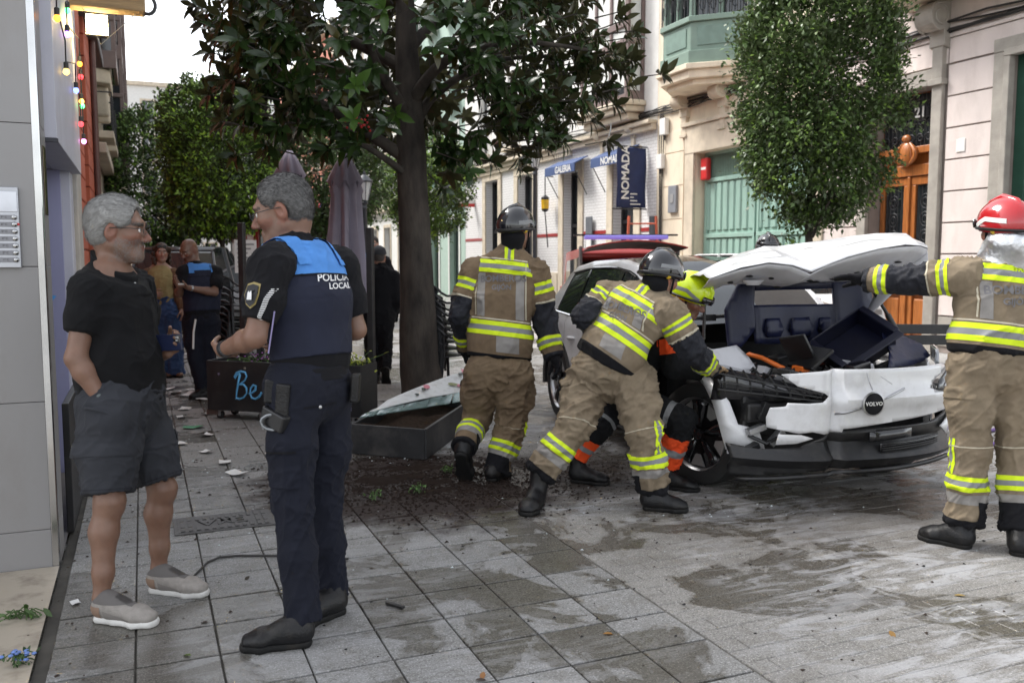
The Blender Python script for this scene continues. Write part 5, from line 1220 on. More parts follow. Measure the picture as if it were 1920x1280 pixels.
LBm = M('light_bar_lens', (0.22, 0.20, 0.5), 0.2, emit=(0.25, 0.22, 1.0), es=0.12)
mb = MB(); mb.box(-0.55, -0.3, -0.72, 0.72, 1.86, 1.93); lb_ = fb(mb, 'light_bar', LBm, bevel=0.02); mb = MB(); mb.box(-0.5, -0.4, -0.9, 0.9, 1.92, 1.95); fb(mb, 'roof_bar', carb)
for s in (-1, 1):
    for x in (-3.4, -0.85):
        w = MB(); w.lathe([(0.0,-0.1),(0.3,-0.1),(0.33,-0.05),(0.33,0.05),(0.3,0.1),(0.18,0.1),(0.17,0.06),(0,0.06)], (x, s*0.82, 0.33), 24, 'y', Matrix(((1,0,0),(0,s,0),(0,0,1)))); fb(w, 'wheel', rubber, smooth=40)
ld = root('ladder', 'orange ladder rising behind the roof of the red van', 'ladder', (9.62, 16.05, 0)); om = M('ladder_orange', (0.50, 0.13, 0.07), 0.5)
for a, b in (((9.30, 16.15, 0), (9.42, 16.2, 2.42)), ((10.02, 15.85, 0), (9.92, 15.95, 2.42))): MB().tube([a, b], 0.03, 6).build('rail', om, ld)
for k in range(8): MB().tube([(9.31+.016*k, 16.155+.006*k, .3+0.28*k), (10.01-.013*k, 15.86+.012*k, .3+0.28*k)], 0.018, 6).build('rung', om, ld)
# --- other parked cars, seen over the wreck
def simple_car(label, loc, rz, paint, L=4.3, H=1.48):
    c = root('parked_car', label, 'car', loc, rz); f = lambda mb, nm, m, **k: mb.build(nm, m, c, world=False, **k)
    prof = [(-L/2,.35),(-L/2-0.02,.75),(-L/2+0.25,.95),(-L*0.27,.98),(L*0.30,.95),(L/2-0.1,.80),(L/2,.55),(L/2-0.05,.3)]
    mb = MB(); mb.prism(prof, lambda a, b, d: (a, d, b), -0.87, 0.87); f(mb, 'body', paint, bevel=0.09, seg=3)
    cab = [(-L*0.46,.96),(-L*0.36,H-0.1),(-L*0.25,H),(0.05,H),(0.3,H-0.08),(L*0.27,.96)]
    V = []; n = len(cab)
    mb = MB(); mb.add([(x, -0.80+0.18*(z-.96)/(H-.96)*1.0, z) for x, z in cab]+[(x, 0.80-0.18*(z-.96)/(H-.96), z) for x, z in cab], [(i, i+1, n+i+1, n+i) for i in range(n-1)]+[tuple(range(n)), tuple(range(2*n-1, n-1, -1))]); f(mb, 'cabin_glass', glassc, bevel=0.02)
    mb = MB(); rf = [(-L*0.34,H-0.06),(-L*0.25,H+0.008),(0.05,H+0.008),(0.28,H-0.07)]; mb.add([(x, -0.63, z+0.004) for x, z in rf]+[(x, 0.63, z+0.004) for x, z in rf], [(i, i+1, 5+i, 4+i) for i in range(3)]); f(mb, 'roof', paint, solid=0.03, smooth=40)
    for s in (-1, 1):
        for pts in (((L*0.27,.96),(0.3,H-0.08)), ((-0.35,.96),(-0.35,H)), ((-L*0.46,.96),(-L*0.36,H-0.1))):
            mb = MB(); mb.tube([(x, s*(0.81-0.18*(z-.96)/(H-.96)), z) for x, z in pts], 0.03, 6); f(mb, 'pillar', paint)
        for x in (-L*0.31, L*0.31):
            w = MB(); w.lathe([(0.0,-0.1),(0.3,-0.1),(0.32,-0.05),(0.32,0.05),(0.3,0.1),(0.2,0.1),(0.19,0.06),(0,0.06)], (x, s*0.80, 0.32), 24, 'y', Matrix(((1,0,0),(0,s,0),(0,0,1)))); f(w, 'wheel', rubber, smooth=40)
        mb = MB(); mb.obox((L/2-0.1, s*0.62, 0.68), (0.06, 0.16, 0.06), Matrix.Rotation(0, 3, 'Z')); f(mb, 'headlamp', silver, bevel=0.03)
    return c
simple_car('dark bronze car behind the firefighters and the wreck', (7.7, 10.6, 0), R(-95), M('bronze_paint', (0.10, 0.085, 0.07), 0.3, coat=0.6), 4.3, 1.52)
simple_car('white car parked by the garage behind the raised bonnet', (10.0, 12.6, 0), R(-92), M('plain_white_paint', (0.70, 0.70, 0.69), 0.3, coat=0.5), 4.2, 1.60)
# ------------------------------------------------------------------ joint positions of every person, metres in world space
POSES = {
 'man': dict(head=(-0.084,4.293,1.631), neck=(-0.125,4.294,1.472), chest=(-0.123,4.274,1.272), waist=(-0.109,4.246,1.049), pelvis=(-0.102,4.228,0.897), shR=(-0.206,4.134,1.372), elR=(-0.265,4.076,1.093), wrR=(-0.171,4.041,0.912), haR=(-0.141,4.021,0.839), shL=(-0.02,4.437,1.372), elL=(0.002,4.487,1.095), wrL=(0.077,4.28,1.081), haL=(0.131,4.239,1.117), hipR=(-0.145,4.112,0.87), knR=(-0.163,4.027,0.486), anR=(-0.204,3.973,0.097), heelR=(-0.228,3.976,0.026), toeR=(-0.038,3.841,0.013), hipL=(-0.053,4.31,0.833), knL=(0.048,4.231,0.472), anL=(0.025,4.227,0.112), heelL=(-0.014,4.235,0.032), toeL=(0.242,4.056,0.069)),
 'cop': dict(head=(0.538,3.735,1.7), neck=(0.577,3.705,1.557), chest=(0.62,3.665,1.343), waist=(0.632,3.639,1.125), pelvis=(0.618,3.633,1.006), shL=(0.463,3.527,1.479), elL=(0.389,3.466,1.209), wrL=(0.288,3.676,1.146), haL=(0.347,3.842,1.099), shR=(0.789,3.782,1.473), elR=(0.848,3.774,1.201), wrR=(0.65,4.086,1.106), haR=(0.512,4.121,1.089), hipL=(0.537,3.556,0.987), knL=(0.518,3.498,0.548), anL=(0.536,3.428,0.135), heelL=(0.565,3.384,0.039), toeL=(0.359,3.429,0.055), hipR=(0.707,3.7,0.958), knR=(0.672,3.71,0.477), anR=(0.705,3.693,0.116), heelR=(0.75,3.663,0.009), toeR=(0.603,3.597,0.038)),
 'ff1': dict(head=(2.405,5.655,1.706), neck=(2.358,5.658,1.548), chest=(2.293,5.655,1.236), waist=(2.259,5.64,0.942), pelvis=(2.242,5.628,0.759), shL=(2.126,5.796,1.411), elL=(2.017,5.758,1.118), wrL=(2.126,5.959,0.862), haL=(2.146,5.97,0.725), shR=(2.523,5.576,1.412), elR=(2.581,5.574,1.093), wrR=(2.612,5.482,0.839), haR=(2.632,5.438,0.706), hipL=(2.141,5.665,0.704), knL=(2.148,5.793,0.383), anL=(1.979,5.578,0.236), heelL=(1.918,5.491,0.208), toeL=(1.991,5.593,0.01), hipR=(2.352,5.577,0.704), knR=(2.331,5.604,0.345), anR=(2.203,5.554,0.066), heelR=(2.132,5.492,0.023), toeR=(2.329,5.666,-0.028)),
 'ff2': dict(head=(2.957,4.664,1.395), neck=(2.924,4.687,1.277), chest=(2.788,4.711,1.167), waist=(2.655,4.735,0.955), pelvis=(2.62,4.771,0.838), shL=(2.728,4.943,1.274), elL=(2.542,4.889,1.156), wrL=(2.786,5.041,0.974), haL=(2.872,5.052,0.9), shR=(2.906,4.489,1.177), elR=(3.021,4.442,0.968), wrR=(3.254,4.559,0.825), haR=(3.357,4.591,0.823), hipL=(2.573,4.892,0.765), knL=(2.431,4.792,0.481), anL=(2.216,4.833,0.208), heelL=(2.206,4.849,0.105), toeL=(2.077,4.704,0.078), hipR=(2.739,4.65,0.78), knR=(2.765,4.542,0.467), anR=(2.816,4.53,0.12), heelR=(2.751,4.526,0.029), toeR=(2.887,4.426,0.03)),
 'res': dict(head=(3.353,4.94,1.247), neck=(3.269,4.986,1.133), chest=(3.148,5.052,0.96), waist=(3.031,5.112,0.744), pelvis=(2.97,5.145,0.598), shL=(3.322,5.149,1.027), elL=(3.443,5.13,0.795), wrL=(3.566,5.021,0.765), haL=(3.65,4.986,0.765), shR=(3.147,4.895,1.016), elR=(3.171,4.863,0.801), wrR=(3.385,4.824,0.76), haR=(3.466,4.791,0.767), hipL=(2.951,5.256,0.539), knL=(2.796,5.196,0.383), anL=(2.686,5.277,0.186), heelL=(2.644,5.288,0.121), toeL=(2.753,5.186,0.104), hipR=(3.009,5.07,0.563), knR=(3.211,4.814,0.472), anR=(3.165,4.911,0.162), heelR=(3.115,4.92,0.043), toeR=(3.197,4.83,0.034)),
 'ff3': dict(head=(4.16,3.305,1.656), neck=(4.172,3.283,1.489), chest=(4.138,3.274,1.258), waist=(4.098,3.273,1.077), pelvis=(4.09,3.268,0.989), shL=(3.945,3.37,1.411), elL=(3.841,3.586,1.391), wrL=(3.718,3.79,1.393), haL=(3.647,3.865,1.41), shR=(4.367,3.193,1.405), elR=(4.41,3.126,1.135), wrR=(4.504,3.194,0.898), haR=(4.52,3.199,0.796), hipL=(3.99,3.303,0.925), knL=(3.982,3.287,0.517), anL=(3.955,3.283,0.134), heelL=(3.941,3.214,0.041), toeL=(3.887,3.365,0.023), hipR=(4.185,3.221,0.925), knR=(4.197,3.176,0.521), anR=(4.147,3.104,0.133), heelR=(4.052,3.037,0.044), toeR=(4.332,3.196,-0.029)),
 'fcop': dict(head=(0.485,10.366,1.605), neck=(0.544,10.325,1.442), chest=(0.601,10.279,1.226), waist=(0.592,10.257,0.963), pelvis=(0.577,10.252,0.846), shR=(0.423,10.259,1.361), elR=(0.365,10.196,1.144), wrR=(0.362,10.032,1.229), haR=(0.335,10.002,1.253), shL=(0.75,10.285,1.359), elL=(0.721,10.113,1.153), wrL=(0.467,10.029,1.205), haL=(0.388,10.021,1.229), hipR=(0.499,10.279,0.788), knR=(0.507,10.207,0.429), anR=(0.572,10.18,0.099), heelR=(0.638,10.199,0.022), toeR=(0.486,10.075,0.001), hipL=(0.665,10.263,0.784), knL=(0.641,10.237,0.421), anL=(0.678,10.247,0.132), heelL=(0.708,10.228,0.061), toeL=(0.624,10.152,0.041)),
 'woman': dict(head=(0.245,12.316,1.596), neck=(0.221,12.333,1.445), chest=(0.226,12.289,1.246), waist=(0.242,12.255,0.972), pelvis=(0.261,12.23,0.8), shR=(0.077,12.36,1.335), elR=(0.03,12.355,1.088), wrR=(0.117,12.186,1.066), haR=(0.154,12.138,1.067), shL=(0.383,12.286,1.335), elL=(0.425,12.243,1.073), wrL=(0.454,12.156,0.869), haL=(0.464,12.144,0.787), hipR=(0.196,12.253,0.759), knR=(0.214,12.176,0.392), anR=(0.235,12.168,0.066), heelR=(0.222,12.212,0.013), toeR=(0.281,12.033,-0.003), hipL=(0.336,12.194,0.759), knL=(0.342,12.155,0.389), anL=(0.35,12.12,0.066), heelL=(0.337,12.174,0.012), toeL=(0.408,12.003,0.008)),
 'cap': dict(head=(2.711,10.734,1.539), neck=(2.707,10.7,1.395), chest=(2.703,10.697,1.126), waist=(2.68,10.677,0.831), pelvis=(2.664,10.673,0.726), shL=(2.526,10.787,1.29), elL=(2.479,10.777,0.995), wrL=(2.555,10.885,0.755), haL=(2.596,10.894,0.687), shR=(2.867,10.645,1.29), elR=(2.893,10.605,0.995), wrR=(2.875,10.751,0.755), haR=(2.843,10.789,0.673), hipL=(2.596,10.698,0.687), knL=(2.584,10.67,0.359), anL=(2.637,10.707,0.08), heelL=(2.625,10.663,0.026), toeL=(2.687,10.807,-0.023), hipR=(2.736,10.639,0.687), knR=(2.75,10.657,0.38), anR=(2.692,10.444,0.18), heelR=(2.678,10.393,0.161), toeR=(2.711,10.476,0.031)),
 'cop4': dict(head=(3.404,13.84,1.753), neck=(3.406,13.823,1.584), chest=(3.405,13.8,1.357), waist=(3.403,13.772,1.062), pelvis=(3.398,13.761,0.927), shR=(3.238,13.883,1.483), elR=(3.189,13.874,1.188), wrR=(3.218,13.682,1.025), haR=(3.236,13.618,1.002), shL=(3.582,13.739,1.483), elL=(3.658,13.681,1.214), wrL=(3.647,13.553,0.981), haL=(3.644,13.548,0.915), hipR=(3.326,13.786,0.877), knR=(3.305,13.758,0.514), anR=(3.284,13.73,0.135), heelR=(3.293,13.773,0.063), toeR=(3.241,13.628,0.028), hipL=(3.466,13.727,0.877), knL=(3.461,13.693,0.514), anL=(3.456,13.658,0.135), heelL=(3.466,13.701,0.063), toeL=(3.442,13.544,0.028)),
 'ff4': dict(head=(6.03,7.503,1.611), neck=(6.029,7.488,1.45), chest=(6.025,7.463,1.184), waist=(6.013,7.435,0.852), pelvis=(6.006,7.418,0.659), shR=(5.84,7.554,1.323), elR=(5.794,7.543,1.018), wrR=(5.756,7.423,0.75), haR=(5.768,7.408,0.64), shL=(6.215,7.398,1.323), elL=(6.24,7.357,1.018), wrL=(6.137,7.264,0.75), haL=(6.123,7.259,0.64), hipR=(5.918,7.453,0.631), knR=(5.901,7.427,0.299), anR=(5.891,7.401,-0.006), heelR=(5.92,7.435,-0.081), toeR=(5.781,7.277,-0.068), hipL=(6.088,7.382,0.631), knL=(6.081,7.351,0.299), anL=(6.075,7.324,-0.006), heelL=(6.106,7.358,-0.081), toeL=(5.983,7.193,-0.068)),
}
# ------------------------------------------------------------------ people
cR = np.array((math.cos(YAW), -math.sin(YAW), 0.0)); cF = np.array((math.sin(YAW), math.cos(YAW), 0.0)); UP = np.array((0, 0, 1.0))
def skin_mat(name, col):
    m = bpy.data.materials.new(name); m.use_nodes = True; n, l = m.node_tree.nodes, m.node_tree.links; b = n['Principled BSDF']
    at = n.new('ShaderNodeAttribute'); at.attribute_name = 'tint'; mu = n.new('ShaderNodeMix'); mu.data_type = 'RGBA'; mu.blend_type = 'MULTIPLY'; mu.inputs[0].default_value = 1.0
    mu.inputs[6].default_value = (*col, 1); l.new(at.outputs['Color'], mu.inputs[7])
    tc = n.new('ShaderNodeTexCoord'); no = n.new('ShaderNodeTexNoise'); no.inputs['Scale'].default_value = 35; no.inputs['Detail'].default_value = 6; l.new(tc.outputs['Object'], no.inputs['Vector'])
    mr = n.new('ShaderNodeMapRange'); mr.inputs['To Min'].default_value = 0.82; mr.inputs['To Max'].default_value = 1.16; l.new(no.outputs[0], mr.inputs['Value'])
    m2 = n.new('ShaderNodeMix'); m2.data_type = 'RGBA'; m2.blend_type = 'MULTIPLY'; m2.inputs[0].default_value = 1.0; l.new(mu.outputs[2], m2.inputs[6]); l.new(mr.outputs[0], m2.inputs[7])
    n3 = n.new('ShaderNodeTexNoise'); n3.inputs['Scale'].default_value = 11; n3.inputs['Detail'].default_value = 7; n3.inputs['Roughness'].default_value = 0.7; l.new(tc.outputs['Object'], n3.inputs['Vector'])
    r3 = n.new('ShaderNodeMapRange'); r3.inputs['From Min'].default_value = 0.4; r3.inputs['From Max'].default_value = 0.65; r3.inputs['To Max'].default_value = 0.55; l.new(n3.outputs[0], r3.inputs['Value'])
    m3 = n.new('ShaderNodeMix'); m3.data_type = 'RGBA'; m3.blend_type = 'MULTIPLY'; m3.inputs[7].default_value = (0.92, 0.80, 0.77, 1); l.new(r3.outputs[0], m3.inputs[0]); l.new(m2.outputs[2], m3.inputs[6])
    l.new(m3.outputs[2], b.inputs['Base Color']); b.inputs['Roughness'].default_value = 0.46; b.inputs['Subsurface Weight'].default_value = 0.12; b.inputs['Subsurface Radius'].default_value = (0.8, 0.3, 0.15); b.inputs['Subsurface Scale'].default_value = 0.01
    nb = n.new('ShaderNodeTexNoise'); nb.inputs['Scale'].default_value = 260; l.new(tc.outputs['Object'], nb.inputs['Vector']); bp = n.new('ShaderNodeBump'); bp.inputs['Strength'].default_value = 0.12; bp.inputs['Distance'].default_value = 0.003
    l.new(nb.outputs[0], bp.inputs['Height']); l.new(bp.outputs[0], b.inputs['Normal'])
    return m
SK1 = skin_mat('tanned_skin', (0.205, 0.115, 0.078)); SK2 = skin_mat('fair_skin', (0.31, 0.175, 0.12)); SK3 = skin_mat('light_skin', (0.38, 0.235, 0.175))
def fabric(name, col, rough=0.85, var=0.1, bump=0.35, bs=380, **k): return M(name, col, rough, var=var, vs=14, bump=bump, bs=bs, sheen=0.02, spec=0.2, **k)
tan = fabric('tan_turnout_cloth', (0.225, 0.178, 0.122), var=0.14, dirt=(0.12, 0.085, 0.055), ds=5, damt=0.5)
tand = fabric('brown_turnout_cloth', (0.175, 0.125, 0.078), var=0.14, dirt=(0.09, 0.06, 0.04), ds=5, damt=0.5)
blackc = fabric('black_cloth', (0.008, 0.008, 0.010))
charc = fabric('charcoal_panel', (0.018, 0.019, 0.025), 0.6)
yel = fabric('fluorescent_yellow_tape', (0.62, 0.78, 0.02), 0.6, 0.06, 0.1)
sil = fabric('grey_reflective_tape', (0.22, 0.225, 0.23), 0.4, 0.08, 0.1)
silp = fabric('worn_reflective_panel', (0.25, 0.235, 0.22), 0.5, 0.15, 0.2)
pipe = fabric('cream_piping', (0.52, 0.47, 0.36), 0.7)
navy = fabric('navy_trouser_cloth', (0.009, 0.0105, 0.019), 0.75)
vestm = fabric('navy_vest_cloth', (0.015, 0.018, 0.036), 0.6, bs=600)
bluec = fabric('police_blue_cloth', (0.08, 0.25, 0.62), 0.75)
bootm = M('black_boot_leather', (0.008, 0.008, 0.009), 0.42, var=0.3, vs=20, bump=0.3, bs=120, dirt=(0.045, 0.038, 0.03), ds=14, damt=0.35, spec=0.35)
solem = M('boot_rubber', (0.010, 0.010, 0.010), 0.7, bump=0.3, bs=90, dirt=(0.05, 0.042, 0.034), ds=12, damt=0.4, spec=0.25)
orangeh = fabric('fluorescent_orange_cloth', (0.85, 0.09, 0.02), 0.7)
eyew = M('eye_white', (0.75, 0.72, 0.70), 0.15); eyed = M('eye_iris', (0.03, 0.018, 0.012), 0.1)
lens = M('spectacle_lens', (0.8, 0.85, 0.9), 0.02, trans=1.0, var=0.0, alpha=0.25); framem = M('spectacle_frame', (0.015, 0.015, 0.015), 0.3)

class Person:
    def __init__(s, key, label, face, pitch=0, roll=0, skin=SK2, h=0.01, head_scale=1.0, build=1.0, group=None, lift=()):
        s.J = {k: np.array(v) for k, v in POSES[key].items()}; J = s.J; s.h = h; s.skin = skin; s.b = build; s.lift = lift; s.hs = head_scale
        for f in 'LR':
            he, to = J['heel'+f], J['toe'+f]
            if f not in lift: he[2] = 0; to[2] = 0
            u = to-he
            if f not in lift: u[2] = 0
            s.__dict__['u'+f] = nrm(u)
        base = (J['heelL']+J['heelR'])/2
        s.root = root('person', label, 'person', (float(base[0]), float(base[1]), 0.0), group=group)
        f = nrm(face[0]*cR + face[1]*cF); p = R(pitch)
        fw = nrm(f*math.cos(p) + UP*math.sin(p)); rt = nrm(np.cross(fw, UP)); up = np.cross(rt, fw)
        if roll: rr = R(roll); rt, up = rt*math.cos(rr)+up*math.sin(rr), up*math.cos(rr)-rt*math.sin(rr)
        s.HM = np.stack([rt, fw, up], 1)      # head axes: right, forward, up
        s.hc = J['head']
        s.wsh = nrm(J['shR']-J['shL']); s.whip = nrm(J['hipR']-J['hipL'])
        sp = nrm(J['chest']-J['pelvis']); s.tf = nrm(np.cross(sp, -s.wsh)) * -1   # torso forward
        s.tf = nrm(np.cross(UP if abs(sp[2]) > 0.5 else sp, s.wsh))
    def H(s, x, y, z): return s.hc + s.HM @ (np.array((x, y, z))*s.hs)
    def hp(s, P): return ((P-s.hc)@s.HM)/s.hs
    # ---- nude figure: one continuous surface
    def head_prims(s):
        H, q = s.H, s.hs; E = lambda c, r, k=0.02, sub=False, rot=None: Ell(H(*c), np.array(r)*q, s.HM if rot is None else s.HM@rot, k*q, (), sub)
        G = lambda a, b, ra, rb, k=0.02, sub=False: Seg(H(*a), H(*b), ra*q, rb*q, k=k*q, sub=sub)
        out = [E((0,-.018,.042), (.074,.095,.080)), E((0,.022,-.022), (.063,.066,.088), .035), E((0,-.05,-.02), (.06,.05,.06), .04)]
        for e in (-1, 1):
            out += [G((e*.055,-.005,-.055), (e*.018,.062,-.098), .018, .019, .035), E((e*.040,.062,-.020), (.024,.024,.022), .03)]
        out += [E((0,.070,-.100), (.026,.020,.020), .03), G((-.038,.080,.030), (.038,.080,.030), .012, .012, .025), G((0,.086,.012), (0,.113,-.029), .0085, .0125, .014)]
        for e in (-1, 1): out += [E((e*.011,.098,-.036), (.010,.012,.008), .008)]
        for e in (-1, 1): out.append(E((e*.031,.096,.006), (.017,.012,.011), .014, True))
        for e in (-1, 1): out += [E((e*.031,.074,.004), (.0135,.0135,.0125), .006)]
        out += [G((-.019,.086,-.060), (.019,.086,-.060), .006, .006, .010), G((-.016,.085,-.072), (.016,.085,-.072), .007, .007, .010), E((0,.099,-.066), (.024,.008,.0022), .004, True)]
        for e in (-1, 1):
            rot = np.array(Matrix.Rotation(e*0.35, 3, 'Z') @ Matrix.Rotation(-0.2, 3, 'X'))
            out += [E((e*.076,-.012,-.008), (.010,.023,.035), .006, False, rot), E((e*.084,-.008,-.004), (.006,.011,.018), .004, True, rot)]
        return out
    def hand_prims(s, side, curl=0.5, palm=None, k=0.008, fat=1.0, spread=0.012, point=False):
        J = s.J; wr, ha = J['wr'+side], J['ha'+side]; d = nrm(ha-wr); pn = nrm(palm - d*(palm@d)); sd = np.cross(d, pn)*(1 if side == 'R' else -1)
        # sd points toward the thumb
        out = [Seg(wr, wr+d*.03, .026*fat, .022*fat, sd, .031*fat, .036*fat, k=.02), Seg(wr+d*.03, wr+d*.085, .018*fat, .013*fat, sd, .038*fat, .040*fat, k=.015)]
        for i, (o, L) in enumerate(zip((.030, .010, -.010, -.029), (.074, .082, .076, .060))):
            p = wr+d*(.088-.004*abs(i-1))+sd*o; a = 0.15; dd = nrm(d+sd*o*spread*20)
            for j, fr in enumerate((.45, .32, .23)):
                a += curl*(0.75 if j else 0.55); q = p+(dd*math.cos(a)+pn*math.sin(a))*L*fr; out.append(Seg(p, q, (.0092-.0007*j)*fat, (.0086-.0007*j)*fat, k=.004)); p = q
        p = wr+d*.028+sd*.030; t1 = p+nrm(d*.6+sd*.75+pn*.35)*.042; t2 = t1+nrm(d*.85+sd*.2+pn*(.3+curl*.5))*.034; t3 = t2+nrm(d*.8-sd*.05+pn*(.4+curl*.6))*.026
        out += [Seg(p, t1, .015*fat, .0115*fat, k=.012), Seg(t1, t2, .011*fat, .0098*fat, k=.005), Seg(t2, t3, .0098*fat, .0085*fat, k=.004)]
        return out
    def body(s, hands=(), palms={}, curls={}, tintfn=None, leg=.84):
        J, b = s.J, s.b; pr = []
        pr += chain([J['neck']+ (J['chest']-J['neck'])*0.18, J['chest'], J['waist'], J['pelvis']], [.075*b,.095*b,.088*b,.10*b], s.wsh, [.10*b,.145*b,.135*b,.15*b], k=.05)
        pr.append(Seg(s.H(0,-.040,-.06), J['neck']+(J['chest']-J['neck'])*0.1, .050*s.hs, .058, k=.022))
        for f in 'LR':
            pr += [Seg(J['neck']*.85+J['sh'+f]*.15, J['sh'+f], .05, .05, k=.04)]
            pr += chain([J['sh'+f], J['el'+f], J['el'+f]+(J['wr'+f]-J['el'+f])*.3, J['wr'+f]], [.050*b,.041*b,.043*b,.027*b], k=.02)
            if f in hands: pr += s.hand_prims(f, curls.get(f, .5), palms[f])
            kn, an = J['kn'+f], J['an'+f]; calf = kn+(an-kn)*.32-nrm(s.__dict__['u'+f])*.012
            pr += chain([J['hip'+f], J['hip'+f]*.5+kn*.5, kn, calf, kn*.25+an*.75, an], [.088*b*leg,.075*b*leg,.056*b*leg,.057*b*leg,.040*b*leg,.034*b*leg], k=.03)
            if leg > .9: pr.append(Seg(kn+s.__dict__['u'+f]*.02, kn+s.__dict__['u'+f]*.02-UP*.02, .045*b, .04*b, k=.03))
            he = J['heel'+f]; u = s.__dict__['u'+f]
            if f not in s.lift: pr.append(Seg(an-UP*0.01, he+u*.06+UP*.05, .034, .034, k=.02))
        pr += s.head_prims()
        V, Q = mesh_sdf(pr, s.h); col = np.ones((len(V), 3)); q = s.hp(V); n = noise3(V*60)
        hd = (np.abs(q[:,0]) < .1) & (q[:,2] > -.13) & (q[:,2] < .16) & (np.abs(q[:,1]) < .15)
        lips = hd & (np.hypot(q[:,0]/.024, (q[:,2]+.066)/.013) < 1) & (q[:,1] > .07); col[lips] *= (0.85, .55, .55)
        ear = hd & (np.abs(q[:,0]) > .07) & (np.abs(q[:,2]) < .05); col[ear] *= (1.08, .85, .82)
        brow = hd & (np.abs(q[:,2]-.026-0.004*np.cos(q[:,0]*40)) < .006) & (np.abs(np.abs(q[:,0])-.033) < .021) & (q[:,1] > .05); col[brow] *= .28
        cheek = hd & (np.hypot(np.abs(q[:,0])-.045, q[:,2]+.03) < .025) & (q[:,1] > .03); col[cheek] *= (1.08, .88, .86)
        nose = hd & (q[:,1] > .098) & (q[:,2] < 0) & (q[:,2] > -.045); col[nose] *= (1.08, .86, .84)
        if tintfn: tintfn(q, col, hd, n)
        o = add_mesh('body', V, Q, s.skin, s.root, col); s.bodyV = V; s.bodyN = vnormals(V, Q); s.bq = q; s.bhd = hd; return o
    def strands(s, mask, n, L, mat, flow, name='beard', seed=3, w=.0008):
        gg = np.random.default_rng(seed); idx = np.nonzero(mask)[0]
        if not len(idx): return
        i = gg.choice(idx, n); V = s.bodyV; P = V[i]+gg.normal(0, .0022, (n, 3)); Nn = s.bodyN[i]; f = np.asarray(flow)@s.HM.T
        d = nrm(f)[None]-Nn*(Nn@nrm(f))[:,None]+Nn*.35+gg.normal(0, .3, (n, 3)); d /= np.linalg.norm(d, axis=1)[:,None]; sd = np.cross(d, Nn); sd /= np.linalg.norm(sd, axis=1)[:,None]+1e-9
        l_ = (gg.uniform(.5, 1.2, n)*L)[:,None]; VV = np.stack([P-sd*w, P+sd*w, P+d*l_+Nn*.001], 1).reshape(-1, 3); k = np.arange(n)*3
        add_mesh(name, VV, np.stack([k, k+1, k+2], 1), mat, s.root)['kind'] = 'stuff'
    def eyes(s):
        for e in (-1, 1):
            MB().sphere(tuple(s.H(e*.031, .0775, .004)), .0128*s.hs, 12, 8).build('eye', eyew, s.root, smooth=80)
            MB().sphere(tuple(s.H(e*.031, .0862, .004)), .0056*s.hs, 10, 6).build('iris', eyed, s.root, smooth=80)
    def hair(s, mat, thick=.012, front=.052, nape=-.055, blades=0, blen=.03, bmat=None, side=0.045, seed=1, up=.35, fh=.100):
        H, q = s.H, s.hs
        pr = [Ell(H(0,-.020,.044), np.array((.075+thick*.45, .097+thick*.9, .081+thick))*q, s.HM, .01), Ell(H(0,-.05,-.018), np.array((.064+thick*.5,.055+thick*.6,.060))*q, s.HM, .04*q)]
        pr += [Ell(H(0,.088,-.022), np.array((.068,.078,fh))*q, s.HM, .012*q, (), True)]
        for e in (-1, 1): pr += [Ell(H(e*.090,-.006,-.012), np.array((.032,.032,.046))*q, s.HM, .01*q, (), True), Ell(H(e*.07,.055,-.055), np.array((.05,.058,.07))*q, s.HM, .02*q, (), True)]
        V, Q = mesh_sdf(pr, min(s.h, .007), [(H(0,0,nape), -s.HM[:,2]), (H(0,front+.03,.03), nrm(s.HM[:,1]*1.0-s.HM[:,2]*0.25))])
        N = vnormals(V, Q); V = V+N*(noise3(V*np.array((130, 130, 130)))*.0025+noise3(V*45)*.003)[:,None]
        o = add_mesh('hair', V, Q, mat, s.root)
        if blades:
            gg = np.random.default_rng(seed); i = gg.integers(0, len(V), blades); P = V[i]+gg.normal(0, .002, (blades, 3)); Nn = N[i]
            ql = s.hp(P); flow = np.stack([ql[:,0]*4, -np.ones(blades), -(.15+np.maximum(0, -ql[:,1]*9))+0*ql[:,2]], 1)@s.HM.T
            flow = flow-Nn*(flow*Nn).sum(1)[:,None]; flow /= np.linalg.norm(flow, axis=1)[:,None]+1e-9; flow = flow+gg.normal(0, .13, (blades, 3))+Nn*up
            flow /= np.linalg.norm(flow, axis=1)[:,None]; L = gg.uniform(.5, 1.1, blades)*blen; sd = np.cross(flow, Nn); sd /= np.linalg.norm(sd, axis=1)[:,None]+1e-9
            w = .0011; A = P-sd*w; B = P+sd*w; C = P+flow*L[:,None]*.6+sd*w*.8-Nn*.001; D = P+flow*L[:,None]-Nn*.004*1; E_ = P+flow*L[:,None]*.6-sd*w*.8-Nn*.001
            VV = np.stack([A, B, C, D, E_], 1).reshape(-1, 3); k = np.arange(blades)*5; FF = np.stack([k, k+1, k+2, k+3, k+4], 1)
            ob = add_mesh('hair_strands', VV, FF, bmat or mat, o); ob['kind'] = 'stuff'
        return o
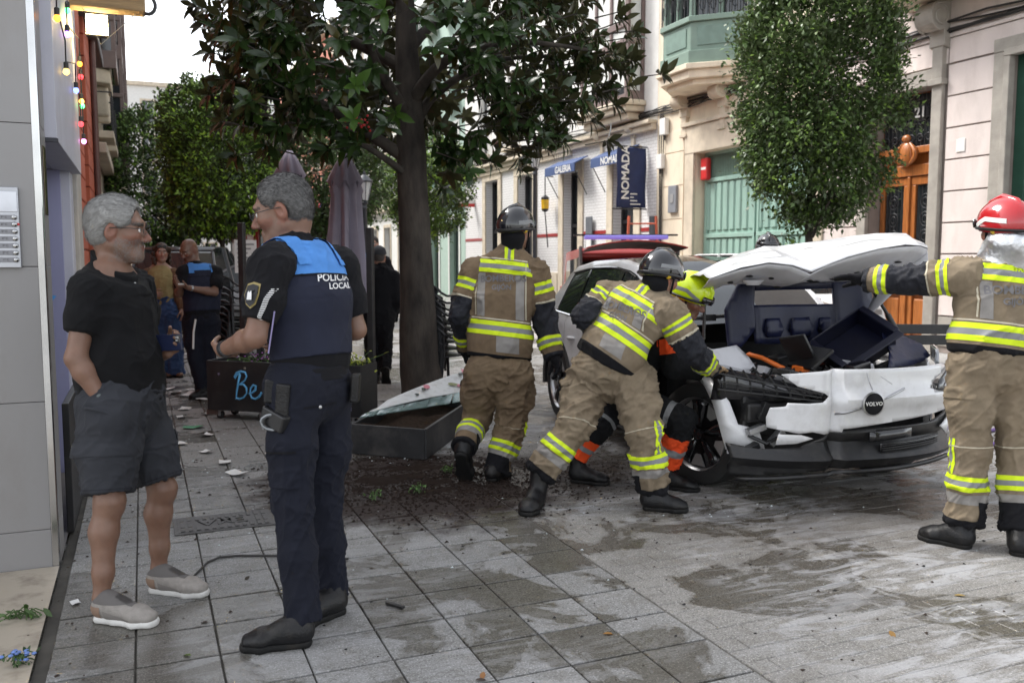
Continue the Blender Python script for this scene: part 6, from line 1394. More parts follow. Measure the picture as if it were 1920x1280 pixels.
    def glasses(s, yoff=.0, dark=False):
        H = s.H; g = []
        for e in (-1, 1):
            pts = [tuple(H(e*.033+.023*math.cos(t), .109-0.22*(abs(e*.033+.023*math.cos(t))-.03)**1*0.5, .003+.015*math.sin(t)+yoff)) for t in np.linspace(0, 6.283, 19)]
            MB().tube(pts, .0014, 5, caps=False).build('spectacle_rim', framem, s.root, smooth=60)
            MB().add(pts[:-1], [tuple(range(18))]).build('spectacle_lens', framem if dark else lens, s.root, fix=False)
            MB().tube([tuple(H(e*.056, .100, .008+yoff)), tuple(H(e*.074, .085, .010+yoff)), tuple(H(e*.081, .02, .010+yoff)), tuple(H(e*.082, -.02, .006+yoff)), tuple(H(e*.080, -.035, -.008+yoff))], .0019, 5).build('spectacle_arm', framem, s.root, smooth=60)
        MB().tube([tuple(H(-.010, .111, .006+yoff)), tuple(H(0, .114, .010+yoff)), tuple(H(.010, .111, .006+yoff))], .0014, 5).build('spectacle_bridge', framem, s.root)
    # ---- clothing
    def cloth(s, name, mat, chains, prims=(), h=None, cuts=(), fold=.006, fs=1.0, seed=0, f0=8.0):
        h = h or s.h; pr = [p for c in chains for p in c]+list(prims); V, Q = mesh_sdf(pr, h, cuts); N = vnormals(V, Q)
        bi, bs, S = chain_param(V, chains)
        rad = V-chain_param.axis; rad /= np.linalg.norm(rad, axis=1)[:,None]+1e-9; fq = np.where(bi == 0, f0, 17.0)*fs
        ring = noise3(np.stack([bs*fq+1.9*rad[:,0]+seed, 1.7*rad[:,1]+bi*3.3, 1.7*rad[:,2]+bs*2.0+seed*.7], 1)); ring2 = noise3(np.stack([bs*fq*1.9-2.6*rad[:,1]+seed*2, 2.4*rad[:,0]+bi, 2.4*rad[:,2]+bs*4.0], 1))
        a = noise3((V@np.array(((1,0,.45),(0,1,-.35),(.3,.5,1))))*np.array((6, 6, 10))*fs+seed); c = noise3(V*3.6*fs+seed+9); mk = .25+1.0*np.clip(noise3(V*3.4+seed+2)+.4, 0, 1)
        d = fold*(mk*(1.5*(1-np.abs(ring))**4+.75*(1-np.abs(ring2))**5+.5*(1-np.abs(a))**3)-.55+.55*c); V = V+N*d[:,None]; N = vnormals(V, Q)
        ob = add_mesh(name, V, Q, mat, s.root); g = dict(V=V, Q=Q, N=N, bi=bi, bs=bs, S=S, ob=ob); return g
    def patch(s, g, name, mat, fields, ch=None, off=.0025, parent=None):
        Q = g['Q']
        if ch is not None: Q = Q[(g['bi'][Q] == ch).all(1)]
        if not len(Q): return None
        r = clip_faces(g['V'], Q, fields, off, g['N'])
        if r is None: return None
        return add_mesh(name, r[0], r[1], mat, g['ob'], weld=True)
    def boots(s, mat=bootm, sole=solem, shaft=.20, fat=1.0, L=.285, name='boot', lowcut=False, h=None):
        J = s.J; h = h or min(s.h, .008)
        for f in 'LR':
            he, an, u = J['heel'+f], J['an'+f], s.__dict__['u'+f]
            n = UP if f not in s.lift else nrm((an-he)-u*((an-he)@u)); w = np.cross(u, n)
            if f in s.lift: he = he.copy()
            p = lambda a, b: he+u*a+n*b
            L_ = L; up = [Seg(p(.035,.06), p(.10,.062), .042*fat, .045*fat, w, .038*fat, .040*fat, k=.03), Seg(p(.10,.06), p(L_*.68,.042), .045*fat, .034*fat, w, .041*fat, .050*fat, k=.03), Seg(p(L_*.68,.042), p(L_-.045,.036), .034*fat, .026*fat, w, .050*fat, .040*fat, k=.02)]
            if lowcut: up += [Seg(p(.045,.07), p(.06,.095), .038*fat, .036*fat, k=.03)]
            else:
                k_ = nrm(J['kn'+f]-an); up += [Seg(p(.05,.06), an, .045*fat, .05*fat, k=.03), Seg(an, an+k_*shaft*.5, .05*fat, .055*fat, k=.03)]
            V, Q = mesh_sdf(up, h, [(p(0,.024), -n)]); N = vnormals(V, Q); V = V+N*(noise3(V*30)*.0012)[:,None]
            ob = add_mesh(name, V, Q, mat, s.root); V0, Q0 = V, Q
            so = [Seg(p(.028,.014), p(.11,.014), .03, .03, w, .037*fat, .037*fat, k=.02), Seg(p(.11,.014), p(L_*.68,.014), .03, .03, w, .037*fat, .051*fat, k=.02), Seg(p(L_*.68,.014), p(L_-.040,.014), .03, .03, w, .051*fat, .040*fat, k=.02)]
            V, Q = mesh_sdf(so, h, [(p(0,.0), -n), (p(0,.027), n)]); add_mesh('sole', V, Q, sole, ob)
            if lowcut and name == 'shoe':
                N2 = vnormals(V0, Q0); al = (V0-he)@u; hh = (V0-he)@n
                for nm, fl, mm in (('heel_counter', [(al, -.1, .055), (hh, .02, .075)], 'shoe_tan'), ('lace_panel', [(al, .105, .19), (np.abs((V0-he)@w), -1, .022), (hh, .045, 1)], 'shoe_dark'), ('shoe_overlay', [(hh-.25*(.2-al), -.005, .030), (al, .07, .19)], 'shoe_mid'), ('shoe_collar', [(hh, .088, 1)], 'shoe_dark')):
                    r = clip_faces(V0, Q0, fl, .0018, N2)
                    if r: add_mesh(nm, r[0], r[1], M(mm, {'shoe_tan': (.26, .17, .12), 'shoe_dark': (.12, .11, .105), 'shoe_mid': (.22, .20, .185)}[mm], .8), ob, weld=True)
            if lowcut:
                for j in range(4):
                    c = p(.118+.022*j, .100-.012*j); MB().tube([tuple(c-w*.026-n*.010), tuple(c+n*.003), tuple(c+w*.026-n*.010+u*.012)], .0036, 5).build('lace', M('dark_lace', (.05, .045, .05), .8), ob)
    def gloves(s, palms, curls, mat=None, fat=1.28, h=.006):
        J = s.J
        for f in palms:
            pr = s.hand_prims(f, curls.get(f, .5), palms[f], k=.012, fat=fat); d = nrm(J['wr'+f]-J['el'+f]); pr.append(Seg(J['wr'+f]-d*.06, J['wr'+f]+d*.01, .042, .036, k=.02))
            V, Q = mesh_sdf(pr, h); add_mesh('glove', V, Q, mat or blackc, s.root)
    def helmet(s, shell, kind='full', sc=1.0, bandm=None):
        bandm = bandm or sil
        H, q = s.H, s.hs*sc; cuts = [(H(0, 0, -.012), -(s.HM[:,2]*.97-s.HM[:,1]*.20))]
        pr = [Ell(H(0,-.022,.050), np.array((.118,.142,.118))*q, s.HM, .02), Ell(H(0,-.07,.005), np.array((.105,.095,.085))*q, s.HM, .05)]
        V, Q = mesh_sdf(pr, min(s.h, .007), cuts); o = add_mesh('helmet_shell', V, Q, shell, s.root); N = vnormals(V, Q); qh = s.hp(V)
        f1 = qh[:,2]-.055+.25*np.abs(qh[:,1]+.02)
        for e in (-1, 1):
            r = clip_faces(V, Q, [(f1, -.012, .012), (e*qh[:,0], .03, 9), (qh[:,1], -.13, .075)], .0025, N)
            if r: add_mesh('helmet_band', r[0], r[1], bandm, o, weld=True)
        MB().tube([tuple(H(0, y, z)) for y, z in [(-.165+.024, .02), (-.150, .075), (-.105, .135), (-.02, .170), (.055, .155), (.105, .105), (.118, .062)]], [.012, .017, .02, .021, .02, .016, .01], 8).build('helmet_ridge', shell, o, smooth=60)
        rim = [tuple(H(.122*math.sin(t), -.026+.148*math.cos(t), .010+.030*math.cos(t)-.008)) for t in np.linspace(0, 6.283, 30)]
        MB().tube(rim, .0085*q, 6, caps=False).build('helmet_rim', carb if shell is not None else shell, o, smooth=60)
        for e in (-1, 1):
            MB().sphere(tuple(H(e*.100, -.055, -.012)), (.018, .018, .018), 8, 6).build('dial', M('dial_yellow', (0.65, 0.42, 0.02), 0.5), o)
            MB().tube([tuple(H(e*.095, .0, .0)), tuple(H(e*.082, .02, -.06)), tuple(H(e*.05, .055, -.115)), tuple(H(0, .07, -.13))], .007, 5).build('chin_strap', blackc, o, smooth=60)
        rows = [[tuple(H(.108*math.sin(a)*k_, .118*math.cos(a)*k_+.012, z)) for a in np.linspace(-.85, .85, 9)] for z, k_ in ((.030, 1.10), (.052, 1.12), (.074, 1.06))]
        MB().grid(rows).build('goggles', carg, o, smooth=60, solid=.012)
        if kind == 'neck':
            V, Q = mesh_sdf([Ell(H(0,-.055,-.075), np.array((.105,.09,.085)), s.HM, .03), Seg(H(0,-.06,-.08), s.J['neck']-UP*.0, .10, .125, s.wsh, .11, .16, k=.05)], .008, [(H(0,.03,0), s.HM[:,1])])
            N = vnormals(V, Q); V = V+N*(.012*(1-np.abs(noise3(V*np.array((16, 16, 7)))))**2)[:,None]; add_mesh('neck_curtain', V, Q, M('aluminised_cloth', (0.62, 0.63, 0.65), 0.28, metal=0.85, bump=0.6, bs=30), o)
        elif kind == 'hood':
            V, Q = mesh_sdf([Ell(H(0,-.050,-.045), np.array((.082,.075,.075)), s.HM, .03), Seg(H(0,-.045,-.06), s.J['neck'], .068, .075, k=.04)], .009, [(H(0,.012,0), s.HM[:,1])]); add_mesh('neck_guard', V, Q, blackc, o)
        return o
def on_back(p, g, body, size, up_off, mat, name='lettering', lat=0.0, bold=0.002, dirv=None):
    """flat lettering wrapped on to the back of a garment"""
    me = text_mesh(body, size, bold=bold, extrude=0.0)
    bm = bmesh.new(); bm.from_mesh(me); bmesh.ops.triangulate(bm, faces=bm.faces); bmesh.ops.subdivide_edges(bm, edges=[e for e in bm.edges if e.calc_length() > size*0.25], cuts=2, use_grid_fill=True); bm.to_mesh(me); bm.free()
    tree = BVHTree.FromPolygons([tuple(v) for v in g['V']], [tuple(q) for q in g['Q']])
    sp_ = nrm(p.J['pelvis']-p.J['neck']); bk = nrm(-p.tf+sp_*(p.tf@sp_)) if dirv is None else dirv; X = nrm(p.wsh - bk*(p.wsh@bk)); Y = nrm(np.cross(bk, X)); Y = Y if Y@nrm(p.J['neck']-p.J['pelvis']) > 0 else -Y
    X = nrm(np.cross(Y, bk)); c = p.J['chest']+nrm(p.J['neck']-p.J['pelvis'])*up_off+X*lat
    keep = True; co = []
    for v in me.vertices:
        o = c+X*v.co.x+Y*v.co.y+bk*0.8; hit = tree.ray_cast(Vector(o), Vector(-bk))
        co.append(np.array(hit[0])+bk*.004 if hit[0] is not None else o-bk*0.7)
    for v, q in zip(me.vertices, co): v.co = Vector(q)
    me.name = name; return link(name, me, mat, g['ob'])

def turnout(p, jm=tan, pm=tan, hood=True, text=True, ub=.05, lbo=.2):
    """firefighter jacket and trousers with taped bands"""
    J = p.J; sp = nrm(J['pelvis']-J['neck']); hem = J['waist']+(J['pelvis']-J['waist'])*.55
    tors = chain([J['neck']+sp*.03, J['neck']*.55+J['chest']*.45, J['chest'], J['waist'], J['pelvis']], [.085,.115,.135,.142,.150], p.wsh, [.12,.195,.205,.208,.212], k=.06, cuts=[(hem, J['pelvis']-J['waist'])])
    arms = []
    for f in 'LR':
        wr = J['wr'+f]; el = J['el'+f]; arms.append(chain([J['sh'+f]*.93+J['neck']*.07, J['sh'+f]*.45+el*.55, el, el*.4+wr*.6, wr], [.088,.080,.072,.066,.060], k=.035, cuts=[(wr, wr-el)]))
    yoke = [Seg(J['neck']+sp*.045, J['sh'+f], .072, .078, k=.05) for f in 'LR']; col = [Seg(J['neck']-sp*.035, J['neck']+sp*.03, .073, .085, k=.02, cuts=[(J['neck']-sp*.05, -sp)])]
    g = p.cloth('jacket', jm, [tors, arms[0], arms[1]], yoke+col, fold=.011, seed=hash(p.root.name) % 7)
    V = g['V']; S0 = g['S'][0]; Lt = sum(np.linalg.norm(q.b-q.a) for q in tors); Lh = (hem-tors[0].a)@sp
    st = (V-tors[0].a)@sp; lat = (V-J['chest'])@p.wsh; fw = (V-(J['chest']))@p.tf
    cu = J['chest']*0+0
    def band(nm, f, lo, hi, ch, mats):
        w = (hi-lo)
        for a, b, m in mats: p.patch(g, nm, m, [(f, lo+w*a, lo+w*b)], ch)
    YSY = [(0, .32, yel), (.325, .675, sil), (.68, 1, yel)]
    lb = Lh-lbo
    band('reflective_band', st, ub, ub+.088, 0, YSY); band('reflective_band', st, lb, lb+.095, 0, YSY)
    p.patch(g, 'piping', pipe, [(st, ub-.016, ub-.006)], 0); p.patch(g, 'piping', pipe, [(st, lb-.018, lb-.008)], 0)
    for e in (-1, 1):
        p.patch(g, 'back_panel', silp, [(st, ub+.096, lb-.025), (e*lat, .105, .160), (-fw, 0.0, 9)], 0)
        p.patch(g, 'piping', pipe, [(st, ub, lb-.03), (e*lat, .166, .174), (-fw, -.03, 9)], 0)
    p.patch(g, 'hem_panel', silp, [(st, lb+.10, Lh-.03), (lat, -.02, .13), (-fw, 0, 9)], 0)
    p.patch(g, 'hem_edge', blackc, [(st, Lh-.012, Lh+.05)], 0, off=.004)
    for ci, f in ((1, 'L'), (2, 'R')):
        A = np.linalg.norm(J['el'+f]-J['sh'+f]); B = np.linalg.norm(J['wr'+f]-J['el'+f]); s_ = g['S'][ci]
        p.patch(g, 'sleeve_panel', charc, [(s_, A*.66, A+B*.52)], ci); p.patch(g, 'piping', pipe, [(s_, A*.62, A*.655)], ci)
        band('reflective_band', s_, A+B*.54, A+B*.80, ci, YSY); band('reflective_band', s_, A*.22, A*.46, ci, YSY)
        p.patch(g, 'cuff', charc, [(s_, A+B*.95, A+B*1.2)], ci, off=.004)
    sd = nrm(np.cross(sp, p.tf)); top = J['neck']-sp*.02-p.tf*.075
    p.patch(g, 'collar_tab', yel, [(lat-(J['neck']-J['chest'])@p.wsh, -.032, -.010), (st, -.06, .03), (-fw, 0, 9)]); p.patch(g, 'collar_tab', sil, [(lat-(J['neck']-J['chest'])@p.wsh, -.010, .010), (st, -.06, .03), (-fw, 0, 9)]); p.patch(g, 'collar_tab', yel, [(lat-(J['neck']-J['chest'])@p.wsh, .010, .032), (st, -.06, .03), (-fw, 0, 9)])
    if text:
        grey = fabric('grey_lettering', (0.17, 0.165, 0.17), 0.5)
        o0 = (ub+.125)-np.linalg.norm(J['chest']-tors[0].a)
        on_back(p, g, 'BOMBEROS', .062, -o0, grey, bold=.0015); on_back(p, g, 'GIJÓN', .048, -o0-.06, grey, bold=.0012)
    # trousers
    legs = []
    for f in 'LR':
        hp, kn, an = J['hip'+f], J['kn'+f], J['an'+f]; end = an+nrm(an-kn)*.015
        legs.append(chain([hp, hp*.5+kn*.5, kn, kn*.5+an*.5, end], [.125,.112,.092,.090,.088], k=.04, cuts=[(end, an-kn)]))
    pel = chain([J['waist']*.75+J['pelvis']*.25, J['pelvis'], (J['hipL']+J['hipR'])/2], [.125,.135,.125], p.whip, [.175,.19,.185], k=.05)
    pk = [Ell(J['hip'+f]*.62+J['kn'+f]*.38+(1 if f == 'R' else -1)*p.whip*.085, (.05, .05, .11), None, .04) for f in 'LR']
    t = p.cloth('trousers', pm, [legs[0], legs[1], pel], pk, fold=.015, fs=.9, seed=3+hash(p.root.name) % 5, f0=17.0)
    for ci, f in ((0, 'L'), (1, 'R')):
        A = np.linalg.norm(J['kn'+f]-J['hip'+f]); B = np.linalg.norm(J['an'+f]-J['kn'+f]); s_ = t['S'][ci]
        w0 = A+B*.36
        for a, b, m in YSY: p.patch(t, 'reflective_band', m, [(s_, w0+.075*a, w0+.075*b)], ci)
        p.patch(t, 'shin_panel', silp, [(s_, A+B*.60, A+B*.74)], ci); p.patch(t, 'piping', pipe, [(s_, A*.95, A*.965)], ci)
        sl = (t['V']-J['kn'+f])@p.whip*(1 if f == 'R' else -1); fwv = (t['V']-J['kn'+f])@p.tf
        p.patch(t, 'side_tape', yel, [(s_, A*.86, w0-.003), (fwv, -.028, -.012), (sl, 0, 9)], ci); p.patch(t, 'side_tape', yel, [(s_, A*.86, w0-.003), (fwv, .012, .028), (sl, 0, 9)], ci); p.patch(t, 'side_tape', sil, [(s_, A*.86, w0-.003), (fwv, -.0115, .0115), (sl, 0, 9)], ci)
        p.patch(t, 'ankle_panel', blackc, [(s_, A+B*.70, A+B*1.2), (-sl, .01, 9)], ci, off=.004); p.patch(t, 'trouser_cuff', blackc, [(s_, A+B*.95, A+B*1.3)], ci, off=.005)
        pv = J['hip'+f]*.62+J['kn'+f]*.38
        p.patch(t, 'pocket_flap', pm, [(s_, A*.20, A*.34), (sl, .03, 9), (fwv, -.10, .08)], ci, off=.008)
    return g, t

def cop_clothes(p, hivis=True, h=None):
    J = p.J; sp = nrm(J['pelvis']-J['neck'])
    tors = chain([J['neck']+sp*.03, J['neck']*.55+J['chest']*.45, J['chest'], J['waist'], J['pelvis']], [.075,.10,.118,.118,.125], p.wsh, [.105,.165,.18,.17,.175], k=.06)
    arms = []
    for f in 'LR':
        el = J['el'+f]; end = J['sh'+f]*.22+el*.78; arms.append(chain([J['sh'+f]*.94+J['neck']*.06, J['sh'+f]*.5+el*.5, end], [.080,.073,.068], k=.035, cuts=[(end, el-J['sh'+f])]))
    yoke = [Seg(J['neck']+sp*.04, J['sh'+f], .062, .068, k=.05) for f in 'LR']; col = [Seg(J['neck']-sp*.03, J['neck']+sp*.03, .068, .078, k=.02, cuts=[(J['neck']-sp*.045, -sp)])]
    sh = p.cloth('shirt', blackc, [tors, arms[0], arms[1]], yoke+col, h=h, fold=.007)
    # vest over it
    vt = chain([J['neck']*.80+J['chest']*.20, J['neck']*.5+J['chest']*.5, J['chest'], J['waist']], [.105,.130,.148,.142], p.wsh, [.125,.165,.205,.195], k=.06, cuts=[(J['waist']+sp*.02, sp), (J['neck']+sp*.01, -sp)])
    sl = [Seg(J['neck']*.6+J['sh'+f]*.4+sp*.02, J['neck']*.35+J['sh'+f]*.65+sp*.035, .070, .066, k=.05) for f in 'LR']
    v = p.cloth('vest', vestm, [vt], sl, h=h, fold=.005)
    st = (v['V']-J['neck'])@sp; lat = (v['V']-J['chest'])@p.wsh; fw = (v['V']-J['chest'])@p.tf
    p.patch(v, 'shoulder_panel', bluec, [(st, -1, .135), (-fw, -.02, 9)], off=.003); p.patch(v, 'shoulder_panel', bluec, [(st, -1, .07), (fw, -.02, 9)], off=.003)
    for e in (-1, 1): p.patch(v, 'shoulder_strap', bluec, [(st, -1, .10), (e*lat, .085, .135)], off=.011)
    p.patch(v, 'seam', blackc, [(st, .135, .142)], off=.004)
    # trousers
    legs = []
    for f in 'LR':
        hp, kn, an = J['hip'+f], J['kn'+f], J['an'+f]; end = an+nrm(an-kn)*.05 if f not in p.lift else an
        legs.append(chain([hp, hp*.5+kn*.5, kn, kn*.5+an*.5, end], [.108,.098,.078,.074,.068], k=.03, cuts=[(end, an-kn)]))
    pel = chain([J['waist']*.55+J['pelvis']*.45, J['pelvis'], (J['hipL']+J['hipR'])/2+sp*.02], [.122,.132,.125], p.whip, [.168,.178,.172], k=.05)
    t = p.cloth('trousers', navy, [legs[0], legs[1], pel], (), h=h, fold=.009, fs=.8, f0=17.0)
    stt = (t['V']-J['pelvis'])@sp
    bl = chain([J['pelvis']-sp*.055, J['pelvis']+sp*.0], [.142,.145], p.whip, [.188,.192], k=.01, cuts=[(J['pelvis']+sp*.005, sp), (J['pelvis']-sp*.05, -sp)])
    b = p.cloth('duty_belt', blackc, [bl], (), h=h, fold=.001)
    return sh, v, t, b
# ------------------------------------------------------------------ the cast
import zlib
def hash(s): return zlib.crc32(str(s).encode())
# --- grey-haired man in black polo
def stubble(q, col, hd, n):
    m = hd & (q[:,2] < -.030) & (q[:,1] > -.02) & (q[:,2] > -.125) & ~((np.hypot(q[:,0]/.024, (q[:,2]+.066)/.012) < 1)) & (np.hypot(q[:,0]/.03, (q[:,2]+.03)/.02) > 1)
    k = np.clip(.35+.4*n[m], .1, .7)[:,None]; col[m] = col[m]*(1-k*.7)+np.array((.85, 1.25, 1.6))*k*.7
p = Person('man', 'grey-haired bearded man in black polo, grey shorts and pale sneakers holding a phone', (.985, .13), pitch=-3, skin=SK1, h=.006, head_scale=1.10, build=1.06)
J = p.J
p.body(hands=('R', 'L'), palms={'R': nrm(p.wsh*-1+UP*.1), 'L': nrm(-cF*.6-cR*.1+UP*.5)}, curls={'R': .35, 'L': .75}, tintfn=stubble, leg=.93)
p.eyes()
bq, bh = p.bq, p.bhd; jaw = bh & (bq[:,2] < -.034) & (bq[:,1] > .0) & (bq[:,2] > -.122) & (np.hypot(bq[:,0]/.022, (bq[:,2]+.066)/.010) > 1) & (np.abs(bq[:,0]) < .075)
p.strands(jaw, 2300, .0055, M('grey_stubble', (0.20, 0.19, 0.18), .6, var=.5, vs=300), (0, .2, -1))
p.strands(bh & (np.abs(bq[:,2]-.028) < .006) & (np.abs(np.abs(bq[:,0])-.034) < .022) & (bq[:,1] > .05), 420, .012, M('grey_brow', (0.16, 0.15, 0.14), .6, var=.4, vs=200), (.6, 0, .2), 'eyebrow', 5)
hairg = M('silver_hair', (0.27, 0.265, 0.255), 0.5, var=0.15, vs=90, stretch=(1, 1, 3)); hairg2 = M('grey_hair_strand', (0.34, 0.335, 0.325), 0.45, var=0.18, vs=60)
p.hair(hairg, thick=.020, front=.062, nape=-.075, blades=12000, blen=.030, bmat=hairg2, up=.03, fh=.128); p.glasses()
sp = nrm(J['pelvis']-J['neck']); polo = fabric('black_polo_knit', (0.007, 0.007, 0.008), 0.85)
hem = J['pelvis']+sp*.025
tors = chain([J['neck']+sp*.04, J['neck']*.5+J['chest']*.5, J['chest'], J['waist'], J['pelvis']+sp*.05], [.078,.120,.142,.164,.170], p.wsh, [.11,.170,.192,.198,.204], k=.06, cuts=[(hem, sp)])
arms = []
for f in 'LR':
    end = J['sh'+f]*.38+J['el'+f]*.62; arms.append(chain([J['sh'+f]*.92+J['neck']*.08, J['sh'+f]*.6+J['el'+f]*.4, end], [.076,.072,.070], k=.035, cuts=[(end, J['el'+f]-J['sh'+f])]))
nn_ = nrm(UP+p.tf*.60); n0 = J['neck']+UP*.035-p.tf*.062
g = p.cloth('polo_shirt', polo, [tors]+arms, [Seg(J['neck']+sp*.045, J['sh'+f], .062, .066, k=.05) for f in 'LR'], fold=.006, cuts=[(n0, nn_)])
V, Q = mesh_sdf([Seg(J['neck']-sp*.07-p.tf*.012, J['neck']+sp*.055+p.tf*.012, .070, .096, k=.01, cuts=[(n0+nn_*.022, nn_)])], .005); add_mesh('collar', V, Q, polo, g['ob'])
for k in range(2): MB().sphere(tuple(J['neck']+sp*(.075+.05*k)+p.tf*(.108+.018*k)), .0065, 8, 5).build('shirt_button', whitep, g['ob'])
pk0 = J['wrR']+sp*.012; MB().tube([tuple(pk0-cR*.062-cF*.03-UP*.012), tuple(pk0-cR*.03-cF*.075-UP*.004), tuple(pk0+cR*.02-cF*.078-UP*.012), tuple(pk0+cR*.062-cF*.05-UP*.04)], .007, 6).build('pocket_edge', fabric('dark_grey_shorts', (0.036, 0.038, 0.045), 0.8), p.root, smooth=60)
shorts = fabric('dark_grey_shorts', (0.036, 0.038, 0.045), 0.8)
legs = []
for f in 'LR':
    hp, kn = J['hip'+f], J['kn'+f]; end = kn+(hp-kn)*.10; legs.append(chain([hp, hp*.5+kn*.5, end], [.125,.112,.100], k=.05, cuts=[(end, kn-hp)]))
pel = chain([J['waist']*.35+J['pelvis']*.65, J['pelvis'], (J['hipL']+J['hipR'])/2+sp*.03], [.145,.148,.140], p.whip, [.175,.182,.172], k=.05)
t = p.cloth('shorts', shorts, legs+[pel], [Ell(J['haR']+sp*.01-cF*.005, (.062, .05, .085), None, .04), Ell(J['wrR']+sp*.075+cR*.012-cF*.01, (.05, .046, .06), None, .04)], fold=.009, fs=.9)
for ci, f in ((0, 'L'), (1, 'R')):
    A = np.linalg.norm(J['kn'+f]-J['hip'+f]); s_ = t['S'][ci]; side = (t['V']-J['hip'+f])@p.whip*(1 if f == 'R' else -1)
    p.patch(t, 'hem_stitch', charc, [(s_, A*.86, A*.875)], ci, off=.001)
    p.patch(t, 'pocket_flap', shorts, [(s_, A*.38, A*.52), (side, .035, 9)], ci, off=.006)
p.boots(M('grey_knit_shoe', (0.30, 0.275, 0.25), 0.85, var=0.12, vs=40, bump=0.4, bs=250), M('white_foam_sole', (0.66, 0.65, 0.62), 0.6, dirt=(0.35, 0.32, 0.28), ds=15), L=.30, name='shoe', lowcut=True, fat=1.05, h=.006)
d = nrm(J['elR']-J['wrR']); 
MB().lathe([(.034, -.010), (.0365, -.008), (.0365, .008), (.034, .010)], (0, 0, 0), 20)
def bracelet(par, c, d, r, w, mat, name):
    q = Vector(d).to_track_quat('Z', 'Y').to_matrix(); MB().lathe([(r, -w), (r+.004, -w*.8), (r+.004, w*.8), (r, w)], tuple(c), 20, 'z', q).build(name, mat, par, smooth=50)
bracelet(p.root, J['wrR']+d*.03, d, .030, .011, M('watch_strap', (0.10, 0.12, 0.12), 0.4), 'wristwatch')
ph = MB(); hx = nrm(cR*.92-cF*.15+UP*.05); hy = nrm(np.cross(np.cross(hx, UP), hx)); hz = np.cross(hx, hy); pm3 = Matrix((Vector(hx), Vector(hy), Vector(hz))).transposed()
pc = J['haL']+cR*-.012-cF*.045+UP*.018
ph.obox(tuple(pc), (.062, .037, .0045), pm3); po = ph.build('phone', M('navy_phone_glass', (0.015, 0.02, 0.05), 0.12), None, bevel=.004); tag(po, 'dark blue smartphone held in the left hand of the grey-haired man', 'phone')
sgn = -1 if (hz@cF) > 0 else 1
cm = MB(); cm.obox(tuple(pc+hx*.040+hy*.016+hz*sgn*.0055), (.016, .016, .0018), pm3); cm.build('camera_bump', carg, po, bevel=.001)
for a, b in ((-.006, .006), (.006, .006), (0, -.007)): cm = MB(); cm.obox(tuple(pc+hx*(.040+a)+hy*(.016+b)+hz*sgn*.0078), (.0045, .0045, .0008), pm3); cm.build('camera_lens', silver, po)
# --- police officer seen from behind
p = Person('cop', 'police officer in navy vest with blue shoulders and POLICIA LOCAL on the back', (-.99, -.06), pitch=-15, skin=SK1, h=.006, head_scale=1.10, build=1.0); cop = p; J = p.J
def shaven(q, col, hd, n):
    m = hd & (q[:,2] < -.03) & (q[:,1] > 0); col[m] *= .86
p.body(hands=('L', 'R'), palms={'L': nrm(cF*.6+cR*.2+UP*.5), 'R': nrm(UP*.3-cF)}, curls={'L': .5, 'R': .5}, tintfn=shaven); p.eyes()
hp_ = M('pepper_hair', (0.06, 0.058, 0.056), 0.5, var=0.4, vs=110); hp2 = M('pepper_strand', (0.105, 0.102, 0.10), 0.45, var=0.55, vs=70)
p.hair(hp_, thick=.012, front=.040, nape=-.075, blades=12000, blen=.018, bmat=hp2, up=.10, fh=.122); p.glasses()
sh, v, t, b = cop_clothes(p)
st = (v['V']-J['neck'])@nrm(J['pelvis']-J['neck'])
bk = nrm(cR*.35-cF*.94); wl_ = M('white_print', (0.72, 0.72, 0.72), 0.5)
def wrap_text(p, g, body, size, c, bk, mat, bold=.0008):
    me = text_mesh(body, size, bold=bold, extrude=0.0); bm = bmesh.new(); bm.from_mesh(me); bmesh.ops.triangulate(bm, faces=bm.faces); bmesh.ops.subdivide_edges(bm, edges=[e for e in bm.edges if e.calc_length() > size*.3], cuts=2); bm.to_mesh(me); bm.free()
    tree = BVHTree.FromPolygons([tuple(q) for q in g['V']], [tuple(q) for q in g['Q']]); X = nrm(np.cross(UP, bk)); Y = np.cross(bk, X)
    for q in me.vertices:
        o = c+X*q.co.x+Y*q.co.y+bk*.6; hit = tree.ray_cast(Vector(o), Vector(-bk)); q.co = Vector(np.array(hit[0])+bk*.004) if hit[0] is not None else Vector(o-bk*.6)
    me.name = 'lettering'; return link('lettering', me, mat, g['ob'])
tx = J['chest']+UP*.088+cR*.105
wrap_text(p, v, 'POLICIA', .041, tx, bk, wl_); wrap_text(p, v, 'LOCAL', .033, tx+cR*.026-UP*.034, bk, wl_)
# sleeve badge, reflective flash, baton, belt kit
tree = BVHTree.FromPolygons([tuple(q) for q in sh['V']], [tuple(q) for q in sh['Q']])
def stick(name, pts2, c, vx, vy, dv, mat, off=.004, par=None):
    V = []
    for a, b_ in pts2:
        o = c+vx*a+vy*b_-dv*.5; hit = tree.ray_cast(Vector(o), Vector(dv)); V.append(np.array(hit[0])-dv*off if hit[0] is not None else c+vx*a+vy*b_)
    n = len(V); V.append(np.mean(V, 0)-dv*.004); return add_mesh(name, np.array(V), [(i, (i+1) % n, n) for i in range(n)], mat, par or sh['ob'])
shl = J['shL']*.55+J['elL']*.45; dv = nrm(cF*.94+cR*.28); vx = nrm(np.cross(dv, UP))
shield = [(-.030, .042), (0, .050), (.030, .042), (.032, 0), (.022, -.034), (0, -.050), (-.022, -.034), (-.032, 0)]
bc = shl-cR*.002+UP*.012
